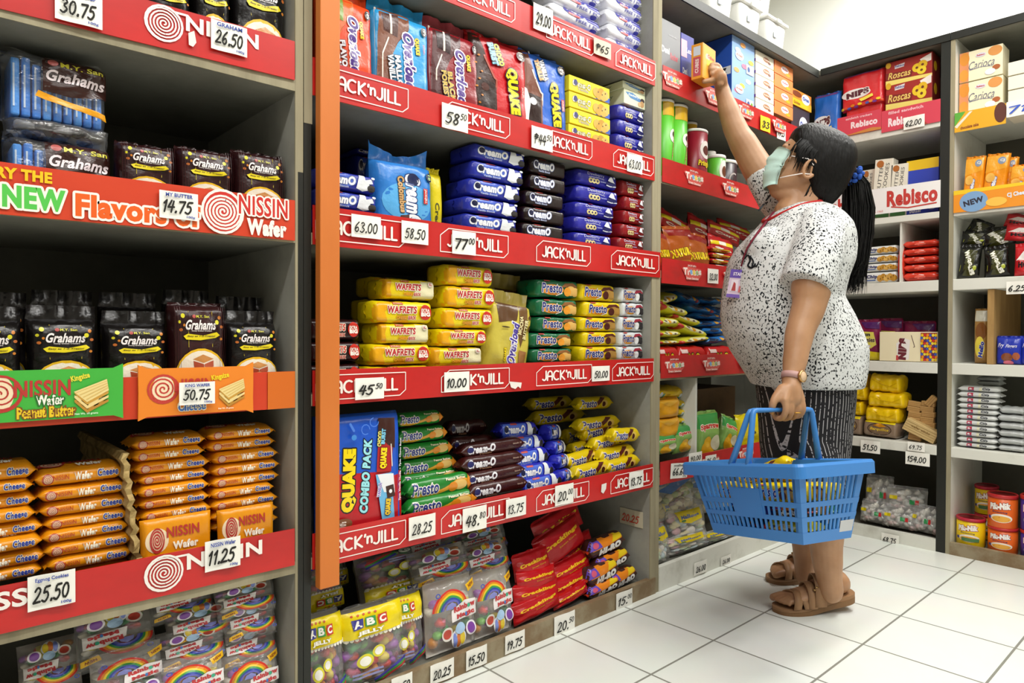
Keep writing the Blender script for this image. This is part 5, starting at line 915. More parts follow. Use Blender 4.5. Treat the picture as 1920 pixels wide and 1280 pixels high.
left_stack('presto_green', [(1007, 1085, 525, 558), (1008, 1083, 561, 592), (1010, 1083, 594, 622), (998, 1072, 624, 651), (1000, 1073, 653, 680), (1000, 1073, 682, 708)], -.03, 'green sandwich biscuit pack', 'beside the gold pouch', 'biscuit pack', 'green biscuit packs', jit=.002)
left_stack('presto_yellow', [(1089, 1153, 533, 564), (1097, 1164, 566, 594), (1090, 1156, 595, 621), (1095, 1157, 622, 648), (1090, 1158, 649, 677), (1088, 1156, 679, 704)], -.03, 'yellow sandwich biscuit pack', 'between green and white packs', 'biscuit pack', 'yellow biscuit packs', jit=.002)
left_stack('presto_white', [(1165, 1222, 540, 567), (1168, 1222, 568, 593), (1163, 1221, 594, 621), (1163, 1221, 622, 648), (1161, 1220, 649, 674), (1161, 1220, 676, 700)], -.03, 'white sandwich biscuit pack', 'next to the end panel', 'biscuit pack', 'white biscuit packs', jit=.002)
# fourth shelf
P_('combo', 600, 757, 778, 985, -.015, 'large blue and red combo pouch beside the orange batten', 'cake pouch', None, zbase=BZ[0], lean=-.03)
g = 'green biscuit rolls'
left_stack('roll_green', [(745, 832, 772, 798), (748, 840, 801, 829), (750, 850, 830, 858), (752, 858, 859, 889)], -.10, 'green biscuit roll in the shade', 'behind the combo pouch', 'biscuit roll', g)
P_('roll_green', 764, 888, 894, 932, -.045, 'bright green biscuit roll lying in front, upper of two', 'biscuit roll', g)
P_('roll_green', 764, 896, 928, 962, -.03, 'bright green biscuit roll lying in front, lower of two', 'biscuit roll', g)
P_('roll_green', 752, 866, 884, 910, -.09, 'green biscuit roll tucked behind the bright pair', 'biscuit roll', g)
g = 'brown biscuit rolls'
for p0, p1, yt, yb, X, l in [(840, 915, 788, 818, -.2, 'topmost in the shade'), (866, 985, 826, 852, -.075, 'second from top'), (866, 985, 852, 880, -.06, 'third from top'), (870, 988, 880, 904, -.045, 'fourth from top'), (880, 992, 902, 930, -.03, 'bottom'), (845, 930, 818, 846, -.16, 'shaded second row')]:
    P_('roll_brown', p0, p1, yt, yb, X, 'dark brown biscuit roll, %s of the pile over the 48.80 card' % l, 'biscuit roll', g, tilt=RND.uniform(-.03, .03))
g = 'blue biscuit rolls'
for p0, p1, yt, yb, X, l in [(938, 1010, 792, 822, -.12, 'topmost'), (953, 1022, 817, 846, -.09, 'second from top'), (960, 1032, 843, 874, -.065, 'third from top'), (970, 1042, 870, 900, -.045, 'fourth from top'), (980, 1058, 892, 920, -.03, 'bottom')]:
    P_('roll_blue', p0, p1, yt, yb, X, 'blue biscuit roll, %s of the pile beside the brown rolls' % l, 'biscuit roll', g, tilt=RND.uniform(-.06, .06))
for p0, p1, yt, yb, X, l in [(1015, 1070, 796, 826, -.13, 'topmost'), (1028, 1076, 826, 852, -.10, 'second from top'), (1036, 1082, 852, 878, -.075, 'third from top'), (1048, 1084, 880, 905, -.05, 'bottom')]:
    P_('roll_blue', p0, p1, yt, yb, X, 'blue biscuit roll turned end-on, %s of the column before the yellow heap' % l, 'biscuit roll', g, turn=.5, tilt=.1)
g = 'yellow biscuit rolls'
YR = [(996, 1075, 744, 768, -.30, 0), (1084, 1150, 744, 768, -.30, .02), (1002, 1098, 768, 794, -.26, .0), (1102, 1154, 768, 798, -.27, -.05), (1096, 1162, 792, 822, -.21, -.1), (1064, 1110, 802, 830, -.20, -.05), (1150, 1214, 802, 828, -.13, .06), (1115, 1182, 814, 840, -.13, -.08), (1076, 1116, 828, 850, -.13, -.1), (1126, 1192, 838, 864, -.08, -.03), (1066, 1130, 846, 874, -.085, -.08), (1178, 1214, 832, 856, -.09, .05), (1080, 1150, 868, 896, -.04, -.05), (1140, 1212, 858, 882, -.03, -.05), (1085, 1165, 782, 806, -.24, .0)]
YL = ['topmost of the heap, deep in the shelf', 'topmost near the end panel, deep in the shelf', 'second row deep in the shelf', 'second row near the end panel', 'third row near the end panel', 'third row beside the blue rolls', 'sticking out toward the end panel', 'slanting below the one that sticks out', 'beside the blue rolls, half covered', 'lying across the middle of the heap', 'slanting beside the middle one', 'against the end panel with brown print', 'lowest, over the 20.00 card', 'lowest, over the last 13.75 card', 'wedged mid heap in the shade']
for q, l in zip(YR, YL): P_('roll_yellow', q[0], q[1], q[2], q[3], q[4], 'yellow biscuit roll '+l, 'biscuit roll', g, tilt=q[5])
# floor level
g = 'alphabet jelly bags'
for k, p0, p1, yt, yb, X, f, l in [('abc', 568, 652, 1166, 1330, -.035, 0, 'yellow-topped alphabet jelly bag nearest the dark post'), ('abc', 650, 764, 1146, 1300, -.03, 0, 'yellow-topped alphabet jelly bag in front, second from the post'), ('abc', 738, 800, 1124, 1258, -.05, 0, 'yellow-topped alphabet jelly bag overlapped by its neighbour'),
        ('abc', 566, 652, 1070, 1162, -.16, 1, 'upside-down alphabet jelly bag in the shade by the post'), ('abc', 690, 796, 1052, 1142, -.15, 1, 'upside-down alphabet jelly bag in the shade behind the front pair'), ('abc', 575, 660, 1040, 1120, -.26, 1, 'alphabet jelly bag deepest in the shade by the post')]:
    flip_pack(k, p0, p1, yt, yb, X, l, 'jelly bag', g, bool(f), lean=-.35 if f else -.10)
g = 'rainbow jelly bags in the middle bay'
for p0, p1, yt, yb, X, f, l in [(812, 900, 1096, 1228, -.03, 0, 'upright rainbow jelly bag in front, over the 15.50 card'), (898, 968, 1080, 1206, -.03, 0, 'upright rainbow jelly bag next to the red bags'), (788, 892, 1040, 1106, -.10, 1, 'upside-down rainbow jelly bag lying above the front one'), (884, 966, 1030, 1090, -.10, 1, 'upside-down rainbow jelly bag lying next to the red bags'), (872, 960, 1000, 1050, -.17, 1, 'upside-down rainbow jelly bag highest in the shade'), (772, 870, 1005, 1062, -.20, 1, 'rainbow jelly bag deep in the shade'), (680, 770, 1015, 1078, -.28, 1, 'rainbow jelly bag deepest above the alphabet bags')]:
    flip_pack('rainbow', p0, p1, yt, yb, X, 'clear '+l, 'jelly bag', g, bool(f), lean=-.45 if f else -.10)
g = 'red snack bags'
RC = [(1016, 1102, 962, 1012, -.13, 'topmost, half under the strip'), (1022, 1106, 990, 1048, -.10, 'second from top'), (1062, 1126, 1016, 1062, -.12, 'beside the dark bars, highest'), (974, 1040, 1040, 1088, -.07, 'next to the rainbow bag, highest'), (978, 1050, 1072, 1108, -.055, 'next to the rainbow bag, second'), (1040, 1116, 1052, 1092, -.08, 'in the middle of the heap'), (972, 1056, 1098, 1138, -.045, 'next to the rainbow bag, third'), (1036, 1112, 1084, 1122, -.06, 'under the middle one'), (972, 1058, 1128, 1180, -.03, 'lowest, over the 19.75 card'), (1046, 1110, 1116, 1154, -.035, 'lowest, over the 20.50 card')]
for i, q in enumerate(RC): P_('red_crisp', q[0], q[1], q[2], q[3], q[4], 'red snack bag '+q[5], 'snack bag', g, tilt=[-.25, -.3, -.25, -.05, .05, -.15, .05, -.1, -.1, -.15][i], lean=-.2, dscale=.55)
g = 'dark chocolate bars'
for p0, p1, yt, yb, X, l in [(1108, 1172, 1006, 1040, -.07, 'topmost'), (1122, 1182, 1038, 1068, -.06, 'second, set back'), (1106, 1162, 1058, 1094, -.04, 'in front of the second'), (1148, 1196, 1072, 1104, -.035, 'lowest toward the end panel'), (1108, 1164, 1094, 1124, -.03, 'lowest, over the 15 card')]:
    P_('hero', p0, p1, yt, yb, X, 'dark chocolate bar with orange top, %s' % l, 'chocolate bar', g, tilt=-.06)

# ------------------------------------------------------------------ far left bay
P_('grey_box', 1233, 1276, 40, 130, -.03, 'grey wafer box at the start of the top shelf', 'box', None, zbase=BZ[4])
P_('violet_box', 1277, 1301, 66, 146, -.03, 'violet box with pink lettering next to the grey box', 'box', None, zbase=BZ[4])
P_('blue_case', 1372, 1414, 68, 195, -.03, 'tall blue snack case with bright pictures and plain blue side', 'box', None, zbase=BZ[4])
left_stack('cream_box', [(1417, 1451, 102+22*i, 123+22*i) for i in range(5)], -.03, 'cream cracker box', 'beside the tall blue case', 'box', 'cream cracker boxes')
left_stack('peach_box', [(1452, 1487, 120+25*i, 144+25*i) for i in range(4)], -.03, 'orange cracker box', 'beside the cream boxes', 'box', 'orange cracker boxes')
P_('cookie_box', 1484, 1518, 204, 238, -.05, 'dark cookie box in the corner of the top shelf', 'box', 'cookie boxes', zbase=BZ[4])
P_('cookie_box_flat', 1482, 1522, 172, 202, -.05, 'orange and yellow cookie box lying on the dark one', 'box', 'cookie boxes')
g = 'tall chip cans'
for k, p0, p1, yt, X, l in [('can_red', 1230, 1247, 178, -.115, 'tall red chip can half behind the shelf edge'), ('can_green', 1248, 1271, 185, -.03, 'tall green chip can next to the red can'), ('can_green', 1271, 1297, 196, -.03, 'tall green chip can in front, middle of three'), ('can_green', 1295, 1313, 210, -.12, 'tall green chip can set back beside the maroon can'), ('can_maroon', 1308, 1335, 242, -.03, 'maroon chip can shorter than the green ones'),
        ('can_small', 1333, 1347, 283, -.105, 'short green chip can beside the maroon can'), ('can_small', 1347, 1367, 290, -.03, 'short green chip can beside the dark can'), ('can_dark', 1366, 1389, 300, -.03, 'short dark chip can by the raised arm'), ('can_wine', 1424, 1444, 290, -.06, 'short wine-red can behind the raised arm'), ('can_wine', 1445, 1466, 296, -.06, 'short wine-red can near the face mask')]:
    P_(k, p0, p1, yt, yt+100, X, l, 'chip can', g, zbase=BZ[3])
g = 'chip bags in the far bay'
for k, p0, p1, yt, yb, X, ti, l in [('chips_brown', 1236, 1266, 436, 500, -.05, .1, 'brown chip bag against the end panel'), ('chips_brown', 1262, 1312, 428, 500, -.04, -.1, 'brown chip bag in the middle'), ('chips_brown', 1296, 1336, 440, 505, -.035, .05, 'brown chip bag beside the red packs'), ('chips_red', 1240, 1300, 404, 440, -.12, .25, 'red and yellow chip bag lying high'), ('chips_red', 1296, 1352, 412, 452, -.12, .2, 'red and yellow chip bag lying on the brown bags'), ('chips_red', 1334, 1392, 424, 452, -.10, .15, 'red and yellow chip bag over the small red packs'), ('chips_red', 1352, 1412, 420, 444, -.17, .1, 'red chip bag high behind the lanyard'), ('chips_red', 1336, 1380, 446, 480, -.05, .1, 'red and yellow chip bag above the small red packs')]:
    P_(k, p0, p1, yt, yb, X, l, 'chip bag', g, tilt=ti, lean=-.15, dscale=.6)
left_stack('snack_red', [(1336, 1372, 462+11*i, 473+11*i) for i in range(5)], -.035, 'small red and yellow pack', 'beside the brown chip bags', 'snack pack', 'small red packs')
g = 'yellow flat snack bags'
for i, (p0, p1, yt, yb, X, ti) in enumerate([(1237, 1275, 549, 573, -.06, -.25), (1240, 1292, 567, 591, -.05, .15), (1262, 1316, 588, 607, -.06, .15), (1236, 1276, 592, 614, -.03, .0), (1271, 1328, 606, 629, -.05, .2), (1236, 1279, 616, 634, -.03, 0), (1275, 1333, 629, 645, -.035, -.08), (1236, 1276, 634, 648, -.03, 0)]):
    P_('bag_yellow', p0, p1, yt+2, yb-1, X, 'pale yellow snack bag %s' % ['topmost by the end panel', 'second from top', 'slanting beside the blue bags', 'third by the end panel', 'slanting low beside the blue bags', 'fourth by the end panel', 'lowest beside the blue bags', 'lowest by the end panel'][i], 'snack bag', g, tilt=ti)
g = 'blue flat snack bags'
for i, (p0, p1, yt, yb, X, ti) in enumerate([(1276, 1316, 547, 572, -.12, .15), (1314, 1366, 554, 571, -.12, 0), (1292, 1348, 569, 590, -.09, .1), (1338, 1372, 572, 588, -.1, .05), (1310, 1364, 584, 600, -.08, .0), (1310, 1364, 598, 614, -.07, -.05), (1328, 1370, 612, 628, -.05, 0), (1326, 1372, 628, 646, -.035, -.08)]):
    P_('bag_blue', p0, p1, yt+2, yb-1, X, 'blue snack bag %s' % ['topmost beside the yellow ones', 'topmost toward the badge', 'second beside the yellow ones', 'second toward the badge', 'third in the pile', 'fourth in the pile', 'fifth toward the belly', 'lowest toward the belly'][i], 'snack bag', g, tilt=ti)
for i, (p0, p1) in enumerate([(1236, 1275), (1275, 1327), (1329, 1380)]):
    P_('strip_red', p0, p1, 648, 664, -.025, 'small red snack pack with yellow capitals, %s' % ['by the end panel', 'middle of three', 'nearest the belly'][i], 'snack pack', 'red packs behind the strip', zbase=BZ[1])
g = 'yellow bread packs in the far bay'
for k, p0, p1, yt, yb, X, l in [('loaf_yellow', 1232, 1282, 724, 748, -.05, 'long yellow pack on top of the pile'), ('loaf_yellow', 1270, 1308, 728, 748, -.07, 'yellow pack topmost by the white divider'), ('loaf_yellow', 1274, 1308, 748, 764, -.06, 'yellow pack second by the white divider'), ('loaf_yellow', 1274, 1308, 764, 780, -.06, 'yellow pack third by the white divider'), ('loaf_yellow', 1274, 1308, 780, 796, -.06, 'yellow pack fourth by the white divider'),
        ('paper_orange', 1233, 1280, 748, 784, -.035, 'orange-yellow folded pack, upper of two'), ('paper_orange', 1233, 1280, 784, 822, -.035, 'orange-yellow folded pack, lower of two'), ('chick', 1270, 1308, 798, 850, -.03, 'small candy bag with orange shape under the yellow packs'), ('chick', 1234, 1272, 816, 852, -.025, 'small green candy bag under the folded packs')]:
    P_(k, p0, p1, yt, yb, X, l, 'snack pack', g)
P_('chick', 1310, 1353, 776, 836, -.03, 'green candy bag standing past the white divider', 'candy bag', None, zbase=BZ[0])
P_('chick', 1352, 1380, 792, 838, -.05, 'pale candy bag lying beside the green one', 'candy bag', None, zbase=BZ[0], tilt=.3)
P_('slim_yellow', 1388, 1432, 780, 836, -.04, 'yellow and blue snack bag behind the basket handle', 'snack bag', None, zbase=BZ[0])
a = on_x(1306, 780, -.01); mb = MB(); mb.box(-.5, a.y-.006, BZ[0]+.001, -.012, a.y+.006, BZ[1]-BT-.001, WHITE); mb.build('shelf_divider', label='white board divider beside the yellow packs in the far bay', cat='divider')
b = on_x(1440, 780, -.06); mb = MB(); mb.box(-.50, a.y+.02, BZ[0]+.001, -.22, b.y, BZ[1]-.10, worn('brown_carton_card', '#5a4228', '#4a3620', 6, .7)); mb.build('cardboard_box', label='brown cardboard box in the shade behind the green candy bag', cat='box')
g = 'marshmallow bags'
for k, p0, p1, yt, yb, X, l in [('twist_bag', 1238, 1312, 886, 975, -.10, 'clear bag of brownish candies hanging in the shade'), ('twist_bag', 1300, 1372, 884, 965, -.14, 'clear bag of brownish candies behind the basket'), ('mallow', 1228, 1264, 994, 1080, -.02, 'clear marshmallow bag standing against the post'), ('mallow', 1268, 1330, 960, 1040, -.07, 'clear marshmallow bag lying on the pile'), ('mallow', 1264, 1332, 1008, 1070, -.035, 'clear marshmallow bag in front, low in the pile'), ('mallow', 1318, 1388, 1000, 1052, -.03, 'clear marshmallow bag toward the basket'), ('mallow', 1240, 1290, 940, 1010, -.12, 'clear marshmallow bag under the brown candies')]:
    P_(k, p0, p1, yt, yb, X, l, 'candy bag', g, lean=-.1, turn=RND.uniform(-.1, .1), dscale=.6)
# tubs on top of the bays
mb = MB()
bm = bmesh.new(); bmesh.ops.create_cube(bm, size=1)
for v in bm.verts: s = 1 if v.co.z > 0 else .86; v.co = Vector((v.co.x*.17*s, v.co.y*.13*s, (v.co.z+.5)*.12))
bmesh.ops.bevel(bm, geom=[e for e in bm.edges], offset=.018, segments=3, profile=.5, affect='EDGES'); mb.bm(bm, mat('#f1f1ec', 'plastic'), True); bm.free(); tubm = mb.mesh('tub')
mb = MB(); mb.box(-.092, -.072, .118, .092, .072, .130, mat('#f6f6f2', 'plastic'), .004); mb.box(-.02, -.078, .112, .02, -.070, .128, mat('#d8d8d2', 'plastic'), .002); mb.box(-.03, -.0665, .05, .0, -.064, .075, mat('#d4dee8', 'card')); lidm = mb.mesh('lid')
for i, (px, py, X, z) in enumerate([(1362, 30, -.06, 0), (1404, 60, -.06, 0), (1442, 88, -.06, 0), (1310, 0, -.06, 0), (1382, 25, -.07, 1), (1428, 55, -.07, 1), (1446, 40, -.07, 2), (1405, 10, -.07, 2), (1440, -10, -.07, 3)]):
    Y = [2.40, 2.62, 2.84, 2.18, 2.50, 2.73, 2.75, 2.53, 2.76][i]
    o = empty('plastic_tub', (X-.02, Y, 2.123+.1315*z), pi/2, label='white lidded tub on the far bay, ' + ['second along on the board', 'third along on the board', 'last along on the board', 'nearest on the board', 'nearer one of the second layer', 'farther one of the second layer', 'farther one of the third layer', 'nearer one of the third layer', 'topmost of all'][i], cat='tub', group='white tubs on top of the shelves')
    for nm, me in (('body', tubm), ('lid', lidm)): c = bpy.data.objects.new(nm, me); COL.objects.link(c); c.parent = o

# ------------------------------------------------------------------ end wall
B_ = back_pack
z0, z1, z2, z3, z4 = [b[1] for b in BB]
B_('nips_blue', 1525, 1573, 176, 232, 3.27, 'blue candy pouch in the corner of the top shelf', 'candy pouch', 'candy pouches', zbase=z4)
B_('nips_red', 1584, 1658, 192, 245, 3.28, 'red candy pouch, lower of two, behind the pink trays', 'candy pouch', 'candy pouches', zbase=z4)
B_('nips_red', 1576, 1657, 130, 202, 3.265, 'red candy pouch, upper of two, beside the red boxes', 'candy pouch', 'candy pouches', lean=-.05)
back_stack('roscas', [(1661, 1748, 100, 152), (1661, 1748, 146, 198), (1661, 1750, 196, 240)], 3.265, 'red and cream biscuit box', 'beside the red candy pouches', 'box', 'red biscuit boxes')
def tray(name, p0, p1, yt, yb, Y, col, el, label, d=.20):
    pm, ym = (p0+p1)/2, (yt+yb)/2; a, b = on_y(p0, ym, Y), on_y(p1, ym, Y); q0, q1 = on_y(pm, yb, Y).z, on_y(pm, yt, Y).z; w, h = b.x-a.x, q1-q0; mb = MB()
    mb.box(-w/2, 0, 0, w/2, .003, h, mat(col, 'card'), 0)
    decals(mb, el, w, h, lambda x, z, l: (x, -l, z), sub=False, base=.0003, step=.0002, kind='card')
    o = mb.build(name, label=label, cat='display tray', group='printed shelf trays'); o.location = ((a.x+b.x)/2, Y, q0); return o
PINK = '#d03f52'
tray('display_tray', 1570, 1652, 213, 250, 3.216, PINK, [('t', 'Rebisco', .62, .48, .6, .34, '#f0dce0', {'b': .05}), ('p', [(.0, .0), (1, .0), (1, .1), (.8, .18), (.3, .05)], '#c8823a'), ('t', 'sandwich crackers', .5, .85, .6, .12, '#f0c0c8')], 'pink biscuit tray front under the red candy pouches')
tray('display_tray', 1653, 1763, 197, 238, 3.216, PINK, [('t', 'Rebisco', .34, .40, .44, .40, '#f0dce0', {'b': .05}), ('t', 'filled sandwich', .42, .84, .6, .14, '#f0c0c8'), ('p', [(.3, .0), (.8, .0), (.75, .12), (.4, .1)], '#a8402a')], 'pink biscuit tray front under the red biscuit boxes')
B_('shortbread', 1634, 1668, 300, 362, 3.27, 'pale cookie box standing first beside the ponytail', 'box', 'pale cookie boxes', zbase=z3, tilt=.06)
B_('shortbread', 1668, 1699, 308, 362, 3.27, 'pale cookie box standing next to the blue case', 'box', 'pale cookie boxes', zbase=z3, tilt=.03)
B_('shortbread', 1618, 1640, 318, 365, 3.30, 'pale cookie box half hidden by the ponytail', 'box', 'pale cookie boxes', zbase=z3)
B_('combi', 1700, 1760, 298, 362, 3.28, 'blue and yellow biscuit case beside the black post', 'box', None, zbase=z3)
tray('display_tray', 1540, 1763, 353, 401, 3.216, '#eceae8', [('t', 'Rebisco', .22, .50, .40, .62, '#c03a34', {'b': .05}), ('t', 'Rebisco', .78, .54, .40, .62, '#c03a34', {'b': .05}), ('l', [(.62, .22), (.75, .12), (.97, .18)], .05, '#c03a34'), ('t', 'biscuits since 1963', .45, .10, .2, .08, '#e0a0a0')], 'long white tray front with large red lettering')
back_stack('chip_white', [(1612, 1681, 461+16.2*i, 476+16.2*i) for i in range(4)], 3.25, 'white cookie pack', 'beside the ponytail', 'cookie pack', 'white cookie packs')
back_stack('red_pack', [(1692, 1760, 449+15*i, 463+15*i) for i in range(5)], 3.25, 'red snack pack', 'beside the black post', 'snack pack', 'red snack packs')
B_('red_pack', 1683, 1694, 462, 525, 3.245, 'red snack pack standing upright beside the red stack', 'snack pack', None)
a = on_y(1690, 440, 3.24); mb = MB(); mb.box(a.x-.004, 3.235, z2+.001, a.x+.004, 3.66, BB[3][0]-.001, WHITE); mb.build('shelf_divider', label='white divider between the white cookie packs and red packs', cat='divider')
B_('purple_bag', 1598, 1648, 602, 680, 3.26, 'purple candy bag standing in front beside the cream case', 'candy bag', 'purple candy bags', zbase=z1)
B_('purple_bag', 1632, 1690, 600, 680, 3.36, 'purple candy bag behind the cream case', 'candy bag', 'purple candy bags', zbase=z1)
B_('purple_bag', 1690, 1752, 605, 680, 3.38, 'purple candy bag behind the cream case near the post', 'candy bag', 'purple candy bags', zbase=z1)
B_('nips_box', 1649, 1758, 622, 680, 3.24, 'cream candy case with bright dots at one end', 'box', None, zbase=z1)
g = 'yellow bread packs on the end wall'
for k, p0, p1, yt, yb, Y, l in [('bread_yellow', 1572, 1622, 701, 724, 3.27, 'yellow bread pack topmost behind the shirt'), ('bread_yellow', 1577, 1623, 725, 750, 3.26, 'yellow bread pack second behind the shirt'), ('bread_yellow', 1570, 1616, 751, 778, 3.26, 'yellow bread pack third behind the shirt'), ('barquillo', 1566, 1614, 779, 814, 3.25, 'brown wafer bag with oval under the yellow packs by the trousers'),
        ('bread_yellow', 1628, 1686, 703, 736, 3.26, 'yellow bread pack topmost of the front column'), ('bread_yellow', 1626, 1694, 736, 764, 3.25, 'yellow bread pack second of the front column'), ('bread_yellow', 1621, 1684, 763, 792, 3.25, 'yellow bread pack third of the front column'), ('barquillo', 1617, 1680, 790, 824, 3.25, 'brown wafer bag with oval beside the loose wafer sticks')]:
    B_(k, p0, p1, yt, yb, Y, l, 'bread pack', g, tilt=RND.uniform(-.05, .05))
g = 'loose wafer sticks'; ns = 0; WORD = ['first', 'second', 'third', 'fourth', 'fifth', 'sixth', 'seventh']
for r in range(7):
    for c, (q0, q1) in enumerate([(1702, 1726), (1727, 1752)]):
        y = 752+10*r; B_('wafer_stick', q0-(r % 2)*2, q1-(r % 2)*2, y, y+9.5, 3.30+.004*r*(-1)+.006*c, 'light brown wafer stick, %s from top of the column %s' % (WORD[r], ['nearer the yellow packs', 'nearer the black post'][c]), 'wafer stick', g, tilt=.12 if c == 0 else .05)
B_('wafer_stick', 1738, 1762, 744, 756, 3.30, 'light brown wafer stick tilted steeply on top of the pile', 'wafer stick', g, tilt=-.9)
B_('wafer_tray', 1688, 1752, 806, 830, 3.245, 'clear-wrapped tray of wafers slanting in front of the sticks', 'wafer pack', None, tilt=.42)
g = 'white candy bags'
for p0, p1, yt, yb, Y, l in [(1618, 1668, 905, 960, 3.34, 'topmost with twisted neck'), (1660, 1735, 925, 968, 3.32, 'lying in the middle of the heap'), (1606, 1660, 950, 1000, 3.27, 'low beside the basket'), (1650, 1712, 960, 1010, 3.26, 'low in the middle'), (1700, 1752, 960, 1018, 3.27, 'low beside the black post')]:
    B_('white_bag', p0, p1, yt, yb, Y, 'milky clear candy bag '+l, 'candy bag', g, lean=-.25, turn=RND.uniform(-.2, .2))
# bay beside the post
back_stack('carioca', [(1793, 1880, 92, 148), (1793, 1880, 150, 204)], 3.265, 'pale yellow biscuit box', 'after the black post', 'box', 'pale yellow biscuit boxes')
P0 = TYPES['carioca']
back_stack('plain_box', [(1890, 1975, 108+27*i, 133+27*i) for i in range(4)], 3.265, 'plain cream box', 'at the photo edge', 'box', 'plain cream boxes')
tray('display_tray', 1790, 1886, 203, 240, 3.216, '#e3a81c', [('p', [(.0, .3), (.22, 1), (.0, 1)], '#5aa83a'), ('p', [(.0, .3), (.3, .95), (.36, .95), (.05, .2)], '#e8e0c8'), ('e', .90, .6, .12, .5, '#5a2a1c'), ('t', 'chocolate cake', .3, .2, .36, .16, '#8a3a1c', {'rot': 3})], 'yellow tray front with dark cake picture')
for p0, p1, yt, ti, Y, l in [(1803, 1840, 296, .06, 3.27, 'first after the post'), (1838, 1882, 292, .10, 3.275, 'second after the post'), (1866, 1896, 298, .12, 3.30, 'squeezed behind the second'), (1886, 1930, 312, .12, 3.27, 'cut off by the photo edge')]:
    B_('cheese_orange', p0, p1, yt, 380, Y, 'orange cheese cracker pack '+l, 'cracker pack', 'orange cracker packs', zbase=z3, tilt=ti)
tray('display_tray', 1788, 1990, 345, 388, 3.216, '#e8901c', [('p', [(0, .8), (1, .9), (1, 1), (0, 1)], '#ecc41c'), ('e', .20, .42, .14, .46, '#7aa0c8'), ('t', 'NEW', .20, .42, .20, .26, '#2a2a3a', {'b': .05, 'rot': 12}), ('t', 'CJ Cheese', .62, .52, .2, .24, '#dfe6ee', {'b': .05, 'rot': 4}), ('e', .42, .3, .1, .2, '#f0bc4a')], 'orange tray front with a blue disc under the cracker packs')
g = 'black chip bags'
for k, p0, p1, yt, yb, Y, ti, l in [('wiggles', 1790, 1834, 464, 522, 3.25, .06, 'black chip bag standing next to the black post'), ('wiggles', 1846, 1892, 466, 520, 3.25, -.08, 'black chip bag standing, second from the post'), ('wiggles', 1795, 1850, 412, 442, 3.33, .5, 'black chip bag lying on the others, highest'), ('wiggles', 1786, 1850, 436, 460, 3.29, .1, 'black chip bag lying flat over the first'), ('wiggles', 1836, 1904, 430, 462, 3.29, -.15, 'black chip bag lying flat over the second'),
        ('spicy_red', 1878, 1936, 398, 428, 3.30, .3, 'red chip bag lying highest at the photo edge'), ('spicy_red', 1880, 1945, 422, 452, 3.27, .15, 'red chip bag lying second at the photo edge'), ('spicy_red', 1900, 1945, 460, 520, 3.25, 0, 'red chip bag standing at the photo edge')]:
    B_(k, p0, p1, yt, yb, Y, l, 'chip bag', g, tilt=ti, lean=-.10, dscale=.7)
B_('hello_pack', 1825, 1852, 580, 690, 3.27, 'tall brown wafer pack beside the raw wood partition', 'wafer pack', None, zbase=z1)
a = on_y(1857, 610, 3.23); mb = MB(); mb.box(a.x-.010, 3.228, z1+.001, a.x+.012, 3.66, BB[2][0]-.001, worn('raw_wood_board', '#a9854e', '#8f6c3a', 8, .7, (1, 1, .2))); mb.build('shelf_divider', label='raw wood partition beside the tall brown wafer pack', cat='divider')
B_('blue_bag', 1866, 1915, 632, 690, 3.25, 'blue wafer bag beside the wood partition', 'candy bag', 'blue wafer bags', zbase=z1)
B_('blue_bag', 1912, 1962, 632, 690, 3.255, 'blue wafer bag cut off by the photo edge', 'candy bag', 'blue wafer bags', zbase=z1)
back_stack('silver_pack', [(1783+[2, 0, -1, 0, 2, -1, 0, -2, 1, 0, -1][i], 1872+[4, 2, 1, 0, 0, -2, -3, -3, -5, -2, -4][i], 724+10.6*i, 735+10.6*i) for i in range(11)], 3.25, 'silver cookie pack', 'next to the black post', 'cookie pack', 'silver cookie packs', jit=.004)
back_stack('plain_silver', [(1873+[0, -4, -2, -2, -3, -3][i], 1920, 763+14.5*i, 777+14.5*i) for i in range(6)], 3.26, 'plain grey cookie pack', 'beside the silver packs', 'cookie pack', 'plain grey packs', jit=.004)
back_stack('plain_silver', [(1830, 1876, 706+8*i, 715+8*i) for i in range(2)], 3.36, 'dim grey cookie pack', 'behind the silver packs', 'cookie pack', 'dim grey packs')
g = 'snack tins'
for k, p0, p1, yt, yb, Y, l in [('tin_yellow', 1786, 1841, 972, 1032, 3.25, 'yellow tin with red lid beside the black post'), ('tin_orange', 1846, 1903, 990, 1046, 3.245, 'orange tin under another orange tin'), ('tin_orange', 1846, 1903, 928, 990, 3.245, 'orange tin stacked on another orange tin'), ('tin_violet', 1908, 1963, 998, 1056, 3.245, 'violet tin under another at the photo edge'), ('tin_violet', 1908, 1963, 932, 997, 3.245, 'violet tin stacked at the photo edge'), ('tin_yellow', 1822, 1866, 965, 1015, 3.42, 'yellow tin in the shade under the rear one'), ('tin_yellow', 1822, 1866, 912, 964, 3.42, 'yellow tin stacked in the shade at the rear')]:
    B_(k, p0, p1, yt, yb, Y, l, 'tin', g)

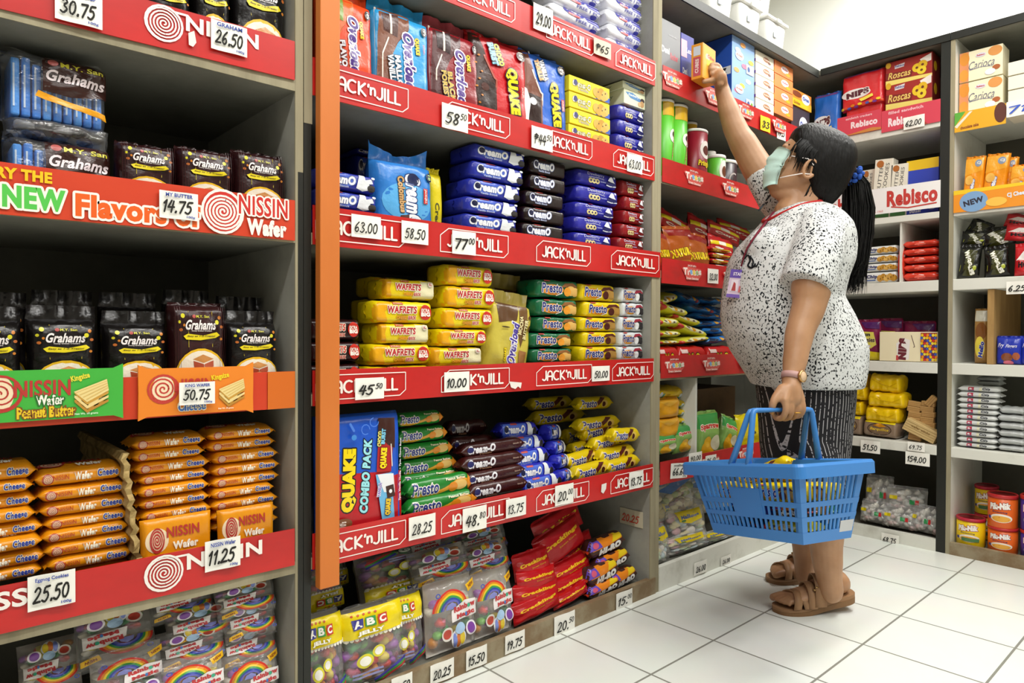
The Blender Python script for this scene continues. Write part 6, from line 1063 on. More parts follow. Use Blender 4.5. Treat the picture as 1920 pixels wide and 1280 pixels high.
# ------------------------------------------------------------------ price cards
def price(p0, p1, yt, yb, txt, label, plane=('x', .0075), col='#f1efe6', ink='#17150f', small=None, small_ink='#3a4ea0', rot=0, w=.17, sup=None):
    ax, c = plane; pm, ym = (p0+p1)/2, (yt+yb)/2; f = on_x if ax == 'x' else on_y
    a, b, t, u = f(p0, ym, c), f(p1, ym, c), f(pm, yt, c), f(pm, yb, c); W_ = (b-a).length; H_ = t.z-u.z; mb = MB()
    n = 6; v = []
    for i in range(n+1):
        x = -W_/2+W_*i/n; bend = .0015*sin(i*1.1)
        v += [(x, bend-.0006, 0), (x, bend-.0006, H_), (x, .0004+bend, 0), (x, .0004+bend, H_)]
    mb.add(v, [q for i in range(n) for q in ((4*i, 4*i+4, 4*i+5, 4*i+1), (4*i+3, 4*i+7, 4*i+6, 4*i+2), (4*i+1, 4*i+5, 4*i+7, 4*i+3), (4*i, 4*i+2, 4*i+6, 4*i+4))]+[(0, 1, 3, 2), (4*n, 4*n+2, 4*n+3, 4*n+1)], mat(col, 'paper'))
    el = [('H', txt, .48 if not sup else .38, .44, .78 if not sup else .56, .50, ink, {'w': w, 's': .18})]
    if sup: el.append(('H', sup, .80, .60, .26, .28, ink, {'w': w, 's': .18}))
    if small: el += [('t', small, .5, .86, .7, .14, small_ink), ('t', '100g', .8, .10, .22, .10, small_ink)]
    decals(mb, el, W_, H_, lambda x, z, l: (x, -.0024-l, z), sub=False, base=.0003, step=.0002, kind='ink')
    o = mb.build('price_card', label=label, cat='price card', group='hand-written price cards'); o.location = ((a+b)/2).lerp((a+b)/2, 1); o.location.z = u.z
    o.rotation_euler = (0, rot, pi/2 if ax == 'x' else 0)
for q in [(105, 190, -14, 45, '30.75', 'white price card 30.75 at the top of the photo', {'small': 'sugar wafer'}), (397, 462, 44, 99, '26.50', 'white price card 26.50 over the spiral mark strip', {'small': 'GRAHAM'}), (299, 371, 360, 411, '14.75', 'white price card 14.75 on the new flavors strip', {'small': 'MY BUTTER'}), (385, 450, 1010, 1066, '11.25', 'white price card 11.25 on the lowest spiral strip', {'small': 'NISSIN Wafer'}), (53, 140, 1074, 1138, '25.50', 'white price card 25.50 on the lowest spiral strip', {'small': 'Eggnog Cookies'}), (336, 403, 716, 758, '50.75', 'white price card 50.75 stuck on the orange card', {'small': 'KING WAFER', 'plane': ('x', .022)}),
        (1001, 1036, 12, 60, '29.00', 'white price card 29.00 under the cracker packs', {}), (1114, 1145, 76, 106, 'P65', 'faded price card between two framed marks on the highest strip', {'col': '#d8d0bc', 'w': .14}), (829, 877, 198, 244, '58', 'white price card 58.50 under the dark red cake pouch', {'sup': '50', 'w': .14}), (997, 1036, 240, 281, 'P44', 'white price card 44.50 under the royal blue pouch', {'sup': '50', 'w': .14}), (1176, 1204, 290, 324, '63.00', 'white price card 63.00 under the dark blue packs by the end panel', {'w': .14}),
        (659, 714, 404, 446, '63.00', 'white price card 63.00 beside the orange batten', {'w': .14}), (753, 803, 416, 457, '58.50', 'white price card 58.50 under the light blue pouch', {'w': .14}), (848, 892, 434, 477, '77', 'white price card 77.00 under the blue cream packs', {'sup': '00', 'w': .18}), (666, 720, 708, 748, '45', 'white price card 45.50 under the yellow wafer bricks', {'sup': '50', 'w': .18}), (833, 880, 697, 734, '10.00', 'white price card 10.00 under the yellow wafer bricks', {}), (1110, 1143, 686, 714, '50.00', 'white price card 50.00 between two framed marks', {}),
        (767, 816, 966, 1008, '28.25', 'white price card 28.25 under the green rolls', {'w': .14}), (868, 912, 950, 994, '48.', 'white price card 48.80 under the brown rolls', {'sup': '80', 'w': .14}), (949, 986, 933, 968, '13.75', 'white price card 13.75 between two framed marks', {'w': .14}), (1041, 1075, 908, 945, '20.', 'white price card 20.00 under the yellow rolls', {'sup': '00', 'w': .14}), (1180, 1206, 884, 915, '13.75', 'white price card 13.75 at the end of the strip', {}),
        (1327, 1347, 504, 531, '32.00', 'white price card 32.00 beside the badge', {}), (1426, 1444, 219, 246, '33', 'yellow price card on the highest far strip', {'col': '#ecd21e'}), (1457, 1473, 233, 262, '17.5', 'white price card near the forehead', {'col': '#e8e4dc'}), (1292, 1316, 848, 867, '90.00', 'white price card 90.00 above the basket rim', {}), (1323, 1343, 853, 868, '16.0', 'small white price card behind the basket rim', {}), (1257, 1288, 868, 896, '66.66', 'white price card hanging off the lowest far strip', {'rot': .08, 'small': 'mallow', 'small_ink': '#3a3a3a'})]:
    kw = dict(q[6]); kw.setdefault('plane', ('x', .010)); price(*q[:6], **kw)
for q in [(808, 850, 1240, 1276, '20.25', 'white price card 20.25 on the floor board', {}), (875, 912, 1214, 1250, '15.50', 'white price card 15.50 on the floor board', {}), (948, 983, 1186, 1220, '19.75', 'white price card 19.75 on the floor board', {}), (1040, 1077, 1150, 1188, '20.', 'white price card 20.50 on the floor board', {'sup': '50', 'w': .14}), (1156, 1185, 1108, 1138, '15.', 'white price card 15.00 on the floor board', {'sup': '00', 'w': .14}), (735, 772, 1266, 1300, '19.50', 'white price card cut off by the bottom of the photo', {}), (1302, 1325, 1052, 1075, '26.00', 'white price card 26.00 under the marshmallow bags, nearer', {}), (1352, 1370, 1042, 1058, '26.00', 'white price card 26.00 under the marshmallow bags, farther', {})]:
    kw = dict(q[6]); price(*q[:6], plane=('x', .008), **kw)
for q in [(1695, 1733, 217, 240, '62.00', 'white price card 62.00 on the pink tray', {}), (1614, 1650, 826, 849, '51.50', 'white price card 51.50 under the brown wafer bags', {}), (1568, 1587, 824, 843, '91.50', 'white price card beside the striped trousers', {}), (1702, 1734, 829, 846, '69.75', 'white price card 69.75 on the shelf edge', {'w': .14}), (1698, 1743, 848, 872, '154.00', 'white price card 154.00 hanging below 69.75', {}), (1653, 1685, 1001, 1022, '68.75', 'white price card 68.75 by the white candy bags', {}), (1888, 1935, 187, 216, '71', 'white price card with blue 71 at the photo edge', {'ink': '#3a5ac0'}), (1887, 1930, 527, 551, '6.25', 'white price card 6.25 at the photo edge', {})]:
    kw = dict(q[6]); price(*q[:6], plane=('y', 3.212), **kw)

price(1163, 1205, 955, 985, '20.25', 'faded sticker with red figures on the end panel above the dark bars', plane=('y', 1.935), col='#bdb49c', ink='#b8402a')
def scrap(pts, X, label):
    P = [on_x(x, y, X) for x, y in pts]; c = sum(P, Vector())/len(P); n = len(P); mb = MB()
    mb.add([p-c for p in P]+[p-c+Vector((.0008, 0, 0)) for p in P], [list(range(n)), list(range(2*n-1, n-1, -1))]+[(i, n+i, n+(i+1) % n, (i+1) % n) for i in range(n)], mat('#e6e0d8', 'paper'))
    o = mb.build('torn_sticker', label=label, cat='sticker'); o.location = c
scrap([(955, 715), (978, 717), (976, 728), (971, 724), (966, 729), (958, 726)], .0075, 'torn white sticker scrap beside the 10.00 card strip')
scrap([(1128, 908), (1137, 905), (1136, 916), (1131, 925), (1127, 922)], .0075, 'torn white sticker scrap before the last framed mark on the lowest red strip')
scrap([(353, 62), (364, 58), (368, 80), (362, 88), (354, 84)], .0075, 'torn white sticker scrap beside the 26.50 card')
# ------------------------------------------------------------------ the woman
FWD = Vector((-.60, -.80, 0)).normalized(); LFT = Vector((-FWD.y, FWD.x, 0)); UPV = Vector((0, 0, 1))
MID = at_d(1512, 700, 2.30)
def S_(px, py, lat):                      # point of the pixel ray on the plane lat metres to her left of her middle plane
    d = _ray(px, py); return CAM_POS + d*(((MID-CAM_POS).dot(LFT)+lat)/d.dot(LFT))
def loft(mb, rings, m, n=28, e=2.0, caps=True):
    """rings: (centre, half-axis vector a, half-axis vector b)"""
    vs = []
    for r in rings:
        c, a, b = r[:3]; ee = r[3] if len(r) > 3 else e
        for k in range(n):
            t = 2*pi*k/n; vs.append(c + a*sgnpow(cos(t), 2/ee) + b*sgnpow(sin(t), 2/ee))
    fs = [(i*n+k, i*n+(k+1) % n, (i+1)*n+(k+1) % n, (i+1)*n+k) for i in range(len(rings)-1) for k in range(n)]
    if caps: fs += [list(range(n-1, -1, -1)), [(len(rings)-1)*n+k for k in range(n)]]
    mb.add(vs, fs, m, True)
def limb(mb, pts, m, n=16, sub=4, end=True):
    """pts: (point, radius) smoothed into a tapering tube with round ends"""
    P = [p for p, r in pts]; R = [r for p, r in pts]; PP = []; RR = []
    for i in range(len(P)-1):
        p0, p1, p2, p3 = P[max(i-1, 0)], P[i], P[i+1], P[min(i+2, len(P)-1)]
        for k in range(sub):
            t = k/sub; PP.append(.5*((2*p1)+(p2-p0)*t+(2*p0-5*p1+4*p2-p3)*t*t+(3*p1-p0-3*p2+p3)*t**3)); RR.append(R[i]+(R[i+1]-R[i])*(t*t*(3-2*t)))
    PP.append(P[-1]); RR.append(R[-1]); mb.tube(PP, RR, m, n)
    mb.ball(PP[0], RR[0]*.99, m, 12, 8)
    if end: mb.ball(PP[-1], RR[-1]*.99, m, 12, 8)
def fuse(mb, name, voxel, smooth, mats, parent=None, f=.5, **t):
    """merge overlapping closed shapes into one continuous skin"""
    o = bpy.data.objects.new(name, mb.mesh(name)); COL.objects.link(o)
    q = o.modifiers.new('r', 'REMESH'); q.mode = 'VOXEL'; q.voxel_size = voxel
    q = o.modifiers.new('s', 'SMOOTH'); q.factor = f; q.iterations = smooth
    dg = bpy.context.evaluated_depsgraph_get(); me = bpy.data.meshes.new_from_object(o.evaluated_get(dg))
    old = o.data; o.modifiers.clear(); o.data = me; bpy.data.meshes.remove(old); me.name = name
    me.materials.clear()
    for m in mats: me.materials.append(m)
    me.polygons.foreach_set('use_smooth', [True]*len(me.polygons)); me.polygons.foreach_set('material_index', [0]*len(me.polygons))
    if parent: o.parent = parent
    tag(o, **t); return o

def skin_mat():
    m = bpy.data.materials.new('skin'); m.use_nodes = True; nt = m.node_tree; b = nt.nodes['Principled BSDF']; L = nt.links.new; N = nt.nodes.new
    tc = N('ShaderNodeTexCoord'); n = N('ShaderNodeTexNoise'); cr = N('ShaderNodeValToRGB'); n2 = N('ShaderNodeTexNoise'); bp = N('ShaderNodeBump')
    n.inputs['Scale'].default_value = 14; n.inputs['Detail'].default_value = 4; cr.color_ramp.elements[0].position = .35; cr.color_ramp.elements[1].position = .7
    cr.color_ramp.elements[0].color = lin('#a87c58'); cr.color_ramp.elements[1].color = lin('#b88d69')
    n2.inputs['Scale'].default_value = 220; bp.inputs['Strength'].default_value = .08; bp.inputs['Distance'].default_value = .002
    L(tc.outputs['Object'], n.inputs['Vector']); L(n.outputs[0], cr.inputs[0]); L(cr.outputs[0], b.inputs['Base Color']); L(tc.outputs['Object'], n2.inputs['Vector']); L(n2.outputs[0], bp.inputs['Height']); L(bp.outputs[0], b.inputs['Normal'])
    b.inputs['Roughness'].default_value = .48; b.inputs['Subsurface Weight'].default_value = .12; b.inputs['Subsurface Radius'].default_value = (.012, .005, .003)
    return m
def shirt_mat():
    m = bpy.data.materials.new('speckled_shirt'); m.use_nodes = True; nt = m.node_tree; b = nt.nodes['Principled BSDF']; L = nt.links.new; N = nt.nodes.new
    tc = N('ShaderNodeTexCoord'); mp = N('ShaderNodeMapping'); n = N('ShaderNodeTexNoise'); n3 = N('ShaderNodeTexNoise'); cr = N('ShaderNodeValToRGB'); ad = N('ShaderNodeMath'); n2 = N('ShaderNodeTexNoise'); bp = N('ShaderNodeBump')
    mp.inputs['Scale'].default_value = (1, 1, .75); n.inputs['Scale'].default_value = 185; n.inputs['Detail'].default_value = 1.5; n3.inputs['Scale'].default_value = 14; n3.inputs['Detail'].default_value = 2
    ad.operation = 'MULTIPLY_ADD'; ad.inputs[1].default_value = .22; cr.color_ramp.elements[0].position = .69; cr.color_ramp.elements[1].position = .72
    cr.color_ramp.elements[0].color = lin('#cfd1d0'); cr.color_ramp.elements[1].color = lin('#16181c')
    L(tc.outputs['Object'], mp.inputs[0]); L(mp.outputs[0], n.inputs['Vector']); L(tc.outputs['Object'], n3.inputs['Vector']); L(n3.outputs[0], ad.inputs[0]); L(n.outputs[0], ad.inputs[2]); L(ad.outputs[0], cr.inputs[0]); L(cr.outputs[0], b.inputs['Base Color'])
    n2.inputs['Scale'].default_value = 9; n2.inputs['Detail'].default_value = 3; bp.inputs['Strength'].default_value = .5; bp.inputs['Distance'].default_value = .02
    L(tc.outputs['Object'], n2.inputs['Vector']); L(n2.outputs[0], bp.inputs['Height']); L(bp.outputs[0], b.inputs['Normal']); b.inputs['Roughness'].default_value = .9; b.inputs['Specular IOR Level'].default_value = .2
    return m
def pants_mat():
    m = bpy.data.materials.new('pinstripe_cloth'); m.use_nodes = True; nt = m.node_tree; b = nt.nodes['Principled BSDF']; L = nt.links.new; N = nt.nodes.new
    tc = N('ShaderNodeTexCoord'); dt = N('ShaderNodeVectorMath'); w = N('ShaderNodeMath'); fr = N('ShaderNodeMath'); gt = N('ShaderNodeMath'); n = N('ShaderNodeTexNoise'); g2 = N('ShaderNodeMath'); mu = N('ShaderNodeMath'); mp = N('ShaderNodeMapping'); mx = N('ShaderNodeMix'); wob = N('ShaderNodeTexNoise'); a2 = N('ShaderNodeMath')
    dt.operation = 'DOT_PRODUCT'; dt.inputs[1].default_value = tuple(FWD*84+LFT*30); wob.inputs['Scale'].default_value = 7; a2.operation = 'MULTIPLY_ADD'; a2.inputs[1].default_value = .35
    fr.operation = 'FRACT'; gt.operation = 'LESS_THAN'; gt.inputs[1].default_value = .17; mp.inputs['Scale'].default_value = (60, 60, 110); n.inputs['Scale'].default_value = 1; g2.operation = 'GREATER_THAN'; g2.inputs[1].default_value = .44; mu.operation = 'MULTIPLY'
    L(tc.outputs['Object'], dt.inputs[0]); L(tc.outputs['Object'], wob.inputs['Vector']); L(wob.outputs[0], a2.inputs[0]); L(dt.outputs['Value'], a2.inputs[2]); L(a2.outputs[0], fr.inputs[0]); L(fr.outputs[0], gt.inputs[0]); L(tc.outputs['Object'], mp.inputs[0]); L(mp.outputs[0], n.inputs['Vector']); L(n.outputs[0], g2.inputs[0]); L(gt.outputs[0], mu.inputs[0]); L(g2.outputs[0], mu.inputs[1])
    mx.data_type = 'RGBA'; L(mu.outputs[0], mx.inputs['Factor']); mx.inputs['A'].default_value = lin('#131216'); mx.inputs['B'].default_value = lin('#b4b2b4'); L(mx.outputs['Result'], b.inputs['Base Color']); b.inputs['Roughness'].default_value = .9
    return m
def hair_mat():
    m = bpy.data.materials.new('black_hair'); m.use_nodes = True; nt = m.node_tree; b = nt.nodes['Principled BSDF']; L = nt.links.new; N = nt.nodes.new
    tc = N('ShaderNodeTexCoord'); mp = N('ShaderNodeMapping'); n = N('ShaderNodeTexNoise'); bp = N('ShaderNodeBump')
    mp.inputs['Scale'].default_value = (70, 70, 9); mp.inputs['Rotation'].default_value = (.5, .3, 0); n.inputs['Scale'].default_value = 2.2; n.inputs['Detail'].default_value = 4
    bp.inputs['Strength'].default_value = .5; bp.inputs['Distance'].default_value = .01; b.inputs['Base Color'].default_value = lin('#0b0a09'); b.inputs['Roughness'].default_value = .46; b.inputs['Specular IOR Level'].default_value = .22
    L(tc.outputs['Object'], mp.inputs[0]); L(mp.outputs[0], n.inputs['Vector']); L(n.outputs[0], bp.inputs['Height']); L(bp.outputs[0], b.inputs['Normal']); return m
SKIN, SHIRT, PANTS, HAIR = skin_mat(), shirt_mat(), pants_mat(), hair_mat()

# torso outline: photo row, front column, back column, half width
TORSO = [(384, 1478, 1542, .07), (394, 1458, 1556, .115), (408, 1443, 1567, .15), (424, 1430, 1577, .175), (442, 1412, 1583, .185), (465, 1390, 1586, .19), (490, 1376, 1583, .195), (520, 1369, 1571, .195), (557, 1364, 1562, .195), (590, 1362, 1580, .205), (625, 1367, 1596, .21), (655, 1380, 1605, .212), (685, 1400, 1603, .207), (712, 1418, 1597, .202), (723, 1424, 1594, .200)]
def torso_rings(k, rows=None, dz=0):
    o = []
    for y, f, b, w in (rows or TORSO):
        pf, pb = S_(f, y, 0), S_(b, y, 0); pb.z = pf.z = (pf.z+pb.z)/2; c = (pf+pb)/2; o.append((c, (pf-pb)/2*k, LFT*w*k, 2.3))
    return o
WOM = empty('person', (MID.x, MID.y, 0), 0, label='woman in a speckled white shirt and face mask reaching up to the shelf', cat='person')
INV = Matrix.Translation((-MID.x, -MID.y, 0))
body = MB(); M = SKIN
EAR = S_(1501, 327, 0); HY = radians(17); hh_ = FWD*cos(HY)-LFT*sin(HY); HL = LFT*cos(HY)+FWD*sin(HY)
hf = (hh_*.920 + UPV*.392).normalized(); hu = (UPV*.920 - hh_*.392).normalized()
def H_(f, l, u): return EAR + hf*f + HL*l + hu*u
HEAD = [(-.082, .035, .070, .022), (-.072, .010, .086, .040), (-.056, -.02, .092, .052), (-.036, -.045, .094, .061), (-.014, -.065, .092, .066), (.008, -.085, .090, .070), (.030, -.098, .085, .073), (.052, -.105, .092, .075), (.075, -.108, .090, .075), (.100, -.102, .076, .068), (.122, -.082, .050, .053), (.136, -.05, .02, .030)]
loft(body, [(H_((a+b)/2, 0, u), hf*(b-a)/2, HL*w, 2.3) for u, a, b, w in HEAD], M)
body.ball(H_(.093, 0, .008), (.015, .016, .016), M); limb(body, [(H_(.088, 0, .052), .008), (H_(.098, 0, .010), .012)], M, 10)      # nose
for s in (-1, 1):
    body.ball(H_(.082, s*.032, -.02), (.02, .02, .018), M); body.ball(H_(.072, s*.045, .006), (.024, .022, .02), M)              # mouth corner, cheek
    body.ball(H_(.081, s*.030, .060), (.010, .022, .009), M); body.ball(H_(.073, s*.031, .046), (.012, .017, .010), M)                                                                       # brow
    ev = []
    for k in range(9): t = radians(-150+300*k/8); ev.append((H_(-.006+.019*cos(t)-.006, s*(.078+.007*sin(k/8*pi)), .004+.030*sin(t)), .0058))
    limb(body, ev, M, 8, 2); body.ball(H_(.004, s*.074, -.018), (.010, .008, .012), M); body.ball(H_(-.006, s*.070, .004), (.018, .010, .026), M)      # ear rim, lobe, bowl
limb(body, [(H_(-.025, 0, -.02), .060), (S_(1512, 362, 0), .060), (S_(1512, 392, 0), .066), (S_(1514, 425, 0), .08)], M, 20)
limb(body, [(H_(.045, 0, -.072), .030), (S_(1490, 372, 0), .045), (S_(1482, 400, 0), .055)], M, 14)
loft(body, torso_rings(.92)[1:], M)
SK = [(415, 1433, 1560, .12)]
# hanging left arm
ARM = [(S_(1534, 446, .150), .052), (S_(1527, 490, .200), .056), (S_(1521, 540, .232), .057), (S_(1516, 576, .244), .048), (S_(1500, 622, .262), .041), (S_(1492, 668, .282), .035), (S_(1486, 704, .298), .028), (S_(1484, 718, .302), .0265)]
limb(body, ARM, M, 18)
# raised right arm
RARM = [(S_(1486, 404, -.14), .056), (at_d(1430, 330, 2.485), .056), (at_d(1398, 276, 2.50), .050), (at_d(1381, 246, 2.505), .043), (at_d(1368, 212, 2.51), .038), (at_d(1357, 178, 2.515), .028), (at_d(1352, 160, 2.515), .0245)]
limb(body, RARM, M, 18)
# legs and feet
limb(body, [(S_(1522, 700, .07), .080), (S_(1520, 800, .075), .072), (S_(1536, 920, .095), .062), (S_(1546, 975, .10), .060), (S_(1550, 1040, .10), .048), (S_(1555, 1085, .10), .039), (S_(1558, 1108, .10), .038)], M, 18)
limb(body, [(S_(1490, 700, -.07), .080), (S_(1488, 800, -.075), .072), (S_(1500, 920, -.095), .062), (S_(1508, 975, -.10), .060), (S_(1512, 1030, -.10), .046), (S_(1510, 1066, -.10), .036), (S_(1512, 1080, -.10), .036)], M, 18)
FEET = []
for sgn, toe, heel, lift in ((1, (1452, 1146), (1594, 1140), .030), (-1, (1440, 1090), (1532, 1084), .028)):
    t = on_z(toe[0], toe[1], 0); h = on_z(heel[0], heel[1], 0); d = (t-h); d.z = 0; ln = d.length; d.normalize(); if_ = .245/ln if sgn < 0 else 1
    if sgn < 0: h = t-d*.25; ln = .25
    sd = Vector((-d.y, d.x, 0))
    def fp(f, s_, z, t=t, h=h, d=d, sd=sd, ln=ln): return h + d*ln*f + sd*s_ + UPV*z
    FEET.append((fp, ln, lift, sgn, d, sd))
    q = .024
    loft(body, [(fp(.04, 0, q+.030+lift), sd*.020, UPV*.020), (fp(.10, 0, q+.034+lift), sd*.032, UPV*.034), (fp(.25, 0, q+.038+lift*.8), sd*.034, UPV*.041), (fp(.42, 0, q+.032+lift*.5), sd*.038, UPV*.033), (fp(.58, 0, q+.022+lift*.25), sd*.042, UPV*.023), (fp(.72, 0, q+.020), sd*.046, UPV*.021), (fp(.80, 0, q+.016), sd*.043, UPV*.015)], M, 20, 2.2)
    for k, (o_, l_, r_) in enumerate([(.032, .955, .0125), (.014, .945, .009), (-.002, .925, .0085), (-.016, .90, .008), (-.030, .865, .0075)]):
        o_ = o_*(-1 if sgn > 0 else 1)
        limb(body, [(fp(.74, o_*.9, q+.016), r_*1.1), (fp(.85, o_, q+.016), r_*1.05), (fp(l_, o_*1.0, q+.010), r_)], M, 10, 3)
# left hand closed on the basket handles
GRIP = S_(1475, 768, .305); SH = (CR*.87 + CF*.49).normalized()         # handle bars run along SH
NRM = Vector((-SH.y, SH.x, 0)).normalized()
if NRM.dot(LFT) < 0: NRM = -NRM                                         # outward, to her left
hand = lambda a, n, z: GRIP + SH*a + NRM*n + UPV*z
wr = ARM[-1][0]
limb(body, [(wr, .027), (hand(.006, .012, .062), .027), (hand(.004, .018, .034), .024)], M, 14)
for a, r in ((-.036, .013), (-.012, .0135), (.012, .013), (.034, .012)):
    limb(body, [(hand(a*.6+.006, .012, .062), .015), (hand(a, .022, .030), r)], M, 12)
    ln = {-.036: 1.0, -.012: 1.06, .012: 1.0, .034: .86}[a]
    limb(body, [(hand(a, .022, .030), .0105), (hand(a*1.04, .027, .004), .0095), (hand(a*1.04, .016, -.019*ln), .0090), (hand(a*1.03, -.006, -.022*ln), .0084), (hand(a*1.02, -.017, -.006), .0078)], M, 10)
limb(body, [(hand(-.022, .004, .060), .017), (hand(-.048, .002, .038), .0125), (hand(-.060, .000, .014), .0105), (hand(-.050, -.010, -.004), .0092)], M, 12)
# right hand pinching the small box
BXC = at_d(1330, 120, 2.482); BXW, BXD, BXH = .105, .045, .125; BYAW = pi/2+.12
bx = Vector((cos(BYAW), sin(BYAW), 0)); by = Vector((-sin(BYAW), cos(BYAW), 0))     # along the box front, into the box
bp_ = lambda x, y, z: BXC + bx*x + by*y + UPV*z                                     # from the middle of its front face
w2 = RARM[-1][0]; pc = at_d(1350, 143, 2.470)
limb(body, [(w2, .0245), (w2.lerp(pc, .5), .0245), (pc, .0235)], M, 14)
fb = -.012
for k, (z0, ln) in enumerate([(.000, .050), (-.016, .056), (-.031, .050), (-.045, .040)]):
    kn = bp_(.046, -.020, z0-.010); limb(body, [(pc+UPV*(.010-.012*k), .0125), (kn, .0105), (bp_(.046-ln*.5, -.019, z0-.002), .0092), (bp_(.046-ln, -.0095, z0-.006), .0082)], M, 10)
limb(body, [(pc-UPV*.012, .014), (bp_(.018, -.012, -.058), .0115), (bp_(-.012, -.008, -.064), .0100), (bp_(-.034, .004, -.0715), .0088)], M, 12)
for L_ in (body,): L_.v = [tuple(INV @ Vector(v)) for v in L_.v]
fuse(body, 'body', .0042, 3, [SKIN], WOM)

def bld(mb, name, **t): mb.v = [tuple(INV @ Vector(v)) for v in mb.v]; return mb.build(name, WOM, **t)
# eyes
mb = MB()
for s in (-1, 1):
    mb.ball(H_(.0705, s*.031, .043), .0115, mat('#efeae4', 'plastic'), 14, 10); mb.ball(H_(.0768, s*.031, .0455), .0058, mat('#1c120c', 'plastic'), 10, 6)
    lid = [(H_(.0815-.004*abs(x), s*.031+.0125*x, .0500-.003*x*x), .0026) for x in (-1, -.5, 0, .5, 1)]; limb(mb, lid, HAIR, 6, 2)
    limb(mb, [(H_(.087-.012*abs(i)/4 if i > 0 else .088, s*(.018+.007*i), .068-.001*(i-2)**2), .0025) for i in range(5)], HAIR, 6, 2)
bld(mb, 'eyes', label='dark eyes and brows above the mask')
# shirt
sh = MB(); loft(sh, torso_rings(1.0), SHIRT, 36)
limb(sh, [(S_(1536, 428, .135), .074), (S_(1536, 452, .175), .078), (S_(1526, 495, .215), .077), (S_(1511, 536, .234), .0765)], SHIRT, 26, 4, False)
limb(sh, [(S_(1500, 412, -.12), .074), (S_(1466, 380, -.165), .072), (at_d(1441, 347, 2.475), .063), (at_d(1430, 324, 2.485), .0615)], SHIRT, 26, 4, False)
limb(sh, [(S_(1440, 468, .07), .075), (S_(1440, 470, -.07), .075)], SHIRT, 18)
sh.v = [tuple(INV @ Vector(v)) for v in sh.v]
shirt = fuse(sh, 'shirt', .006, 6, [SHIRT], WOM)
from mathutils.bvhtree import BVHTree
BV = BVHTree.FromPolygons([v.co for v in shirt.data.vertices], [p.vertices for p in shirt.data.polygons])
def on_shirt(px, py, off=.003):
    o = INV @ CAM_POS; d = _ray(px, py).normalized(); h, n, _, _ = BV.ray_cast(o, d)
    if h is None: return S_(px, py, .1), LFT
    return (INV.inverted() @ h) + n*off, n
# red neckline
mb = MB(); NK = []
for k in range(25):
    t = 2*pi*k/24; c = (S_(1436, 414, 0)+S_(1540, 374, 0))/2; a = (S_(1436, 414, 0)-S_(1540, 374, 0))/2
    q = c + a*cos(t) + LFT*.082*sin(t) + UPV*(-.010*sin(t)**2)
    h = BV.find_nearest(INV @ q)[0]; NK.append((INV.inverted() @ h).lerp(q, .15))
mb.tube(NK, .0065, mat('#b02a2a', 'cloth'), 8, False); bld(mb, 'neckline_trim', label='red neckline trim')
# script lettering on the chest
mb = MB()
for pl in ([(1397, 486), (1403, 478), (1407, 488), (1403, 498), (1410, 502), (1417, 494)], [(1407, 480), (1413, 490), (1411, 500), (1420, 497), (1423, 490)], [(1391, 470), (1396, 478), (1393, 486)]):
    mb.tube([on_shirt(x, y, .001)[0] for x, y in smooth_line(pl, 4)], .0036, mat('#17181c', 'cloth'), 6, True, .5)
bld(mb, 'shirt_lettering', label='black script lettering on the chest')
mb = MB(); mb.tube([on_shirt(x, y, -.002)[0] for x, y in [(1446, 364), (1438, 374), (1430, 384), (1425, 392)]], .008, mat('#3a3f42', 'cloth'), 8, True, .35); bld(mb, 'shoulder_strip', label='dark grey strip at the raised shoulder')  # narrow dark grey strip laid along the shirt
# lanyard and badge
mb = MB(); lp = [on_shirt(x, y, .003)[0] for x, y in [(1452, 398), (1438, 416), (1424, 434), (1412, 450), (1402, 466), (1396, 482), (1391, 500)]]
mb.tube(lp, .0065, mat('#7a2a3a', 'cloth'), 8, True, .3); bld(mb, 'lanyard', label='dark red lanyard')
bc, bn = on_shirt(1384, 532, .004); bn = (bn+LFT*.6).normalized(); bn.z = 0; bn.normalize(); bu = (UPV*.97+FWD*-.18).normalized(); br = bu.cross(bn).normalized()
mb = MB(); bw, bh = .058, .092
def bd(x, z, l=0): return bc + br*x + bu*z + bn*l
v = [bd(x*bw/2, z*bh/2, l) for l in (-.002, .001) for x, z in ((-1, -1), (1, -1), (1, 1), (-1, 1))]
mb.add(v, [(3, 2, 1, 0), (4, 5, 6, 7), (0, 1, 5, 4), (1, 2, 6, 5), (2, 3, 7, 6), (3, 0, 4, 7)], mat('#d6c4d8', 'film'))
decals(mb, [('r', 0, .70, 1, 1, '#6a55ae'), ('r', 0, 0, 1, .12, '#7a62b4'), ('r', .16, .22, .58, .64, '#e6dce6'), ('p', [(.24, .24), (.5, .24), (.44, .5), (.32, .56)], '#b04a4a'), ('r', .66, .2, .86, .42, '#c46a6a'), ('t', 'STAFF', .5, .84, .6, .12, '#e8e0f0', {'b': .04})], bw, bh, lambda x, z, l: bd(x, z-bh/2, .0012+l), sub=False, base=.0003, step=.0003)
mb.tube([lp[-1], bd(0, bh/2, 0)], .004, mat('#b8b4b8', 'metal'), 6); bld(mb, 'name_badge', label='violet and white staff badge on a lanyard')
# trousers
mb = MB(); loft(mb, torso_rings(.93, [(696, 1418, 1596, .19), (715, 1424, 1590, .19), (745, 1427, 1588, .19), (790, 1430, 1584, .182), (830, 1432, 1580, .178), (870, 1436, 1576, .170), (900, 1444, 1572, .16)]), PANTS)
limb(mb, [(S_(1522, 850, .095), .088), (S_(1530, 880, .10), .086), (S_(1540, 930, .10), .082), (S_(1544, 985, .10), .076)], PANTS, 26, 4, False)
limb(mb, [(S_(1490, 850, -.095), .088), (S_(1492, 880, -.10), .086), (S_(1500, 930, -.10), .082), (S_(1506, 985, -.10), .076)], PANTS, 26, 4, False)
mb.v = [tuple(INV @ Vector(v)) for v in mb.v]; fuse(mb, 'trousers', .007, 5, [PANTS], WOM)
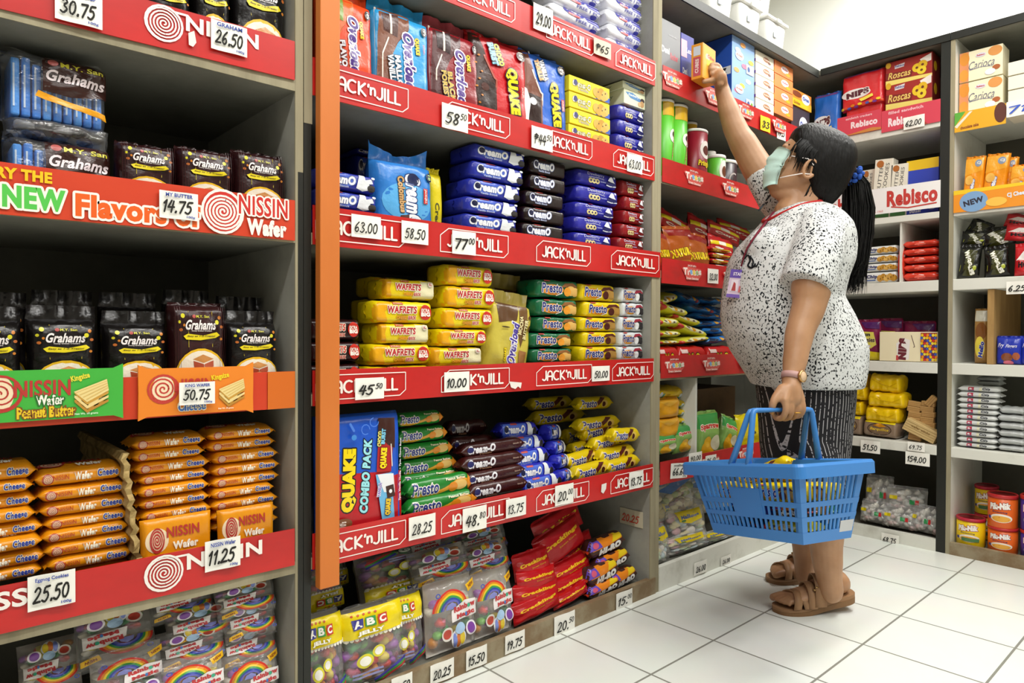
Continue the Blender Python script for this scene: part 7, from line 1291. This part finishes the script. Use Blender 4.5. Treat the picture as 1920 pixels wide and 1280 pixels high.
# sandals
TAN, TAN2 = mat('#9a7450', 'rubber'), mat('#85613c', 'rubber')
for fp, ln, lift, sgn, d, sd in FEET:
    mb = MB(); out = [(-.025, 0), (.0, .026), (.10, .038), (.3, .038), (.5, .042), (.7, .049), (.86, .046), (.97, .030), (1.02, .0)]
    out = smooth_line(out, 4); prof = out+[(a, -b) for a, b in out[-2:0:-1]]; n = len(prof)
    zl = lambda f: max(0, lift*(1-f/.6))
    th = lambda f: .030 if f < .25 else .030-.010*(f-.25)/.5 if f < .75 else .018
    for z0, z1, mm, k in ((.0, .6, TAN2, 1.0), (.6, 1.0, TAN, .97)):
        mb.add([fp(f, s*k, zl(f)+th(f)*z0) for f, s in prof]+[fp(f, s*k, zl(f)+th(f)*z1) for f, s in prof], [list(range(n-1, -1, -1)), list(range(n, 2*n))]+[(i, (i+1) % n, n+(i+1) % n, n+i) for i in range(n)], mm)
    for f0, f1, hgt, wd in ((.50, .38, .110, .040), (.60, .52, .088, .030), (.80, .64, .064, .026), (.66, .80, .062, .024)):
        P = []; m_ = 12
        for i in range(m_+1):
            t = pi*i/m_; f = f0+(f1-f0)*i/m_; s = .0485*cos(t); z = .020+zl(f)+(hgt-.020-.3*zl(f))*sin(t)**.8
            for q in (-1, 1):
                for o_ in (0, .0035): P.append(fp(f+q*wd/ln/2, s*(1+o_*18), z+o_))
        mb.add(P, [q for i in range(m_) for q in ((4*i, 4*i+2, 4*i+6, 4*i+4), (4*i+1, 4*i+5, 4*i+7, 4*i+3), (4*i, 4*i+4, 4*i+5, 4*i+1), (4*i+2, 4*i+3, 4*i+7, 4*i+6))], TAN, True)
    c = fp(.52, (.038 if sgn > 0 else -.030)*(-1 if sd.dot(LFT) < 0 else 1), .075+zl(.5))
    for k in range(5): mb.ball(c+d*.011*cos(k*1.257)+UPV*.009*sin(k*1.257), (.006, .006, .004), mat('#a88a5a', 'metal'), 8, 5)
    bld(mb, 'sandal', label='tan strappy wedge sandal')
# face mask
mb = MB(); MK = mat('#c2e2d8', 'cloth'); rows = [(.056, .010, 0), (.044, .013, 0), (.030, .018, 0), (.016, .021, 0), (.004, .022, 0), (-.010, .016, 0), (-.014, .022, 0), (-.030, .015, 0), (-.034, .020, 0), (-.054, .014, 0), (-.070, .013, 0), (-.084, .012, 0)]
nc = 16; v = []
for u, off, _ in rows:
    w = next((HEAD[i][3]+(HEAD[i+1][3]-HEAD[i][3])*(u-HEAD[i][0])/(HEAD[i+1][0]-HEAD[i][0]) for i in range(len(HEAD)-1) if HEAD[i][0] <= u <= HEAD[i+1][0]), .05)
    fr = next((HEAD[i][2]+(HEAD[i+1][2]-HEAD[i][2])*(u-HEAD[i][0])/(HEAD[i+1][0]-HEAD[i][0]) for i in range(len(HEAD)-1) if HEAD[i][0] <= u <= HEAD[i+1][0]), .08)
    for k in range(nc+1):
        p = radians(-70+140*k/nc); nose = .012*max(0, 1-abs(p)/.5)*max(0, 1-abs(u-.020)/.05)
        v.append(H_(.038+(fr-.038+off+nose)*cos(p)**.75, (w+.016)*sin(p), u-.020*abs(sin(p))**2*(-.7 if u < -.02 else (u+.02)/.07)))
n = len(rows); fs = [(i*(nc+1)+k, i*(nc+1)+k+1, (i+1)*(nc+1)+k+1, (i+1)*(nc+1)+k) for i in range(n-1) for k in range(nc)]
o0 = len(v); v2 = [p-hf*.0025 for p in v]; mb.add(v+v2, fs+[tuple(o0+i for i in f[::-1]) for f in fs]+[(i, i+1, o0+i+1, o0+i) for i in range(nc)]+[((n-1)*(nc+1)+i+1, (n-1)*(nc+1)+i, o0+(n-1)*(nc+1)+i, o0+(n-1)*(nc+1)+i+1) for i in range(nc)]+[((i+1)*(nc+1), i*(nc+1), o0+i*(nc+1), o0+(i+1)*(nc+1)) for i in range(n-1)]+[(i*(nc+1)+nc, (i+1)*(nc+1)+nc, o0+(i+1)*(nc+1)+nc, o0+i*(nc+1)+nc) for i in range(n-1)], MK, True)
bld(mb, 'face_mask', label='pale green pleated face mask')
mb = MB()
for s in (-1, 1):
    for u0, u1 in ((.022, .030), (-.054, -.020)): mb.tube([H_(.062, s*.079, u0), H_(.04, s*.084, u0*.6+u1*.4), H_(.006, s*.0865, u1), H_(-.018, s*.084, u1*.6)], .0016, mat('#e8e2de', 'cloth'), 6)
bld(mb, 'ear_loops', label='white elastic ear loops')
# hair
mb = MB(); HR = [(-0.07, -0.126, -0.05, 0.05), (-0.045, -0.136, -0.034, 0.064), (-0.02, -0.143, -0.016, 0.076), (0.005, -0.147, 0.012, 0.0815), (0.022, -0.148, 0.046, 0.0845), (0.045, -0.148, 0.058, 0.0865), (0.07, -0.146, 0.066, 0.087), (0.095, -0.142, 0.08, 0.085), (0.12, -0.132, 0.082, 0.079), (0.142, -0.114, 0.068, 0.066), (0.158, -0.086, 0.046, 0.048), (0.168, -0.056, 0.02, 0.028)]
loft(mb, [(H_((a+b)/2, 0, u), hf*(b-a)/2, HL*w, 3.6) for u, a, b, w in HR], HAIR, 36)
mb.ball(S_(1588, 325, 0), (.034, .034, .034), HAIR)
mb.v = [tuple(INV @ Vector(p)) for p in mb.v]; fuse(mb, 'hair', .006, 4, [HAIR], WOM)
mb = MB(); rn = random.Random(4)
for s in (-1, 1):
    for k in range(70):
        f = rn.uniform(.0, .072); L0 = .0865; tip = rn.uniform(-.022, .034)+.02*(f > .05)
        mb.tube([H_(f-.02, s*.079, .085), H_(f-.010, s*(L0-.001), .058), H_(f-.008+rn.uniform(-.003, .003), s*L0, .035), H_(f-.012+rn.uniform(-.010, .004), s*.0835, tip)], [.003, .0024, .0018, .0005], HAIR, 5)
for k in range(40):
    t = rn.uniform(-1.2, 1.2); q = S_(1594, 329, 0)
    mb.tube([H_(rn.uniform(-.03, .02), .05*sin(t), .148), H_(-.08, .080*sin(t), .11-.05*abs(t)), H_(-.124, .05*sin(t), .05-.03*abs(t)), q], .0025, HAIR, 5)
for k in range(30): mb.tube([H_(-.11+.0025*k, rn.uniform(.03, .06), -.03), H_(-.10+.0022*k, rn.uniform(.035, .055), -.07), H_(-.095+.002*k+rn.uniform(-.01, .01), rn.uniform(.03, .05), -.09-rn.uniform(0, .015))], [.003, .002, .0005], HAIR, 5)
bld(mb, 'loose_strands')
mb = MB(); PT = [(1594, 326, .026), (1606, 348, .034), (1610, 392, .040), (1610, 440, .039), (1606, 490, .032), (1600, 525, .016)]
limb(mb, [(S_(x, y, 0), r*.72) for x, y, r in PT], HAIR, 16)
for k in range(320):
    a = rn.uniform(0, 2*pi); q = sqrt(rn.random()); sp = rn.uniform(.9, 1.25); pts = []; end = rn.uniform(0, 1)
    for i, (x, y, r) in enumerate(PT):
        g_ = q*r*sp*(1+.25*(i == 5)); yy = y+(end*36-8 if i == 5 else 0); pts.append(S_(x+rn.uniform(-2, 2)+(rn.uniform(-12, 12) if i == 5 else 0), yy, 0)+FWD*g_*cos(a)+LFT*g_*sin(a))
    mb.tube([pts[0]]+[pts[i].lerp(pts[i+1], t_) for i in range(5) for t_ in (.5, 1)], [.0026]*8+[.002, .0012, .0004], HAIR, 5)
bld(mb, 'ponytail', label='long black ponytail')
mb = MB(); c = S_(1601, 331, .012); ax = (S_(1610, 352, 0)-S_(1580, 318, 0)).normalized(); e1 = LFT; e2 = ax.cross(e1).normalized()
for k in range(16):
    t = 2*pi*k/16; r = .025+.004*(k % 2); mb.ball(c+e1*r*cos(t)+e2*r*sin(t)+ax*.007*((-1)**k), (.0085, .0085, .011), mat('#2f55a8', 'cloth'), 8, 6, Euler((k, k*.7, 0)).to_matrix())
bld(mb, 'hair_tie', label='ruffled blue hair tie')
# watch and ring
mb = MB(); w0 = S_(1486, 706, .2985); ad = (ARM[-1][0]-ARM[-3][0]).normalized(); e1 = (FWD-ad*FWD.dot(ad)).normalized(); e2 = ad.cross(e1)
loft(mb, [(w0+ad*q, e1*r, e2*r) for q, r in ((-.009, .0285), (-.009, .0315), (.009, .031), (.009, .028))], mat('#b08a84', 'rubber'), 28, 2, False)
if e2.dot(LFT) < 0: e2 = -e2
wf = w0+(e2*.86-e1*.5).normalized()*.030; wn = (e2*.86-e1*.5).normalized(); wa = ad.cross(wn)
loft(mb, [(wf-wn*.003, ad*.017, wa*.017), (wf+wn*.005, ad*.017, wa*.017), (wf+wn*.0055, ad*.014, wa*.014)], mat('#c9a06a', 'metal'), 24)
loft(mb, [(wf+wn*.0055, ad*.0135, wa*.0135), (wf+wn*.006, ad*.013, wa*.013)], mat('#d8b894', 'plastic'), 24)
bld(mb, 'wrist_watch', label='gold watch on a pink band')
mb = MB(); c = hand(.0122, .024, -.006); mb.tube([c+SH*.0112*cos(2*pi*k/14)+NRM*.0112*sin(2*pi*k/14) for k in range(15)], .0015, mat('#d8a84a', 'metal'), 6, False); bld(mb, 'finger_ring', label='thin gold ring')
# the small box in her raised hand
T = TYPES['orange_box']; o = put('orange_box', BXC-UPV*BXH/2, (0, 0, BYAW), (BXW/T['w'], BXD/T['d'], BXH/T['h']), 'small orange box pinched in the raised hand', 'box')
# ------------------------------------------------------------------ shopping basket
BLUE = mat('#3b80c8', 'plastic')
bN = at_d(1497, 872, 1.75); aL = (at_d(1291, 868, 2.10)-bN); aL.normalize()
rr = at_d(1632, 862, 1.88)-bN; zB = aL.cross(-rr).normalized()
if zB.z < 0: zB = -zB
aS = zB.cross(aL).normalized()
if aS.dot(rr) < 0: aS = -aS
BL, BW, BH = .401, .272, .206
def K(x, y, z): return bN + aL*x + aS*y + zB*(z-BH)              # x along the long side from the near corner, y along the short side, z from the base
TIN = .042
BKO = K(BL/2, BW/2, 0)
BK = empty('shopping_basket', BKO, 0, label='blue plastic shopping basket hanging from the woman\'s lowered hand', cat='basket')
IB = Matrix.Translation(-BKO)
def bb(mb, name, **t): mb.v = [tuple(IB @ Vector(v)) for v in mb.v]; return mb.build(name, BK, **t)
mb = MB()
def wall_pt(side, s, z, off=0):
    """s 0..1 along a wall at height z; off moves inward"""
    q = TIN*(1-z/BH)+off; x0, x1, y0, y1 = q, BL-q, q, BW-q
    return {0: K(x0+(x1-x0)*s, y0, z), 1: K(x0+(x1-x0)*s, y1, z), 2: K(x0, y0+(y1-y0)*s, z), 3: K(x1, y0+(y1-y0)*s, z)}[side]
def bar(side, s0, s1, z0, z1, th=.0035, out=0.0):
    v = [wall_pt(side, s, z, o) for o in (-out, th) for s, z in ((s0, z0), (s1, z0), (s1, z1), (s0, z1))]
    mb.add(v, [(3, 2, 1, 0), (4, 5, 6, 7), (0, 1, 5, 4), (1, 2, 6, 5), (2, 3, 7, 6), (3, 0, 4, 7)], BLUE)
for side, ns in ((0, 20), (1, 20), (2, 13), (3, 13)):
    for z0, z1 in ((0, .030), (.058, .070), (.094, .108), (.172, BH)): bar(side, 0, 1, z0, z1, .0038, .0007)
    for i in range(ns+1):
        s = i/ns; w = .22/ns if 0 < i < ns else .06; bar(side, max(0, s-w), min(1, s+w), .030, .172, .0034)
    if side < 2: bar(side, .36, .64, .060, .140, .0036, .0012)
# base and rim
q = TIN
v = [K(x, y, z) for z in (0, .004) for x, y in ((q, q), (BL-q, q), (BL-q, BW-q), (q, BW-q))]; mb.add(v, [(3, 2, 1, 0), (4, 5, 6, 7), (0, 1, 5, 4), (1, 2, 6, 5), (2, 3, 7, 6), (3, 0, 4, 7)], BLUE)
bb(mb, 'basket_body')
mb = MB()
def rrect(g, z, r=.022, n=5):
    o = []
    for cx, cy, a0 in ((BL+g-r, BW+g-r, 0), (-g+r, BW+g-r, 90), (-g+r, -g+r, 180), (BL+g-r, -g+r, 270)):
        for k in range(n+1): a = radians(a0+90*k/n); o.append(K(cx+r*cos(a), cy+r*sin(a), z))
    return o
lv = [(.001, BH-.004), (.016, BH-.034), (.019, BH-.034), (.020, BH-.004), (.016, BH+.003), (.004, BH+.003), (-.003, BH-.004), (-.003, BH-.03)]
v = []; 
for g_, z in lv: v += rrect(g_, z)
n = 24; mb.add(v, [(i*n+k, i*n+(k+1) % n, (i+1)*n+(k+1) % n, (i+1)*n+k) for i in range(len(lv)-1) for k in range(n)], BLUE, False); bb(mb, 'rim')
# two folding handles meeting in her fist
for x0, dx in ((.165, .0), (.235, .0)):
    mb = MB(); sg = 1 if x0 < .2 else -1
    GA = GRIP + NRM*(.0) + UPV*0; top = lambda y: GRIP - aS*.022 + aS*(y-BW/2)*.96 - aL*sg*.0062
    f0, r0 = K(x0*.955, -.010, BH-.012), K(x0*.955, BW+.010, BH-.012)
    t0, t1 = top(.012), top(BW-.012)
    c0, c1 = f0.lerp(t0, .93), r0.lerp(t1, .93)
    P = [f0, f0.lerp(t0, .45), c0, t0.lerp(c0, .2)+aS*.003, t0.lerp(t1, .06), t0.lerp(t1, .3), t0.lerp(t1, .5), t0.lerp(t1, .7), t0.lerp(t1, .94), t1.lerp(c1, .2)-aS*.003, c1, r0.lerp(t1, .45), r0]
    mb.tube(P, [.010, .0085, .008, .0078, .0072, .0062, .006, .0062, .0072, .0078, .008, .0085, .010], BLUE, 10)
    bb(mb, 'handle')
mb = MB(); P0, P1 = wall_pt(2, .72, .020, -.0008), wall_pt(2, .98, .020, -.0008); P2, P3 = wall_pt(2, .98, .050, -.0008), wall_pt(2, .72, .050, -.0008); mb.add([P0, P1, P2, P3]+[p+aL*.0006 for p in (P0, P1, P2, P3)], [(0, 1, 2, 3), (7, 6, 5, 4)], mat('#c4c6c8', 'paper')); bb(mb, 'sticker', label='pale grey sticker near the basket base')
# shopping in the basket
MBK = Matrix((( -aL.x, aS.x, zB.x), (-aL.y, aS.y, zB.y), (-aL.z, aS.z, zB.z)))
def drop(key, x, y, z, rx, ry, rz, s, label):
    T = TYPES[key]; R_ = MBK.to_3x3() @ Euler((rx, ry, rz)).to_matrix(); s = tuple(q*.955 for q in s); o = put(key, (0, 0, 0), (0, 0, 0), s, label, 'pack', 'shopping in the basket')
    c = Vector((0, T['d']*s[1]/2, T['h']*s[2]/2)); o.rotation_euler = R_.to_euler(); o.location = K(x*.955, y*.955, z*.955) - R_ @ c
for k, x, y, z, rx, ry, rz, s, l in [('roll_yellow', .235, .150, .195, .15, -.32, .1, (1.1, 1, .9), 'yellow biscuit roll topmost in the basket, rising above the rim'), ('roll_yellow', .225, .105, .180, .1, -.22, .0, (1.1, 1, .9), 'yellow biscuit roll in the basket beside the topmost one'), ('roll_yellow', .215, .195, .170, .1, -.15, .15, (1.1, 1, .9), 'yellow biscuit roll in the basket along the far side'),
        ('presto_yellow', .120, .075, .135, 0, .0, .0, (.95, .8, .9), 'yellow biscuit pack in the basket near its corner'), ('presto_yellow', .275, .075, .130, 0, .05, .0, (.95, .8, .9), 'yellow biscuit pack in the basket behind the plain panel'), ('presto_yellow', .120, .195, .130, 0, .0, .1, (.95, .9, .9), 'yellow biscuit pack in the basket by the far wall'), ('presto_yellow', .280, .195, .125, 0, .0, .0, (.95, .9, .9), 'yellow biscuit pack in the basket at the far end'),
        ('hero', .105, .09, .085, 0, 0, .0, (.95, 1, .8), 'dark chocolate bar low in the basket at its near corner'), ('cream_blue', .245, .100, .075, 0, 0, .0, (.9, .8, .8), 'blue biscuit pack low in the basket'), ('roll_green', .120, .185, .080, 0, 0, .0, (.95, 1, 1), 'green biscuit roll low in the basket'), ('snack_red', .265, .205, .075, 0, 0, 0, (1, .7, .9), 'red snack pack low in the basket'), ('bag_yellow', .125, .110, .035, 0, 0, .0, (.9, .8, .8), 'flat yellow snack bag on the basket floor'), ('bag_blue', .285, .14, .03, 0, 0, .0, (.9, .8, .8), 'flat blue snack bag on the basket floor')]:
    drop(k, x, y, z, rx, ry, rz, s, l)
